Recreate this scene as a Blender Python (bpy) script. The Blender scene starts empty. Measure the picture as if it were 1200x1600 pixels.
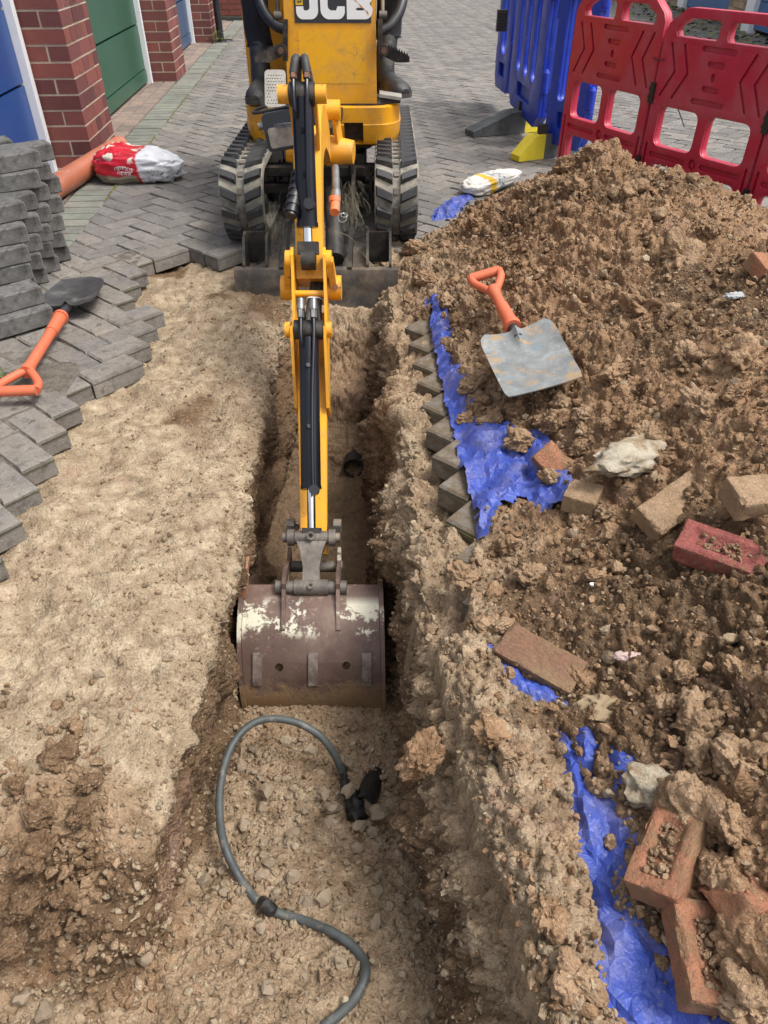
import bpy, bmesh, math, random
import numpy as np
from mathutils import Vector, Matrix

R = math.radians
SC = bpy.context.scene
COL = SC.collection
rng = np.random.default_rng(7)
random.seed(7)

# ------------------------------------------------------------------ camera, sky, sun, exposure
CAM_H, CAM_PITCH, CAM_F = 1.08, R(39.0), 1130.0      # height, tilt below the horizon, focal length for a 1200 px wide frame
cam_d = bpy.data.cameras.new('camera')
cam = bpy.data.objects.new('camera', cam_d)
COL.objects.link(cam)
cam.location = (0, 0, CAM_H)
cam.rotation_euler = (R(90) - CAM_PITCH, 0, 0)
cam_d.sensor_fit = 'HORIZONTAL'
cam_d.sensor_width = 36.0
cam_d.lens = 36.0 * CAM_F / 1200.0
cam_d.clip_start = 0.05
cam_d.clip_end = 400.0
SC.camera = cam

SUN_EL, SUN_AZ = 62.0, 104.0        # azimuth: compass degrees from +Y clockwise where the sun stands
world = bpy.data.worlds.new('World')
SC.world = world
world.use_nodes = True
wn = world.node_tree
for n in list(wn.nodes):
    wn.nodes.remove(n)
w_out = wn.nodes.new('ShaderNodeOutputWorld')
w_bg = wn.nodes.new('ShaderNodeBackground')
w_sky = wn.nodes.new('ShaderNodeTexSky')
w_sky.sky_type = 'NISHITA'
w_sky.sun_disc = False
w_sky.sun_elevation = R(SUN_EL)
w_sky.sun_rotation = R(SUN_AZ)
w_sky.dust_density = 4.0
w_sky.ozone_density = 1.0
w_hs = wn.nodes.new('ShaderNodeHueSaturation')      # thin cloud: the blue is washed out
w_hs.inputs['Saturation'].default_value = 0.35
w_bg.inputs['Strength'].default_value = 0.15
wn.links.new(w_sky.outputs[0], w_hs.inputs['Color'])
wn.links.new(w_hs.outputs[0], w_bg.inputs['Color'])
wn.links.new(w_bg.outputs[0], w_out.inputs['Surface'])

sun_d = bpy.data.lights.new('sun', 'SUN')
sun_d.energy = 1.6
sun_d.angle = R(18.0)
sun_d.color = (1.0, 0.98, 0.95)
sun = bpy.data.objects.new('sun', sun_d)
COL.objects.link(sun)
_az, _el = R(SUN_AZ), R(SUN_EL)
sun_vec = Vector((math.sin(_az) * math.cos(_el), math.cos(_az) * math.cos(_el), math.sin(_el)))
sun.rotation_euler = sun_vec.to_track_quat('Z', 'Y').to_euler()
sun.location = sun_vec * 30

SC.view_settings.view_transform = 'Standard'
SC.view_settings.look = 'None'
SC.view_settings.exposure = 0.80
SC.view_settings.gamma = 1.0
SC.view_settings.use_curve_mapping = False
SC.render.engine = 'CYCLES'
SC.cycles.max_bounces = 6
SC.cycles.diffuse_bounces = 3

# ------------------------------------------------------------------ measuring: a point of the photograph -> a place in the yard
_s, _c = math.sin(CAM_PITCH), math.cos(CAM_PITCH)
def at(px, py, z=None, Y=None, d=None):
    r, u = (px - 600) / CAM_F, (800 - py) / CAM_F
    a = Vector((r, _c + u * _s, -_s + u * _c))
    k = (z - CAM_H) / a.z if z is not None else (Y / a.y if Y is not None else d)
    return Vector((0, 0, CAM_H)) + a * k

# ------------------------------------------------------------------ noise on arrays
def _hash(ix, iy, iz, seed=0):
    h = (ix.astype(np.uint32) * np.uint32(374761393) + iy.astype(np.uint32) * np.uint32(668265263)
         + iz.astype(np.uint32) * np.uint32(2246822519) + np.uint32(seed * 3266489917 & 0xffffffff))
    h = (h ^ (h >> np.uint32(13))) * np.uint32(1274126177)
    h = (h ^ (h >> np.uint32(15))) * np.uint32(2246822519)
    return (h ^ (h >> np.uint32(16)))
def vnoise(p, seed=0):
    i = np.floor(p).astype(np.int64); f = p - i
    f = f * f * f * (f * (f * 6 - 15) + 10)
    out = np.zeros(len(p))
    for dx in (0, 1):
        wx = f[:, 0] if dx else 1 - f[:, 0]
        for dy in (0, 1):
            wy = f[:, 1] if dy else 1 - f[:, 1]
            for dz in (0, 1):
                wz = f[:, 2] if dz else 1 - f[:, 2]
                out += wx * wy * wz * (_hash(i[:, 0] + dx, i[:, 1] + dy, i[:, 2] + dz, seed) / 4294967295.0)
    return out * 2 - 1
def fbm(p, scale, octs=4, gain=0.5, seed=0):
    out = np.zeros(len(p)); a = 1.0
    for o in range(octs):
        out += a * vnoise(p * scale * (2.03 ** o) + 17.3 * o, seed + o); a *= gain
    return out
def lumps(p, scale, seed=0):
    """rounded grains: 1 in the middle of each cell, 0 in the creases between them; also a random value per grain"""
    q = p * scale
    i = np.floor(q).astype(np.int64)
    best = np.full(len(p), 9.0); sec = np.full(len(p), 9.0); cid = np.zeros(len(p))
    for dx in (-1, 0, 1):
        for dy in (-1, 0, 1):
            for dz in (-1, 0, 1):
                c0, c1, c2 = i[:, 0] + dx, i[:, 1] + dy, i[:, 2] + dz
                h = _hash(c0, c1, c2, seed)
                jx = (h & np.uint32(1023)) / 1023.0; jy = ((h >> np.uint32(10)) & np.uint32(1023)) / 1023.0
                jz = ((h >> np.uint32(20)) & np.uint32(1023)) / 1023.0
                d = (c0 + jx - q[:, 0]) ** 2 + (c1 + jy - q[:, 1]) ** 2 + (c2 + jz - q[:, 2]) ** 2
                lt = d < best
                sec = np.where(lt, best, np.minimum(sec, d))
                cid = np.where(lt, jx * 0.6 + jz * 0.4, cid)
                best = np.where(lt, d, best)
    e = np.clip((np.sqrt(sec) - np.sqrt(best)) * 1.6, 0, 1)
    return e * (2 - e), cid

# ------------------------------------------------------------------ materials
class NT:
    def __init__(self, name):
        self.m = bpy.data.materials.new(name); self.m.use_nodes = True
        self.t = self.m.node_tree; self.t.nodes.clear()
        self.out = self.n('ShaderNodeOutputMaterial'); self.b = self.n('ShaderNodeBsdfPrincipled')
        self.l(self.b.outputs[0], self.out.inputs['Surface'])
    def n(self, kind, **kw):
        x = self.t.nodes.new(kind)
        for k, v in kw.items(): setattr(x, k, v)
        return x
    def l(self, a, b): self.t.links.new(a, b)
    def coord(self, obj=False):
        if obj: return self.n('ShaderNodeTexCoord').outputs['Object']
        return self.n('ShaderNodeNewGeometry').outputs['Position']
    def noise(self, vec, scale, detail=4, rough=0.6, dist=0.0):
        x = self.n('ShaderNodeTexNoise'); x.inputs['Scale'].default_value = scale
        x.inputs['Detail'].default_value = detail; x.inputs['Roughness'].default_value = rough; x.inputs['Distortion'].default_value = dist
        self.l(vec, x.inputs['Vector']); return x.outputs['Fac']
    def ramp(self, fac, stops):
        x = self.n('ShaderNodeValToRGB'); e = x.color_ramp.elements
        while len(e) < len(stops): e.new(0.5)
        for k, (p, c) in enumerate(stops):
            e[k].position = p; e[k].color = (c[0], c[1], c[2], 1) if len(c) == 3 else c
        self.l(fac, x.inputs[0]); return x.outputs[0]
    def step(self, fac, lo, hi):
        x = self.n('ShaderNodeMapRange'); x.inputs[1].default_value = lo; x.inputs[2].default_value = hi
        x.clamp = True; self.l(fac, x.inputs[0]); return x.outputs[0]
    def mix(self, fac, a, b, mode='MIX'):
        x = self.n('ShaderNodeMix', data_type='RGBA', blend_type=mode)
        for s, v in ((x.inputs[0], fac), (x.inputs[6], a), (x.inputs[7], b)):
            if isinstance(v, (int, float)): s.default_value = v
            elif isinstance(v, tuple): s.default_value = (v[0], v[1], v[2], 1)
            else: self.l(v, s)
        return x.outputs[2]
    def math(self, op, a, b=0.0):
        x = self.n('ShaderNodeMath', operation=op)
        for s, v in ((x.inputs[0], a), (x.inputs[1], b)):
            if isinstance(v, (int, float)): s.default_value = v
            else: self.l(v, s)
        return x.outputs[0]
    def attr(self, name):
        x = self.n('ShaderNodeAttribute'); x.attribute_name = name; return x.outputs['Fac']
    def rnd(self): return self.n('ShaderNodeObjectInfo').outputs['Random']
    def sep(self, vec):
        x = self.n('ShaderNodeSeparateXYZ'); self.l(vec, x.inputs[0]); return x.outputs
    def bump(self, h, strength, dist=0.01, prev=None):
        x = self.n('ShaderNodeBump'); x.inputs['Strength'].default_value = strength; x.inputs['Distance'].default_value = dist
        self.l(h, x.inputs['Height'])
        if prev is not None: self.l(prev, x.inputs['Normal'])
        return x.outputs[0]
    def done(self, color, rough=0.8, metal=0.0, normal=None, spec=0.5, coat=0.0):
        for s, v in ((self.b.inputs['Base Color'], color), (self.b.inputs['Roughness'], rough), (self.b.inputs['Metallic'], metal)):
            if isinstance(v, tuple): s.default_value = (v[0], v[1], v[2], 1)
            elif isinstance(v, (int, float)): s.default_value = v
            else: self.l(v, s)
        self.b.inputs['Specular IOR Level'].default_value = spec
        self.b.inputs['Coat Weight'].default_value = coat
        if normal is not None: self.l(normal, self.b.inputs['Normal'])
        return self.m

def simple(name, c1, c2=None, scale=30, rough=0.6, metal=0.0, bump=0.0, obj=True, spec=0.5, dirt=None, dirt_scale=9, dirt_lo=0.55, dirt_hi=0.7, coat=0.0, rndv=0.0, lo=0.35, hi=0.65):
    t = NT(name); v = t.coord(obj)
    c2 = c2 or c1
    n = t.noise(v, scale, 6)
    col = t.ramp(n, [(lo, c1), (hi, c2)])
    if dirt:
        col = t.mix(t.step(t.noise(v, dirt_scale, 8, 0.7), dirt_lo, dirt_hi), col, dirt)
    if rndv:
        k = t.math('ADD', t.math('MULTIPLY', t.rnd(), 2 * rndv), 1 - rndv)
        col = t.mix(1.0, col, t.ramp(k, [(0, (0, 0, 0)), (1, (1, 1, 1))]), 'MULTIPLY')
    nm = t.bump(t.noise(v, scale * 4, 6, 0.7), bump, 0.004) if bump else None
    return t.done(col, rough, metal, nm, spec, coat)

# ------------------------------------------------------------------ mesh building
def wloc(o):
    v = Vector((0, 0, 0))
    while o is not None:
        v += o.location; o = o.parent
    return v
def add(name, me, mat=None, parent=None, M=None):
    o = bpy.data.objects.new(name, me); COL.objects.link(o)
    if mat is not None and me is not None:
        if me.materials: me.materials[0] = mat
        else: me.materials.append(mat)
    if parent is not None: o.parent = parent
    if M is not None: o.matrix_local = M
    return o
def empty(name, loc):
    o = bpy.data.objects.new(name, None); COL.objects.link(o); o.location = loc; o.empty_display_size = 0.1
    return o
def tag(o, label=None, cat=None, group=None, kind=None):
    for k, v in (('label', label), ('category', cat), ('group', group), ('kind', kind)):
        if v: o[k] = v
    return o
def finish(me, smooth=35):
    me.update()
    if smooth:
        me.shade_smooth() if hasattr(me, 'shade_smooth') else [setattr(p, 'use_smooth', True) for p in me.polygons]
        me.set_sharp_from_angle(angle=R(smooth))
    return me
def np_mesh(name, v, quads=None, tris=None, smooth=True):
    me = bpy.data.meshes.new(name)
    v = np.asarray(v, dtype=np.float32)
    me.vertices.add(len(v)); me.vertices.foreach_set('co', v.ravel())
    f = quads if quads is not None else tris
    k = f.shape[1]
    me.loops.add(f.size); me.loops.foreach_set('vertex_index', f.astype(np.int32).ravel())
    me.polygons.add(len(f)); me.polygons.foreach_set('loop_start', np.arange(0, f.size, k, dtype=np.int32))
    me.polygons.foreach_set('use_smooth', np.full(len(f), smooth))
    me.update(calc_edges=True); me.validate()
    return me
def frame(y, up=(0, 0, 1)):
    """rotation whose local Y points along y"""
    y = Vector(y).normalized(); up = Vector(up)
    x = y.cross(up)
    if x.length < 1e-5: x = y.cross(Vector((1, 0, 0)))
    x.normalize(); z = x.cross(y)
    return Matrix((x, y, z)).transposed()
class G:
    def __init__(self): self.v = []; self.f = []
    def raw(self, v, f):
        b = len(self.v); self.v += [Vector(p) for p in v]; self.f += [[b + i for i in q] for q in f]; return self
    def box(self, c, s, rot=None, taper=1.0):
        c = Vector(c); h = Vector(s) / 2; p = []
        for z in (-1, 1):
            k = taper if z > 0 else 1.0
            for x, y in ((-1, -1), (1, -1), (1, 1), (-1, 1)):
                q = Vector((x * h.x * k, y * h.y * k, z * h.z)); p.append(c + (rot @ q if rot is not None else q))
        return self.raw(p, [(3, 2, 1, 0), (4, 5, 6, 7), (0, 1, 5, 4), (1, 2, 6, 5), (2, 3, 7, 6), (3, 0, 4, 7)])
    def bar(self, a, b, w, h, up=(0, 0, 1)):
        a, b = Vector(a), Vector(b)
        return self.box((a + b) / 2, (w, (b - a).length, h), frame(b - a, up))
    def cyl(self, a, b, r, r2=None, n=20, cap=True):
        a, b = Vector(a), Vector(b); m = frame(b - a); r2 = r if r2 is None else r2; p = []
        for q, rr in ((a, r), (b, r2)):
            for k in range(n):
                t = 2 * math.pi * k / n; p.append(q + m @ Vector((math.cos(t) * rr, 0, math.sin(t) * rr)))
        f = [(k, (k + 1) % n, n + (k + 1) % n, n + k) for k in range(n)]
        if cap: f += [tuple(range(n))[::-1], tuple(range(n, 2 * n))]
        return self.raw(p, f)
    def pipe(self, a, b, r, ri, n=28):
        a, b = Vector(a), Vector(b); m = frame(b - a); p = []
        for q, rr in ((a, r), (b, r), (b, ri), (a, ri)):
            for k in range(n):
                t = 2 * math.pi * k / n; p.append(q + m @ Vector((math.cos(t) * rr, 0, math.sin(t) * rr)))
        return self.raw(p, [(j * n + k, j * n + (k + 1) % n, ((j + 1) % 4) * n + (k + 1) % n, ((j + 1) % 4) * n + k) for j in range(4) for k in range(n)])
    def tube(self, pts, r, n=10, sub=6, cap=True):
        P = spline([Vector(p) for p in pts], sub) if sub > 1 else [Vector(p) for p in pts]
        N = len(P); rs = r if hasattr(r, '__len__') else [r] * N
        if len(rs) != N: rs = [rs[int(i * (len(rs) - 1) / (N - 1))] for i in range(N)]
        T = [(P[min(i + 1, N - 1)] - P[max(i - 1, 0)]).normalized() for i in range(N)]
        u = T[0].orthogonal().normalized(); vs = []
        for i in range(N):
            u = (u - T[i] * u.dot(T[i])).normalized(); w = T[i].cross(u)
            for k in range(n):
                t = 2 * math.pi * k / n; vs.append(P[i] + (u * math.cos(t) + w * math.sin(t)) * rs[i])
        f = [(i * n + k, i * n + (k + 1) % n, (i + 1) * n + (k + 1) % n, (i + 1) * n + k) for i in range(N - 1) for k in range(n)]
        if cap: f += [tuple(range(n))[::-1], tuple(range((N - 1) * n, N * n))]
        return self.raw(vs, f)
    def prism(self, poly, vec):
        n = len(poly); vec = Vector(vec); p = [Vector(q) for q in poly]
        nrm = Vector((0, 0, 0))
        for i in range(n): nrm += p[i].cross(p[(i + 1) % n])
        if nrm.dot(vec) > 0: p = p[::-1]
        return self.raw(p + [q + vec for q in p], [tuple(range(n)), tuple(range(2 * n - 1, n - 1, -1))] + [(i, n + i, n + (i + 1) % n, (i + 1) % n) for i in range(n)])
    def mesh(self, name, bevel=0.0, seg=2, smooth=35, off=None, ang=40):
        bm = bmesh.new(); vs = [bm.verts.new(p) for p in self.v]
        for q in self.f:
            try: bm.faces.new([vs[i] for i in q])
            except ValueError: pass
        if bevel:
            es = [e for e in bm.edges if len(e.link_faces) == 2 and e.calc_face_angle(0) > R(ang)]
            if es: bmesh.ops.bevel(bm, geom=es, offset=bevel, segments=seg, affect='EDGES', profile=0.6, clamp_overlap=True)
        bmesh.ops.recalc_face_normals(bm, faces=bm.faces)
        if off is not None: bmesh.ops.translate(bm, verts=bm.verts, vec=-Vector(off))
        me = bpy.data.meshes.new(name); bm.to_mesh(me); bm.free()
        return finish(me, smooth)
    def build(self, name, mat, parent=None, bevel=0.0, seg=2, smooth=35, ang=40):
        """coordinates are given in the yard; the parts of a thing are stored relative to it"""
        return add(name, self.mesh(name, bevel, seg, smooth, wloc(parent) if parent is not None else None, ang), mat, parent)
def spline(P, sub):
    out = []
    for i in range(len(P) - 1):
        a, b, c, d = P[max(i - 1, 0)], P[i], P[i + 1], P[min(i + 2, len(P) - 1)]
        for k in range(sub):
            t = k / sub
            out.append(0.5 * ((2 * b) + (c - a) * t + (2 * a - 5 * b + 4 * c - d) * t * t + (3 * b - a - 3 * c + d) * t ** 3))
    out.append(P[-1]); return out
def rrect(cx, cz, w, h, r, n=5):
    p = []
    for sx, sz, a0 in ((1, 1, 0), (-1, 1, 90), (-1, -1, 180), (1, -1, 270)):
        for k in range(n + 1):
            a = R(a0 + 90 * k / n)
            p.append((cx + sx * (w / 2 - r) + r * math.cos(a), cz + sz * (h / 2 - r) + r * math.sin(a)))
    return p
def plate(outer, holes, y0, y1, bm=None):
    """a sheet in the x-z plane, from y0 to y1, with openings"""
    own = bm is None
    if own: bm = bmesh.new()
    es = []
    for lp in [outer] + list(holes):
        vs = [bm.verts.new((x, y0, z)) for x, z in lp]
        es += [bm.edges.new((vs[i], vs[(i + 1) % len(vs)])) for i in range(len(vs))]
    fs = [g for g in bmesh.ops.triangle_fill(bm, use_beauty=True, use_dissolve=False, edges=es)['geom'] if isinstance(g, bmesh.types.BMFace)]
    ex = bmesh.ops.extrude_face_region(bm, geom=fs)
    bmesh.ops.translate(bm, verts=[g for g in ex['geom'] if isinstance(g, bmesh.types.BMVert)], vec=(0, y1 - y0, 0))
    return bm
def bm_mesh(bm, name, smooth=35, bevel=0.0):
    bmesh.ops.recalc_face_normals(bm, faces=bm.faces)
    if bevel:
        es = [e for e in bm.edges if len(e.link_faces) == 2 and e.calc_face_angle(0) > R(60)]
        bmesh.ops.bevel(bm, geom=es, offset=bevel, segments=2, affect='EDGES', profile=0.6, clamp_overlap=True)
    me = bpy.data.meshes.new(name); bm.to_mesh(me); bm.free(); return finish(me, smooth)
def cut(o, cutters):
    """carve real recesses out of a part"""
    for g in cutters:
        c = add('cutter', g.mesh('cutter', off=wloc(o)), None)
        c.location = wloc(o)
        md = o.modifiers.new('cut', 'BOOLEAN'); md.operation = 'DIFFERENCE'; md.solver = 'EXACT'; md.object = c
        bpy.context.view_layer.update()
        dg = bpy.context.evaluated_depsgraph_get()
        me = bpy.data.meshes.new_from_object(o.evaluated_get(dg))
        o.modifiers.clear(); old = o.data; o.data = me; bpy.data.meshes.remove(old)
        cm = c.data; bpy.data.objects.remove(c); bpy.data.meshes.remove(cm)
        finish(o.data, 35)
def grid_quads(nr, nc):
    i = np.arange(nr * nc).reshape(nr, nc)
    return np.stack([i[:-1, :-1].ravel(), i[:-1, 1:].ravel(), i[1:, 1:].ravel(), i[1:, :-1].ravel()], 1)
def fattr(me, name, val):
    a = me.attributes.new(name, 'FLOAT', 'POINT'); a.data.foreach_set('value', np.asarray(val, dtype=np.float32))

# ------------------------------------------------------------------ earth: sand bed, trench, spoil heap
def soil_material(name, clod=False):
    t = NT(name); v = t.coord(False)
    big = t.noise(v, 3.2, 4, 0.55, 0.4); mid = t.noise(v, 22, 5, 0.65); fine = t.noise(v, 210, 3, 0.7)
    sand = t.ramp(mid, [(0.3, (0.20, 0.146, 0.090)), (0.5, (0.335, 0.255, 0.167)), (0.70, (0.49, 0.395, 0.272))])
    clay = t.ramp(mid, [(0.28, (0.145, 0.082, 0.043)), (0.5, (0.272, 0.163, 0.090)), (0.75, (0.41, 0.265, 0.155))])
    damp_shade = t.ramp(mid, [(0.3, (0.092, 0.056, 0.031)), (0.6, (0.165, 0.103, 0.058)), (0.8, (0.25, 0.165, 0.097))])  # wet soil tone, also the colour of the painted trench shade
    if clod:
        col = t.mix(t.math('MULTIPLY', t.rnd(), 0.35), damp_shade if clod == 'damp_shade' else clay, clay if clod == 'damp_shade' else sand)
    else:
        z = t.attr('zone')
        zz = t.math('ADD', z, t.math('MULTIPLY', t.math('SUBTRACT', big, 0.5), 0.55))
        col = t.mix(t.step(zz, 0.15, 0.85), sand, clay)
        col = t.mix(t.step(t.math('ADD', t.attr('damp_shade'), t.math('MULTIPLY', t.math('SUBTRACT', mid, 0.5), 0.5)), 0.2, 0.9), col, damp_shade)
        pink = t.step(t.noise(v, 5.5, 3, 0.5, 0.8), 0.60, 0.74)
        col = t.mix(t.math('MULTIPLY', pink, 0.35), col, (0.40, 0.25, 0.185))
        grey = t.step(t.noise(v, 9.0, 4, 0.6, 1.0), 0.66, 0.74)
        col = t.mix(t.math('MULTIPLY', grey, 0.45), col, (0.20, 0.17, 0.14))
    col = t.mix(t.math('MULTIPLY', t.step(fine, 0.60, 0.70), 0.45), col, (0.70, 0.60, 0.45))
    col = t.mix(t.math('MULTIPLY', t.step(fine, 0.42, 0.30), 0.55), col, (0.13, 0.085, 0.05))
    vo = t.n('ShaderNodeTexVoronoi'); vo.inputs['Scale'].default_value = 150; t.l(v, vo.inputs['Vector'])
    h = t.math('ADD', t.math('MULTIPLY', vo.outputs['Distance'], -0.9), t.math('MULTIPLY', fine, 0.9))
    nm = t.bump(t.noise(v, 70, 4, 0.7), 0.5, 0.011)
    nm = t.bump(h, 0.7, 0.006, nm)
    nm = t.bump(t.noise(v, 520, 2, 0.6), 0.45, 0.002, nm)
    return t.done(col, 0.95, 0.0, nm, 0.15)
M_SOIL = soil_material('loose sandy soil'); M_CLOD = soil_material('lump of soil', True); M_CLODD = soil_material('wet lump of soil', 'damp_shade')

# --- cross-sections of the trench along Y
YK = np.array([-.40, .10, .30, .42, .50, .60, .70, .85, 1.10, 1.60, 2.00, 2.18, 2.26, 2.40, 2.46, 2.60, 2.68, 2.78, 2.95, 3.40])
def kk(*v): return np.array(v, dtype=float)
floor = kk(-.30, -.33, -.35, -.375, -.395, -.42, -.445, -.49, -.535, -.555, -.54, -.52, -.46, -.42, -.32, -.28, -.18, -.12, -.10, -.09)
XS = [kk(*[-1.6] * 20),
      kk(-1.35, -1.3, -1.2, -1.1, -1.0, -.95, -.9, -.85, -.85, -.85, -.85, -.85, -.85, -.85, -.85, -.85, -.85, -.85, -.85, -.85),
      kk(-1.15, -1.1, -.98, -.85, -.72, -.66, -.62, -.60, -.58, -.58, -.58, -.58, -.58, -.58, -.58, -.58, -.58, -.58, -.58, -.58),
      kk(-.95, -.92, -.84, -.68, -.52, -.45, -.43, -.42, -.415, -.42, -.43, -.43, -.43, -.43, -.43, -.43, -.43, -.43, -.43, -.43),
      kk(-.9, -.88, -.78, -.60, -.46, -.40, -.375, -.362, -.355, -.362, -.375, -.38, -.38, -.38, -.38, -.38, -.38, -.38, -.38, -.38),
      kk(-.86, -.84, -.74, -.56, -.44, -.405, -.395, -.392, -.388, -.39, -.395, -.395, -.39, -.38, -.37, -.36, -.36, -.36, -.36, -.36),
      kk(-.82, -.8, -.70, -.52, -.42, -.40, -.392, -.392, -.388, -.39, -.395, -.395, -.385, -.37, -.36, -.35, -.35, -.35, -.35, -.35),
      kk(*[-.19] * 20),
      kk(.22, .18, .15, .125, .11, .09, .07, .036, .008, .0, -.015, -.02, -.02, -.03, -.03, -.04, -.04, -.04, -.04, -.04)]
XS += [XS[8] + .010, XS[8] + kk(*[.022] * 20), XS[8] + kk(*[.06] * 20),
       kk(.35, .34, .33, .31, .29, .27, .25, .22, .21, .20, .20, .20, .20, .20, .20, .20, .20, .20, .20, .20), kk(*[.60] * 20)]
bk = kk(-.28, -.28, -.28, -.24, -.13, -.075, -.065, -.065, -.065, -.065, -.065, -.065, -.065, -.065, -.065, -.065, -.065, -.07, -.07, -.075)
ZS = [kk(*[-.085] * 20), kk(-.2, -.2, -.18, -.11, -.075, -.065, -.062, -.06, -.06, -.06, -.06, -.06, -.06, -.06, -.06, -.06, -.06, -.06, -.065, -.075), bk,
      kk(-.29, -.29, -.3, -.29, -.22, -.11, -.085, -.08, -.075, -.075, -.075, -.075, -.075, -.075, -.075, -.075, -.075, -.075, -.075, -.08),
      kk(-.295, -.30, -.31, -.315, -.27, -.15, -.115, -.115, -.11, -.11, -.105, -.10, -.10, -.10, -.095, -.09, -.085, -.08, -.08, -.085)]
ZS += [ZS[4] * .6 + floor * .4, floor, floor + .008, floor, floor * .72 - .02, floor * .36 - .02, floor * .06 - .012,
       kk(-.03, -.03, -.03, -.03, -.03, -.03, -.035, -.035, -.04, -.04, -.04, -.04, -.04, -.04, -.04, -.045, -.05, -.06, -.07, -.08), kk(*[-.085] * 20)]
CNT = [46, 56, 44, 20, 44, 44, 46, 46, 44, 44, 34, 30, 36]

def trench():
    ys = [0.02]
    while ys[-1] < 3.35:
        y = ys[-1]; ys.append(y + 0.0032 + 0.0016 * max(0, y - 0.4))
    ys = np.array(ys); nr = len(ys)
    us = np.concatenate([np.linspace(k, k + 1, c, endpoint=False) for k, c in enumerate(CNT)] + [[len(CNT)]])
    nc = len(us)
    Xk = np.stack([np.interp(ys, YK, x) for x in XS], 1); Zk = np.stack([np.interp(ys, YK, z) for z in ZS], 1)
    ki = np.minimum(us.astype(int), len(CNT) - 1); kf = us - ki
    X = Xk[:, ki] * (1 - kf) + Xk[:, ki + 1] * kf; Z = Zk[:, ki] * (1 - kf) + Zk[:, ki + 1] * kf
    ker = np.hanning(15); ker /= ker.sum()
    def sm(a):
        p = np.pad(a, ((0, 0), (7, 7)), mode='edge'); a = sum(ker[k] * p[:, k:k + nc] for k in range(15))
        p = np.pad(a, ((7, 7), (0, 0)), mode='edge'); return sum(ker[k] * p[k:k + nr] for k in range(15))
    X, Z = sm(X), sm(Z); Y = np.repeat(ys[:, None], nc, 1)
    P = np.stack([X, Y, Z], -1)
    du = np.gradient(P, axis=1); dv = np.gradient(P, axis=0)
    N = np.cross(du, dv); N /= np.linalg.norm(N, axis=-1, keepdims=True) + 1e-9
    p = P.reshape(-1, 3); n = N.reshape(-1, 3); u = np.repeat(us[None], nr, 0).ravel()
    wall = np.clip(1 - np.abs(n[:, 2]), 0, 1)
    right = np.clip((u - 8.0) / .8, 0, 1) * np.clip((12.6 - u) / .6, 0, 1)
    left_bank = np.clip((4.6 - u) / .6, 0, 1)
    low = np.clip((-p[:, 2] - .13) / .08, 0, 1)
    flr = np.clip((u - 5.6) / .5, 0, 1) * np.clip((8.4 - u) / .5, 0, 1)
    near = np.clip((.62 - p[:, 1]) / .2, 0, 1)
    var = np.clip(.55 + 1.1 * fbm(p, 6, 3, .5, 90), .15, 1.7)
    rough = 0.42 * var + .8 * np.clip((p[:, 1] - 2.1) / .2, 0, 1) * (p[:, 2] < -.12) + 0.9 * right + 0.45 * wall + 0.5 * flr * (p[:, 1] < 1.2) + .45 * near * left_bank
    l1, _ = lumps(p + .03 * np.stack([fbm(p, 18, 2, seed=s) for s in (3, 5, 8)], 1), 14, 1)
    l2, _ = lumps(p + .008 * np.stack([fbm(p, 50, 2, seed=s) for s in (13, 15, 18)], 1), 48, 2)
    l3, _ = lumps(p, 120, 3)
    q = p * np.array([1, 1, .35])
    disp = fbm(p, 5.5, 3, .5, 30) * (.016 + .022 * right + .026 * low * wall) \
        + fbm(q, 24, 3, .55, 40) * (.0045 + .0055 * right + .007 * wall) \
        + (l1 - .6) * .022 * np.clip(right + .6 * near * left_bank + .35 * flr + .12 * left_bank * var + .35 * np.clip((p[:, 1] - 2.1) / .2, 0, 1) * (p[:, 2] < -.12), 0, 1.2) \
        + (l2 - .6) * .0095 * rough + (l3 - .6) * .0036 * np.clip(rough, .45, 1.2) + fbm(p, 140, 2, .5, 50) * .0014 + left_bank * np.clip(fbm(p * np.array([.5, 1.6, 1]), 16, 3, .55, 95) - .15, 0, 1) * .012
    # trodden hollows and ridges in the sand bed
    disp += left_bank * (1 - near) * (fbm(p, 5, 4, .55, 60) * .010 + np.clip(fbm(p * np.array([1.7, .8, 1]), 4.5, 2, .5, 70) - .3, 0, 1) * -.035)
    # shear steps left by the bucket in the trench walls
    st = np.clip(wall - .5, 0, .5) * 2 * (u < 8)
    disp += st * fbm(p * np.array([1, 1.3, .12]), 26, 2, .5, 80) * .007
    p2 = p + n * disp[:, None]
    me = np_mesh('trench_ground', p2, quads=grid_quads(nr, nc))
    zone = .10 + .30 * right + .45 * low * (1 - flr) * (u < 7) * wall + .30 * flr + .35 * near * left_bank + .25 * np.clip((p[:, 1] - 2.2) / .3, 0, 1) * low
    pil = np.clip(1 - np.hypot((p[:, 0] + .54) / .17, (p[:, 1] - .58) / .16), 0, 1) ** .5; zone += .75 * pil
    damp_shade = .75 * np.clip((-p[:, 2] - .2) / .25, 0, 1) * np.clip((p[:, 1] - 1.0) / .35, 0, 1) * (.6 + .4 * flr) + .35 * pil + .85 * np.clip((-p[:, 2] - .11) / .06, 0, 1) * np.clip(wall * 1.5 - .2, 0, 1)  # wet soil, plus shade painted into the deep trench and its walls
    # wet brown patches scattered over the left sand bed
    damp_shade += .95 * np.clip(fbm(p, 3.3, 4, .55, 85) - .12, 0, 1) * 2 * left_bank
    fattr(me, 'zone', zone); fattr(me, 'damp_shade', damp_shade)
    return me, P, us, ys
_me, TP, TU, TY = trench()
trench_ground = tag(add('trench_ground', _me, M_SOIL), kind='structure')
TZ = np.asarray([v for v in np.empty(0)])
_co = np.empty(len(_me.vertices) * 3, dtype=np.float32); _me.vertices.foreach_get('co', _co)
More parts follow.
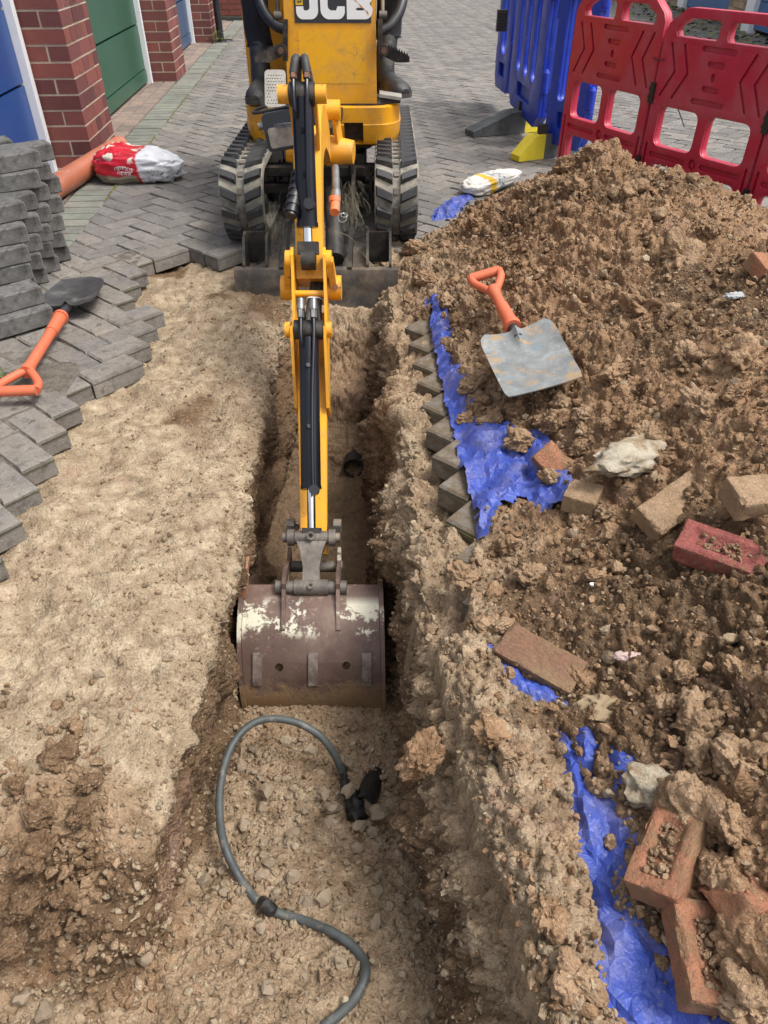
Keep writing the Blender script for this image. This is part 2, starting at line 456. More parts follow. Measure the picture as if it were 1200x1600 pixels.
_nr, _nc = len(TY), len(TU)
TC = _co.reshape(_nr, _nc, 3)
def trench_pt(y, u):
    i = int(np.argmin(np.abs(TY - y))); j = int(np.argmin(np.abs(TU - u)))
    return Vector(TC[i, j].tolist())
def trench_z(x, y):
    i = int(np.argmin(np.abs(TY - y))); row = TC[i]; j = int(np.argmin(np.abs(row[:, 0] - x)))
    return float(row[j, 2])

# --- spoil heap: a smooth surface through measured heights, then lumps
HP = np.array([
    (.16, 2.62, .02), (.165, 2.45, .03), (.17, 2.2, .015), (.185, 1.9, .015), (.21, 1.6, .012), (.21, 1.35, .012), (.23, 1.1, .018), (.235, .9, .018), (.28, .75, .02), (.30, .6, .02), (.31, .45, .015), (.31, .3, .015), (.32, .1, .015),
    (.12, 2.9, .045), (.06, 2.75, -.04), (.03, 2.95, -.02), (.10, 2.5, -.03), (.09, 2.2, -.07), (.09, 1.9, -.08), (.11, 1.6, -.08), (.13, 1.4, -.08),
    (.15, 1.2, .0), (.17, 1.05, .028), (.16, .9, .038), (.17, .75, .045), (.19, .6, .05), (.22, .45, .05), (.24, .3, .05), (.25, .1, .05),
    (.06, 1.2, -.05), (.07, 1.0, -.03), (.08, .8, -.025), (.12, .6, -.02), (.15, .45, -.02), (.18, .3, -.02), (.20, .1, -.02),
    (.41, 1.79, .125), (.31, 2.17, .12), (.31, 1.8, .06), (.33, 1.45, .035), (.44, 1.26, .085), (.6, 1.0, .145), (.42, .95, .06), (.38, .62, .05), (.40, .47, .075), (.40, .34, .06), (.38, .22, .05), (.52, .45, .18), (.55, .25, .19), (.74, 1.16, .27),
    (.86, 3.15, .42), (.72, 3.2, .33), (.58, 3.35, .2), (.50, 3.58, .075), (.62, 3.68, .06), (.42, 3.35, .10), (.25, 3.2, .06), (1.0, 2.7, .42), (1.12, 2.35, .37), (1.1, 2.05, .38), (1.0, 1.6, .39), (1.0, 1.0, .38), (.75, .65, .28), (.8, .2, .32),
    (.65, 2.2, .28), (.6, 2.7, .29), (.4, 2.7, .14), (.27, 2.7, .07), (.45, 3.05, .18), (.7, 1.7, .25), (.24, 2.95, .06),
    (.95, 3.68, .0), (.75, 3.72, -.02), (.6, 3.95, -.03), (.4, 3.72, -.03), (.28, 3.5, -.03), (.1, 3.3, -.04), (-.02, 3.1, -.05), (1.2, 3.25, .12), (1.28, 2.95, .22), (1.45, 2.5, .3), (1.6, 2, .32), (1.7, 1.0, .3), (1.7, 2.8, .06), (1.7, .1, .25), (1.5, 3.1, .0), (.9, 3.95, -.08), (1.4, 3.6, -.08), (.2, 3.95, -.08)])
def _rbf_fit(P):
    d = np.hypot(P[:, None, 0] - P[None, :, 0], P[:, None, 1] - P[None, :, 1])
    n = len(P); A = np.zeros((n + 1, n + 1))
    A[:n, :n] = -np.sqrt(d * d + .0025) + np.eye(n) * .004; A[n, :n] = A[:n, n] = 1
    return np.linalg.solve(A, np.append(P[:, 2], 0))
_W = _rbf_fit(HP); _W0 = _W[-1]
def heap_base(x, y):
    x = np.asarray(x, dtype=float); y = np.asarray(y, dtype=float); out = np.full(x.shape, _W0)
    for (a, b, _), w in zip(HP, _W[:-1]):
        out += -w * np.sqrt((x - a) ** 2 + (y - b) ** 2 + .0025)
    return out
# where the tarpaulin lies bare
TARP_PX = [
    [(676, 458), (684, 470), (690, 505), (700, 540), (702, 575), (716, 592), (728, 610), (722, 635), (745, 668), (775, 672), (800, 700), (820, 738), (806, 772), (770, 780), (757, 802), (747, 824), (738, 780), (720, 720), (703, 650), (688, 590), (676, 530), (670, 495)],
    [(824, 700), (842, 708), (848, 760), (840, 798), (830, 745)], [(862, 770), (876, 775), (880, 796), (868, 790)],
    [(784, 1018), (802, 1030), (815, 1052), (850, 1066), (864, 1092), (835, 1082), (798, 1062)],
    [(904, 1144), (932, 1150), (930, 1180), (926, 1215), (915, 1190)], [(958, 1185), (980, 1194), (984, 1214), (966, 1212)],
    [(872, 1130), (892, 1160), (902, 1200), (922, 1240), (950, 1252), (972, 1296), (955, 1362), (948, 1400), (972, 1435), (1002, 1480), (1036, 1545), (1085, 1560), (1100, 1600), (1110, 1700), (1008, 1720), (986, 1570), (956, 1545), (956, 1480), (936, 1400), (920, 1330), (905, 1250), (886, 1180)],
    [(680, 334), (690, 318), (722, 296), (736, 300), (700, 330)]]
TARP_XY = [[(lambda v: (v.x, v.y))(at(px, py, z=.03)) for px, py in poly] for poly in TARP_PX]
_tl = [at(a, b, z=.03) for a, b in ((747, 824), (738, 780), (720, 720), (703, 650), (688, 590), (676, 530), (670, 495), (676, 458))]
TARP_LY, TARP_LX = np.array([.85, 1.0, 1.15] + [q.y for q in _tl]), np.array([.165, .172, .188] + [q.x for q in _tl])
def in_poly(x, y, poly):
    r = np.zeros(x.shape, bool); n = len(poly)
    for i in range(n):
        (x0, y0), (x1, y1) = poly[i], poly[(i + 1) % n]
        c = ((y0 > y) != (y1 > y)); r ^= c & (x < (x1 - x0) * (y - y0) / (y1 - y0 + 1e-12) + x0)
    return r
def bare(x, y):
    m = np.zeros(x.shape)
    wx = .0025 * vnoise(np.stack([x * 60, y * 60, x * 0], -1).reshape(-1, 3), 5).reshape(x.shape)
    for dx, dy in ((0, 0), (.006, 0), (-.006, 0), (0, .009), (0, -.009)):
        k = np.zeros(x.shape, bool)
        for poly in TARP_XY: k |= in_poly(x + dx + wx, y + dy, poly)
        m += k / 5.0
    return m
def heap():
    ys = [0.0]
    while ys[-1] < 3.95: ys.append(ys[-1] + .0042 + .0014 * max(0, ys[-1] - .5))
    xs = [-.06]
    while xs[-1] < 1.7: xs.append(xs[-1] + .0044 + .006 * max(0, xs[-1] - .75))
    ys, xs = np.array(ys), np.array(xs); nr, nc = len(ys), len(xs)
    X, Y = np.meshgrid(xs, ys); Z = heap_base(X, Y)
    mask = bare(X, Y)
    P = np.stack([X, Y, Z], -1)
    du = np.gradient(P, axis=1); dv = np.gradient(P, axis=0); N = np.cross(du, dv); N /= np.linalg.norm(N, axis=-1, keepdims=True)
    p = P.reshape(-1, 3); n = N.reshape(-1, 3); m = mask.ravel()
    k = np.clip((p[:, 2] + .03) / .10, .35, 1)
    wob = .02 * np.stack([fbm(p, 18, 2, seed=s) for s in (103, 105, 108)], 1)
    l0, c0 = lumps(p + 1.5 * wob, 9.5, 11); l1, c1 = lumps(p + wob, 21, 12)
    l2, c2 = lumps(p + .4 * wob, 52, 13); l3, _ = lumps(p, 115, 14)
    disp = fbm(p, 3.4, 3, .5, 110) * .032 * k + (l0 * (.3 + 1.1 * c0) - .55) * .026 * k + (l1 * (.2 + 1.4 * c1) - .5) * .019 * k + (l2 * (.4 + c2) - .55) * .0135 + (l3 - .6) * .0058 + fbm(p, 150, 2, .5, 120) * .0015
    flat = np.clip(fbm(p, 2.6, 2, .5, 130) * 1.6, 0, 1)          # places where the shovel has smeared the clay flat
    disp = disp * (1 - .55 * flat * k)
    p2 = p + n * disp[:, None]
    xt = np.interp(p[:, 1], TARP_LY, TARP_LX); inset = np.clip((xt - p[:, 0]) / .012, 0, 1) * np.clip((p[:, 1] - .93) / .05, 0, 1) * np.clip((2.42 - p[:, 1]) / .08, 0, 1)
    p2[:, 2] -= inset * .075
    p2[:, 2] -= m * .075
    kx = np.clip((p[:, 1] - 1.15) / .25, 0, 1)
    xe = np.interp(p[:, 1], YK, XS[11]) * kx + (np.interp(p[:, 1], YK, XS[11]) + .006) * (1 - kx) + .02 * kx + .02 * fbm(p, 9, 2, .5, 140)
    low = np.clip((xe - p[:, 0]) / .035, 0, 1); p2[:, 2] -= low * .20
    gq = grid_quads(nr, nc); gq = gq[(low[gq] < 1).any(1)]
    used = np.unique(gq); mp = np.full(len(p2), -1); mp[used] = np.arange(len(used))
    me = np_mesh('soil_heap', p2[used], quads=mp[gq])
    zone = np.clip(.52 + .52 * np.clip((p[:, 0] - .22) / .25, 0, 1) - .18 * np.clip((1.3 - p[:, 1]) / .4, 0, 1) * np.clip((.45 - p[:, 0]) / .15, 0, 1), 0, 1.05)
    fattr(me, 'zone', zone[used]); fattr(me, 'damp_shade', np.clip(1.5 * np.clip(fbm(p, 2.2, 4, .55, 150) - .02, 0, 1) + .35 * (1 - l0) * (fbm(p, 6, 2, .5, 152) > 0), 0, .9)[used])  # wet patches at random, plus shade painted into creases between lumps
    return me, p2.reshape(nr, nc, 3), xs, ys
_hm, HC, HX, HY = heap()
soil_heap = add('soil_heap', _hm, M_SOIL)
tag(soil_heap, 'large heap of brown clayey soil dug from the trench, against the red barriers', 'soil heap', kind='stuff')
def heap_z(x, y):
    i = int(np.clip(np.searchsorted(HY, y), 0, len(HY) - 1)); j = int(np.clip(np.searchsorted(HX, x), 0, len(HX) - 1))
    return float(HC[i, j, 2])
def on_heap(px, py, lift=0.0, base=True):
    """where the line of sight through a photo point meets the heap"""
    o = Vector((0, 0, CAM_H)); a = at(px, py, d=1.0) - o
    k = .6
    while k < 6:
        q = o + a * k
        h = float(heap_base(q.x, q.y)) if base else heap_z(q.x, q.y)
        if q.z < h + lift: return q
        k += .004
    return q

# --- loose lumps and stones
def clod_mesh(seed, sub, jag=.35):
    bm = bmesh.new(); bmesh.ops.create_icosphere(bm, subdivisions=sub, radius=1.0)
    v = np.array([p.co[:] for p in bm.verts])
    d = 1 + jag * fbm(v + seed * 7.7, 1.1, 3, .55, seed) + .12 * fbm(v + seed * 3.3, 3.5, 2, .5, seed + 40)
    if sub >= 4:
        a1, _ = lumps(v + seed * 2.1, 2.2, seed); a2, _ = lumps(v + seed * 1.3, 5.5, seed + 1); d = d + (a1 - .6) * .16 + (a2 - .6) * .075
    v2 = v * d[:, None] * np.array([1, .82, .66])
    for p, c in zip(bm.verts, v2): p.co = c
    me = bpy.data.meshes.new('clod'); bm.to_mesh(me); bm.free(); return finish(me, 55)
CLOD_BIG = [clod_mesh(k, 5 if k < 4 else 3, .42) for k in range(10)]
for _m in CLOD_BIG: _m.materials.append(M_CLOD)
CLOD_DARK = [m.copy() for m in CLOD_BIG[:4]]
for _m in CLOD_DARK: _m.materials[0] = M_CLODD
def rot_rand(flat=1.0):
    return Matrix.Rotation(random.uniform(0, 6.28), 4, 'Z') @ Matrix.Rotation(random.uniform(-1, 1) * flat, 4, 'X') @ Matrix.Rotation(random.uniform(-1, 1) * flat, 4, 'Y')
def piece(name, me, parent, loc, s, flat=1.0, sc=(1, 1, 1)):
    o = bpy.data.objects.new(name, me); COL.objects.link(o); o.parent = parent
    o.matrix_local = Matrix.Translation(Vector(loc) - wloc(parent)) @ rot_rand(flat) @ Matrix.Diagonal((s * sc[0], s * sc[1], s * sc[2], 1))
    return o
def crumbs(name, pts, sizes, parent, mat, sub, seed, zone, damp_shade):
    """thousands of small lumps in one mesh"""
    r = np.random.default_rng(seed)
    bases = []
    for k in range(6):
        bm = bmesh.new(); bmesh.ops.create_icosphere(bm, subdivisions=sub, radius=1.0)
        v = np.array([p.co[:] for p in bm.verts]); f = np.array([[q.index for q in t.verts] for t in bm.faces]); bm.free()
        bases.append((v * (1 + .38 * fbm(v + k * 5.1, 1.3, 2, .5, seed + k))[:, None] * np.array([1, .85, .7]), f))
    V, F, ZN, DM, b = [], [], [], [], 0
    n = len(pts); a = r.uniform(0, 6.28, (n, 3)); sc = r.uniform(.75, 1.25, (n, 3)); kind = r.integers(0, 6, n)
    for i in range(n):
        v, f = bases[kind[i]]
        ca, sa, cb, sb, cc, sc_ = math.cos(a[i, 0]), math.sin(a[i, 0]), math.cos(a[i, 1]), math.sin(a[i, 1]), math.cos(a[i, 2]), math.sin(a[i, 2])
        m = np.array([[ca, -sa, 0], [sa, ca, 0], [0, 0, 1]]) @ np.array([[1, 0, 0], [0, cb, -sb], [0, sb, cb]]) @ np.array([[cc, 0, sc_], [0, 1, 0], [-sc_, 0, cc]])
        V.append((v * sc[i] * sizes[i]) @ m.T + pts[i]); F.append(f + b); b += len(v)
        ZN.append(np.full(len(v), zone[i])); DM.append(np.full(len(v), damp_shade[i]))
    me = np_mesh(name, np.concatenate(V), tris=np.concatenate(F), smooth=True)
    me.set_sharp_from_angle(angle=R(50))
    fattr(me, 'zone', np.concatenate(ZN)); fattr(me, 'damp_shade', np.concatenate(DM))
    o = add(name, me, mat, parent); tag(o, kind='stuff'); return o
def scatter_heap(n, x0, x1, y0, y1, zmin=-.01, keep_bare=.30):
    out = []
    while len(out) < n:
        k = n * 2
        x = rng.uniform(x0, x1, k); y = y0 + (y1 - y0) * rng.uniform(0, 1, k) ** 1.5
        b = bare(x, y)
        j = np.clip(np.searchsorted(HX, x), 0, len(HX) - 1); i = np.clip(np.searchsorted(HY, y), 0, len(HY) - 1)
        z = HC[i, j, 2]
        ok = (z > zmin) & ((b < .3) | (rng.uniform(0, 1, k) < keep_bare))
        z = np.where(b > .3, heap_base(x, y) + .012, z)
        out += [(a, c, d) for a, c, d, e in zip(x, y, z, ok) if e]
    return np.array(out[:n])
big = scatter_heap(150, .22, 1.25, .2, 3.4)
for q in big:
    s = .014 + .020 * random.random() ** 2.2
    piece('clod', CLOD_BIG[random.randrange(10)], soil_heap, (q[0], q[1], q[2] + s * .25), s)
# the larger lumps that the photo shows one by one: photo place, radius in metres
for px, py, s in [(668, 440, .055), (652, 388, .05), (740, 600, .038), (700, 542, .03), (757, 628, .022), (728, 655, .022), (768, 655, .036), (805, 640, .03), (812, 690, .045), (858, 660, .05), (700, 470, .03), (640, 470, .03),
                  (880, 560 + 70, .03), (865, 750, .03), (960, 590, .07), (1000, 480, .06), (1060, 400, .07), (905, 300, .06), (880, 260, .045), (850, 290, .04), (820, 300, .05), (990, 300, .05), (1110, 360, .05), (780, 330, .04), (740, 350, .035), (930, 240, .05),
                  (1085, 1270, .05), (1160, 1190, .045), (1100, 1180, .03), (1180, 1480, .06), (1170, 1560, .05), (1150, 1290, .03), (1095, 1120, .04), (1040, 1100, .028), (955, 1395 - 80, .012), (995, 1010, .02), (930, 900, .02), (1010, 690, .05), (1100, 640, .05), (1150, 560, .06), (1075, 560, .045),
                  (660, 1180, .04), (770, 1150, .035), (800, 1180, .03), (840, 1110, .022), (880, 1320, .025), (860, 1430, .03), (900, 1530, .035), (760, 980, .03), (830, 900, .03), (790, 850, .03), (720, 900, .03)]:
    q = on_heap(px, py)
    piece('clod', CLOD_BIG[random.randrange(4)], soil_heap, (q.x, q.y, q.z), s, .8)
pts = scatter_heap(5200, .12, 1.35, .12, 3.5)
sz = .0045 + .0105 * rng.random(len(pts)) ** 2.6
pts[:, 2] += sz * .35
crumbs('crumbs', pts, sz, soil_heap, M_SOIL, 1, 21, np.clip(rng.normal(.75, .42, len(pts)), -.2, 1.3), np.clip(rng.normal(.0, .35, len(pts)), 0, 1))
pts = scatter_heap(15000, .1, 1.3, .12, 3.4)
sz = .0022 + .0035 * rng.random(len(pts)) ** 2
pts[:, 2] += sz * .4
crumbs('grit', pts, sz, soil_heap, M_SOIL, 0, 22, np.clip(rng.normal(.7, .4, len(pts)), 0, 1.3), np.clip(rng.normal(.0, .2, len(pts)), 0, 1))

# --- stones and crumbs on the trench floor, walls and sand bed
def scatter_trench(n, u0, u1, y0, y1, pw=1.0):
    u = rng.uniform(u0, u1, n); y = y0 + (y1 - y0) * rng.uniform(0, 1, n) ** pw
    i = np.clip(np.searchsorted(TY, y), 0, len(TY) - 1); j = np.clip(np.searchsorted(TU, u), 0, len(TU) - 1)
    return TC[i, j].astype(float)
M_STONE = simple('rubble stone', (.25, .185, .12), (.38, .295, .205), 24, .9, bump=.5, rndv=.22)
STONE = [clod_mesh(50 + k, 2, .42) for k in range(6)]
for _m in STONE:
    _m.materials.append(M_STONE); _m.set_sharp_from_angle(angle=R(28))
for k in range(120):                     # broken stone spilling over the trench floor
    if k < 90: q = scatter_trench(1, 6.0, 7.75, .62, 1.06)[0]
    else: q = scatter_trench(1, 5.0, 8.2, .35, .7)[0]
    s = .006 + .012 * random.random() ** 2
    piece('stone', STONE[random.randrange(6)], trench_ground, (q[0], q[1], q[2] + s * .35), s)
for px, py, s in [(545, 1235, .019), (520, 1262, .016), (592, 1268, .022), (505, 1240, .014), (585, 1300, .014), (460, 1305, .018), (415, 1235, .016), (380, 1290, .014), (560, 1290, .016), (430, 1330, .018), (405, 1215, .012)]:
    q = at(px, py, z=-.455); piece('stone', STONE[random.randrange(6)], trench_ground, q, s)
for px, py, s in [(155, 1055, .010), (160, 1195, .009), (40, 1225, .010), (160, 1500 - 120, .008), (95, 1575, .014), (20, 1545, .018), (45, 1555, .016), (35, 1340, .012)]:
    q = at(px, py, z=-.07 if py < 1300 else -.26); q.z = trench_z(q.x, q.y) + s * .3
    piece('stone', STONE[random.randrange(6)], trench_ground, q, s)
for px, py, s in [(90, 1170, .060), (60, 1260, .045), (120, 1260, .035), (40, 1320, .05), (110, 1330, .04), (30, 1400, .045), (95, 1395, .035), (150, 1330, .03), (70, 1440, .035), (10, 1470, .04), (135, 1215, .03), (20, 1220, .03), (150, 1420, .022), (190, 1380, .02)]:
    q = at(px, py, z=-.05 if py < 1330 else -.13)
    s *= .62; o = piece('clod', CLOD_DARK[random.randrange(4)], trench_ground, (q.x, q.y, q.z - s * .75), s, .5)
P1 = np.concatenate([scatter_trench(2300, 5.6, 8.2, .12, 1.25), scatter_trench(900, 8.6, 11.8, .15, 2.2, 1.5), scatter_trench(700, .9, 4.2, .3, 2.8, 1.7), scatter_trench(500, .8, 5.4, .25, .62)])
s1 = .0035 + .0075 * rng.random(len(P1)) ** 2.8; P1[:, 2] += s1 * .35
_pile = np.array([(q.x, q.y, q.z) for q in [at(random.gauss(85, 45), random.gauss(1300, 85), z=-.07) for _ in range(420)]])
for _i in range(len(_pile)): _pile[_i, 2] = trench_z(_pile[_i, 0], _pile[_i, 1]) + .004
_ps = .004 + .010 * rng.random(len(_pile)) ** 2
P1 = np.concatenate([P1, _pile]); s1 = np.concatenate([s1, _ps])
crumbs('crumbs', P1, s1, trench_ground, M_SOIL, 1, 31, np.concatenate([np.clip(rng.normal(.25, .25, len(P1) - len(_pile)), -.2, 1), np.full(len(_pile), .7)]), np.concatenate([np.zeros(len(P1) - len(_pile)), np.full(len(_pile), .4)]))
P2 = np.concatenate([scatter_trench(5000, 5.5, 8.3, .12, 1.3), scatter_trench(4500, 8.6, 12.2, .12, 2.4, 1.5), scatter_trench(4500, .8, 4.8, .12, 2.9, 1.6)])
s2 = .0018 + .0028 * rng.random(len(P2)) ** 2; P2[:, 2] += s2 * .4
crumbs('grit', P2, s2, trench_ground, M_SOIL, 0, 32, np.clip(rng.normal(.25, .35, len(P2)), -.3, 1.2), np.zeros(len(P2)))

# ------------------------------------------------------------------ block paving
GA = R(3.9)
GE = Vector((-math.sin(GA), math.cos(GA), 0)); GN = Vector((math.cos(GA), math.sin(GA), 0)); G0 = Vector((-1.645, 4.44, 0))   # along the garages, out from them, first pier corner
def gpos(n, e, z=0): return G0 + GN * n + GE * e + Vector((0, 0, z))
def gcoord(p): d = Vector((p[0], p[1], 0)) - G0; return d.dot(GN), d.dot(GE)
def paver_material(name, by_attr, tint=(1, 1, 1), algae=0.0):
    t = NT(name); v = t.coord(False)
    r = t.attr('rnd') if by_attr else t.rnd()
    n = t.noise(v, 14, 6, 0.65); f = t.noise(v, 330, 2, 0.7)
    a = lambda c: tuple(x * y for x, y in zip(c, tint))
    col = t.ramp(n, [(.3, a((.140, .132, .122))), (.7, a((.228, .216, .20)))])
    col = t.mix(1.0, col, t.ramp(r, [(0, (.78, .76, .76)), (.5, (1, .98, .96)), (1, (1.22, 1.15, 1.08))]), 'MULTIPLY')
    col = t.mix(t.math('MULTIPLY', t.step(f, .58, .68), .55), col, (.52, .48, .42))
    col = t.mix(t.math('MULTIPLY', t.step(f, .40, .30), .6), col, (.085, .075, .065))
    if algae: col = t.mix(t.math('MULTIPLY', t.step(t.noise(v, 4, 4), .35, .65), algae), col, (.23, .27, .21))
    # sand trodden over the blocks near the dig
    s = t.sep(v)
    d1 = t.step(s[0], -1.75, -.95); d2 = t.step(s[1], 3.75, 2.9); d3 = t.math('MULTIPLY', t.step(s[0], -.25, .0), t.math('MULTIPLY', t.step(s[0], .6, .4), t.step(s[1], 3.0, 2.5)))
    dust = t.math('MULTIPLY', t.math('MULTIPLY', d1, d2), t.step(t.noise(v, 5, 6, .7, .6), .40, .66))
    col = t.mix(t.math('MULTIPLY', dust, .6), col, (.235, .20, .155))
    dk = t.step(t.noise(v, 3.1, 6, .7, .5), .52, .68)
    col = t.mix(t.math('MULTIPLY', dk, .5), col, (.11, .10, .088))
    grime = t.step(t.noise(v, 34, 6, .75, .5), .50, .70)
    col = t.mix(t.math('MULTIPLY', t.math('MULTIPLY', grime, t.math('ADD', t.math('MULTIPLY', t.math('MULTIPLY', d1, d2), .7), .2)), 1.0), col, (.085, .074, .060))
    col = t.mix(t.math('MULTIPLY', d3, t.step(t.noise(v, 28, 5, .7), .32, .55)), col, t.mix(t.noise(v, 60, 4), (.075, .06, .045), (.20, .15, .095)))
    nm = t.bump(f, .7, .003); nm = t.bump(t.noise(v, 60, 5, .65), .5, .007, nm)
    return t.done(col, .9, 0, nm, .25)
M_PAV = paver_material('concrete paving block', False); M_PAVJ = paver_material('concrete paving block far', True)
M_STRIP = paver_material('gutter course block', True, (1.0, 1.02, .98), .55); M_PINK = paver_material('apron block', True, (1.25, 1.02, .93))
t = NT('sand and moss in the joints'); _v = t.coord(False)
M_JOINT = t.done(t.mix(t.step(t.noise(_v, 2.2, 5, .65), .46, .60), (.040, .036, .030), (.075, .085, .025)), .95, 0, t.bump(t.noise(_v, 160, 3), .5, .004), .1)
paving = empty('block_paving', (0, 0, 0)); tag(paving, kind='structure')

def clip_poly(poly, keep):
    """cut a block along a line: keep(p) > 0 stays"""
    out = []
    for i in range(len(poly)):
        a, b = poly[i], poly[(i + 1) % len(poly)]; ka, kb = keep(a), keep(b)
        if ka > 0: out.append(a)
        if (ka > 0) != (kb > 0): out.append(a + (b - a) * (ka / (ka - kb)))
    return out
BL, BW, BT, GAP, CH = .186, .093, .060, .0070, .006
def block_geo(poly, z, V, F, Rn, r):
    c = sum(poly, Vector((0, 0, 0))) / len(poly); n = len(poly); b = len(V)
    for zz, inset in ((z - BT, GAP / 2), (z - CH, GAP / 2), (z, GAP / 2 + CH)):
        for p in poly:
            d = p - c; k = max(0, 1 - inset * 1.25 / max(d.length, .001)); V.append((c.x + d.x * k, c.y + d.y * k, zz)); Rn.append(r)
    F.append([b + 2 * n + i for i in range(n)])
    for j in (0, 1):
        for i in range(n): F.append([b + j * n + i, b + j * n + (i + 1) % n, b + (j + 1) * n + (i + 1) % n, b + (j + 1) * n + i])
def block_set(name, polys, mat, z=0.0):
    V, F, Rn = [], [], []
    for p in polys: block_geo(p, z + random.uniform(-.0022, .0015), V, F, Rn, random.random())
    me = bpy.data.meshes.new(name); me.from_pydata(V, [], F); finish(me, 30); fattr(me, 'rnd', Rn)
    o = add(name, me, mat, paving); tag(o, kind='stuff'); return o
def joint_set(name, polys, z):
    V, F = [], []
    for p in polys:
        b = len(V); V += [(q.x, q.y, z) for q in p]; F.append(list(range(b, b + len(p))))
    me = bpy.data.meshes.new(name); me.from_pydata(V, [], F); me.update()
    o = add(name, me, M_JOINT, paving); tag(o, kind='stuff'); return o

def edge_left(y): return float(np.interp(y, [.9, 1.06, 1.33, 1.63, 2.2, 2.97, 3.2], [-.85, -.85, -.845, -.84, -.875, -.93, -.93]))
def edge_right(y): return float(np.interp(y, [.2, .56, 1.0, 1.26, 1.87, 2.4, 3.1], [.25, .245, .225, .21, .175, .165, .12]))
def dug(p):
    if p.y > 3.13 or p.y < -.2: return False
    return edge_left(p.y) < p.x < edge_right(p.y)
ha = -GA + R(45)
hu, hv = Vector((math.cos(-GA * -1 + R(45)), math.sin(GA + R(45)), 0)), None
hu = (GN + GE).normalized(); hv = (GE - GN).normalized()
whole, cutb = [], []
HO = Vector((-1.2, 2.6, 0))
strip_edge = .187
for i in range(-120, 190):
    for j in range(-80, 80):
        ox, oy = i + 2 * j, i - 2 * j
        for kind in (0, 1):
            if kind == 0: a, b, w, h = ox, oy, 2, 1
            else: a, b, w, h = ox + 3, oy, 1, 2
            cc = HO + hu * ((a + w / 2) * BW) + hv * ((b + h / 2) * BW)
            if not (-3.2 < cc.x < 4.9 and 0.1 < cc.y < 17.0): continue
            gn, ge = gcoord(cc)
            if gn < strip_edge - .12: continue
            if abs(cc.x) > cc.y * .62 + 1.25: continue
            if dug(cc): continue
            if .45 < cc.x < 1.75 and cc.y < 3.0: continue
            if .1 < cc.x < .5 and cc.y < .62: continue
            poly = [HO + hu * (a * BW) + hv * (b * BW), HO + hu * ((a + w) * BW) + hv * (b * BW), HO + hu * ((a + w) * BW) + hv * ((b + h) * BW), HO + hu * (a * BW) + hv * ((b + h) * BW)]
            gs = [gcoord(p)[0] for p in poly]
            if min(gs) < strip_edge:
                q = clip_poly(poly, lambda p: gcoord(p)[0] - strip_edge)
                if len(q) >= 3: cutb.append(q)
                continue
            whole.append((cc, kind, poly))
def seen_area(item):
    c = item[0]; d = (c - Vector((0, 0, CAM_H))); zc = d.y * _c - d.z * _s
    x = 600 + CAM_F * d.x / max(zc, .05); yy = 800 - CAM_F * (d.y * _s + d.z * _c) / max(zc, .05)
    vis = -30 < x < 1230 and -30 < yy < 1630 and zc > .1 and not (c.x > .30 and c.y < 3.4) and not (-.75 < c.x < .2 and 3.2 < c.y < 4.5)
    return (1.0 / (zc ** 3)) if vis else 0
whole.sort(key=seen_area, reverse=True)
bm_me = {}
V, F, Rn = [], [], []
block_geo([Vector((-BL / 2, -BW / 2, 0)), Vector((BL / 2, -BW / 2, 0)), Vector((BL / 2, BW / 2, 0)), Vector((-BL / 2, BW / 2, 0))], 0, V, F, Rn, 0)
BLOCK_ME = bpy.data.meshes.new('paving_block'); BLOCK_ME.from_pydata(V, [], F); finish(BLOCK_ME, 30); BLOCK_ME.materials.append(M_PAV)
for cc, kind, poly in whole[:300]:
    o = bpy.data.objects.new('paving_block', BLOCK_ME); COL.objects.link(o); o.parent = paving
    ax = hu if kind == 0 else hv
    o.matrix_local = Matrix.Translation(cc + Vector((0, 0, random.uniform(-.003, .002)))) @ Matrix.Rotation(math.atan2(ax.y, ax.x) + random.uniform(-.006, .006), 4, 'Z') @ Matrix.Rotation(random.uniform(-.008, .008), 4, 'X') @ Matrix.Rotation(random.uniform(-.006, .006), 4, 'Y')
block_set('paving_blocks', [w[2] for w in whole[300:]] + cutb, M_PAVJ)
joint_set('joint_sand', [w[2] for w in whole] + cutb, -.013)
# gutter course along the garages and the apron inside it
strip, apron = [], []
def gquad(n0, n1, e0, e1): return [gpos(n0, e0), gpos(n1, e0), gpos(n1, e1), gpos(n0, e1)]
e = -2.6
while e < 8.4:
    strip.append(gquad(-.013, strip_edge, e + .003, e + .097)); e += .1
for k in range(4):
    n1 = -.013 - .1 * k; e = -2.6 + (.1 if k % 2 else 0)
    while e < 8.4:
        apron.append(gquad(n1 - .1, n1, e, e + .2)); e += .2
block_set('gutter_blocks', strip, M_STRIP, -.004); block_set('apron_blocks', apron, M_PINK)
joint_set('joint_sand', strip + apron, -.0135)
M_MOSS = simple('moss', (.075, .085, .018), (.15, .13, .035), 40, .95, 0, .6, obj=False)
g = G(); e = -.6
while e < 7.5:                                        # moss grown along the gutter course
    l = random.uniform(.03, .16); w = random.uniform(.003, .012); c = gpos(strip_edge + random.uniform(-.004, .006), e + l / 2, .0015)
    if random.random() < .75:
        pts = [c + GE * (l / 2 * math.cos(a)) + GN * (w * math.sin(a) * random.uniform(.6, 1.2)) for a in [6.283 * k / 9 for k in range(9)]]
        g.raw([p + Vector((0, 0, -.006)) for p in pts] + [c + (p - c) * .6 + Vector((0, 0, .002)) for p in pts], [tuple(range(9, 18))] + [(k, (k + 1) % 9, 9 + (k + 1) % 9, 9 + k) for k in range(9)])
    e += l + random.uniform(0, .05)
tag(g.build('moss_line', M_MOSS, paving, smooth=60), kind='stuff')
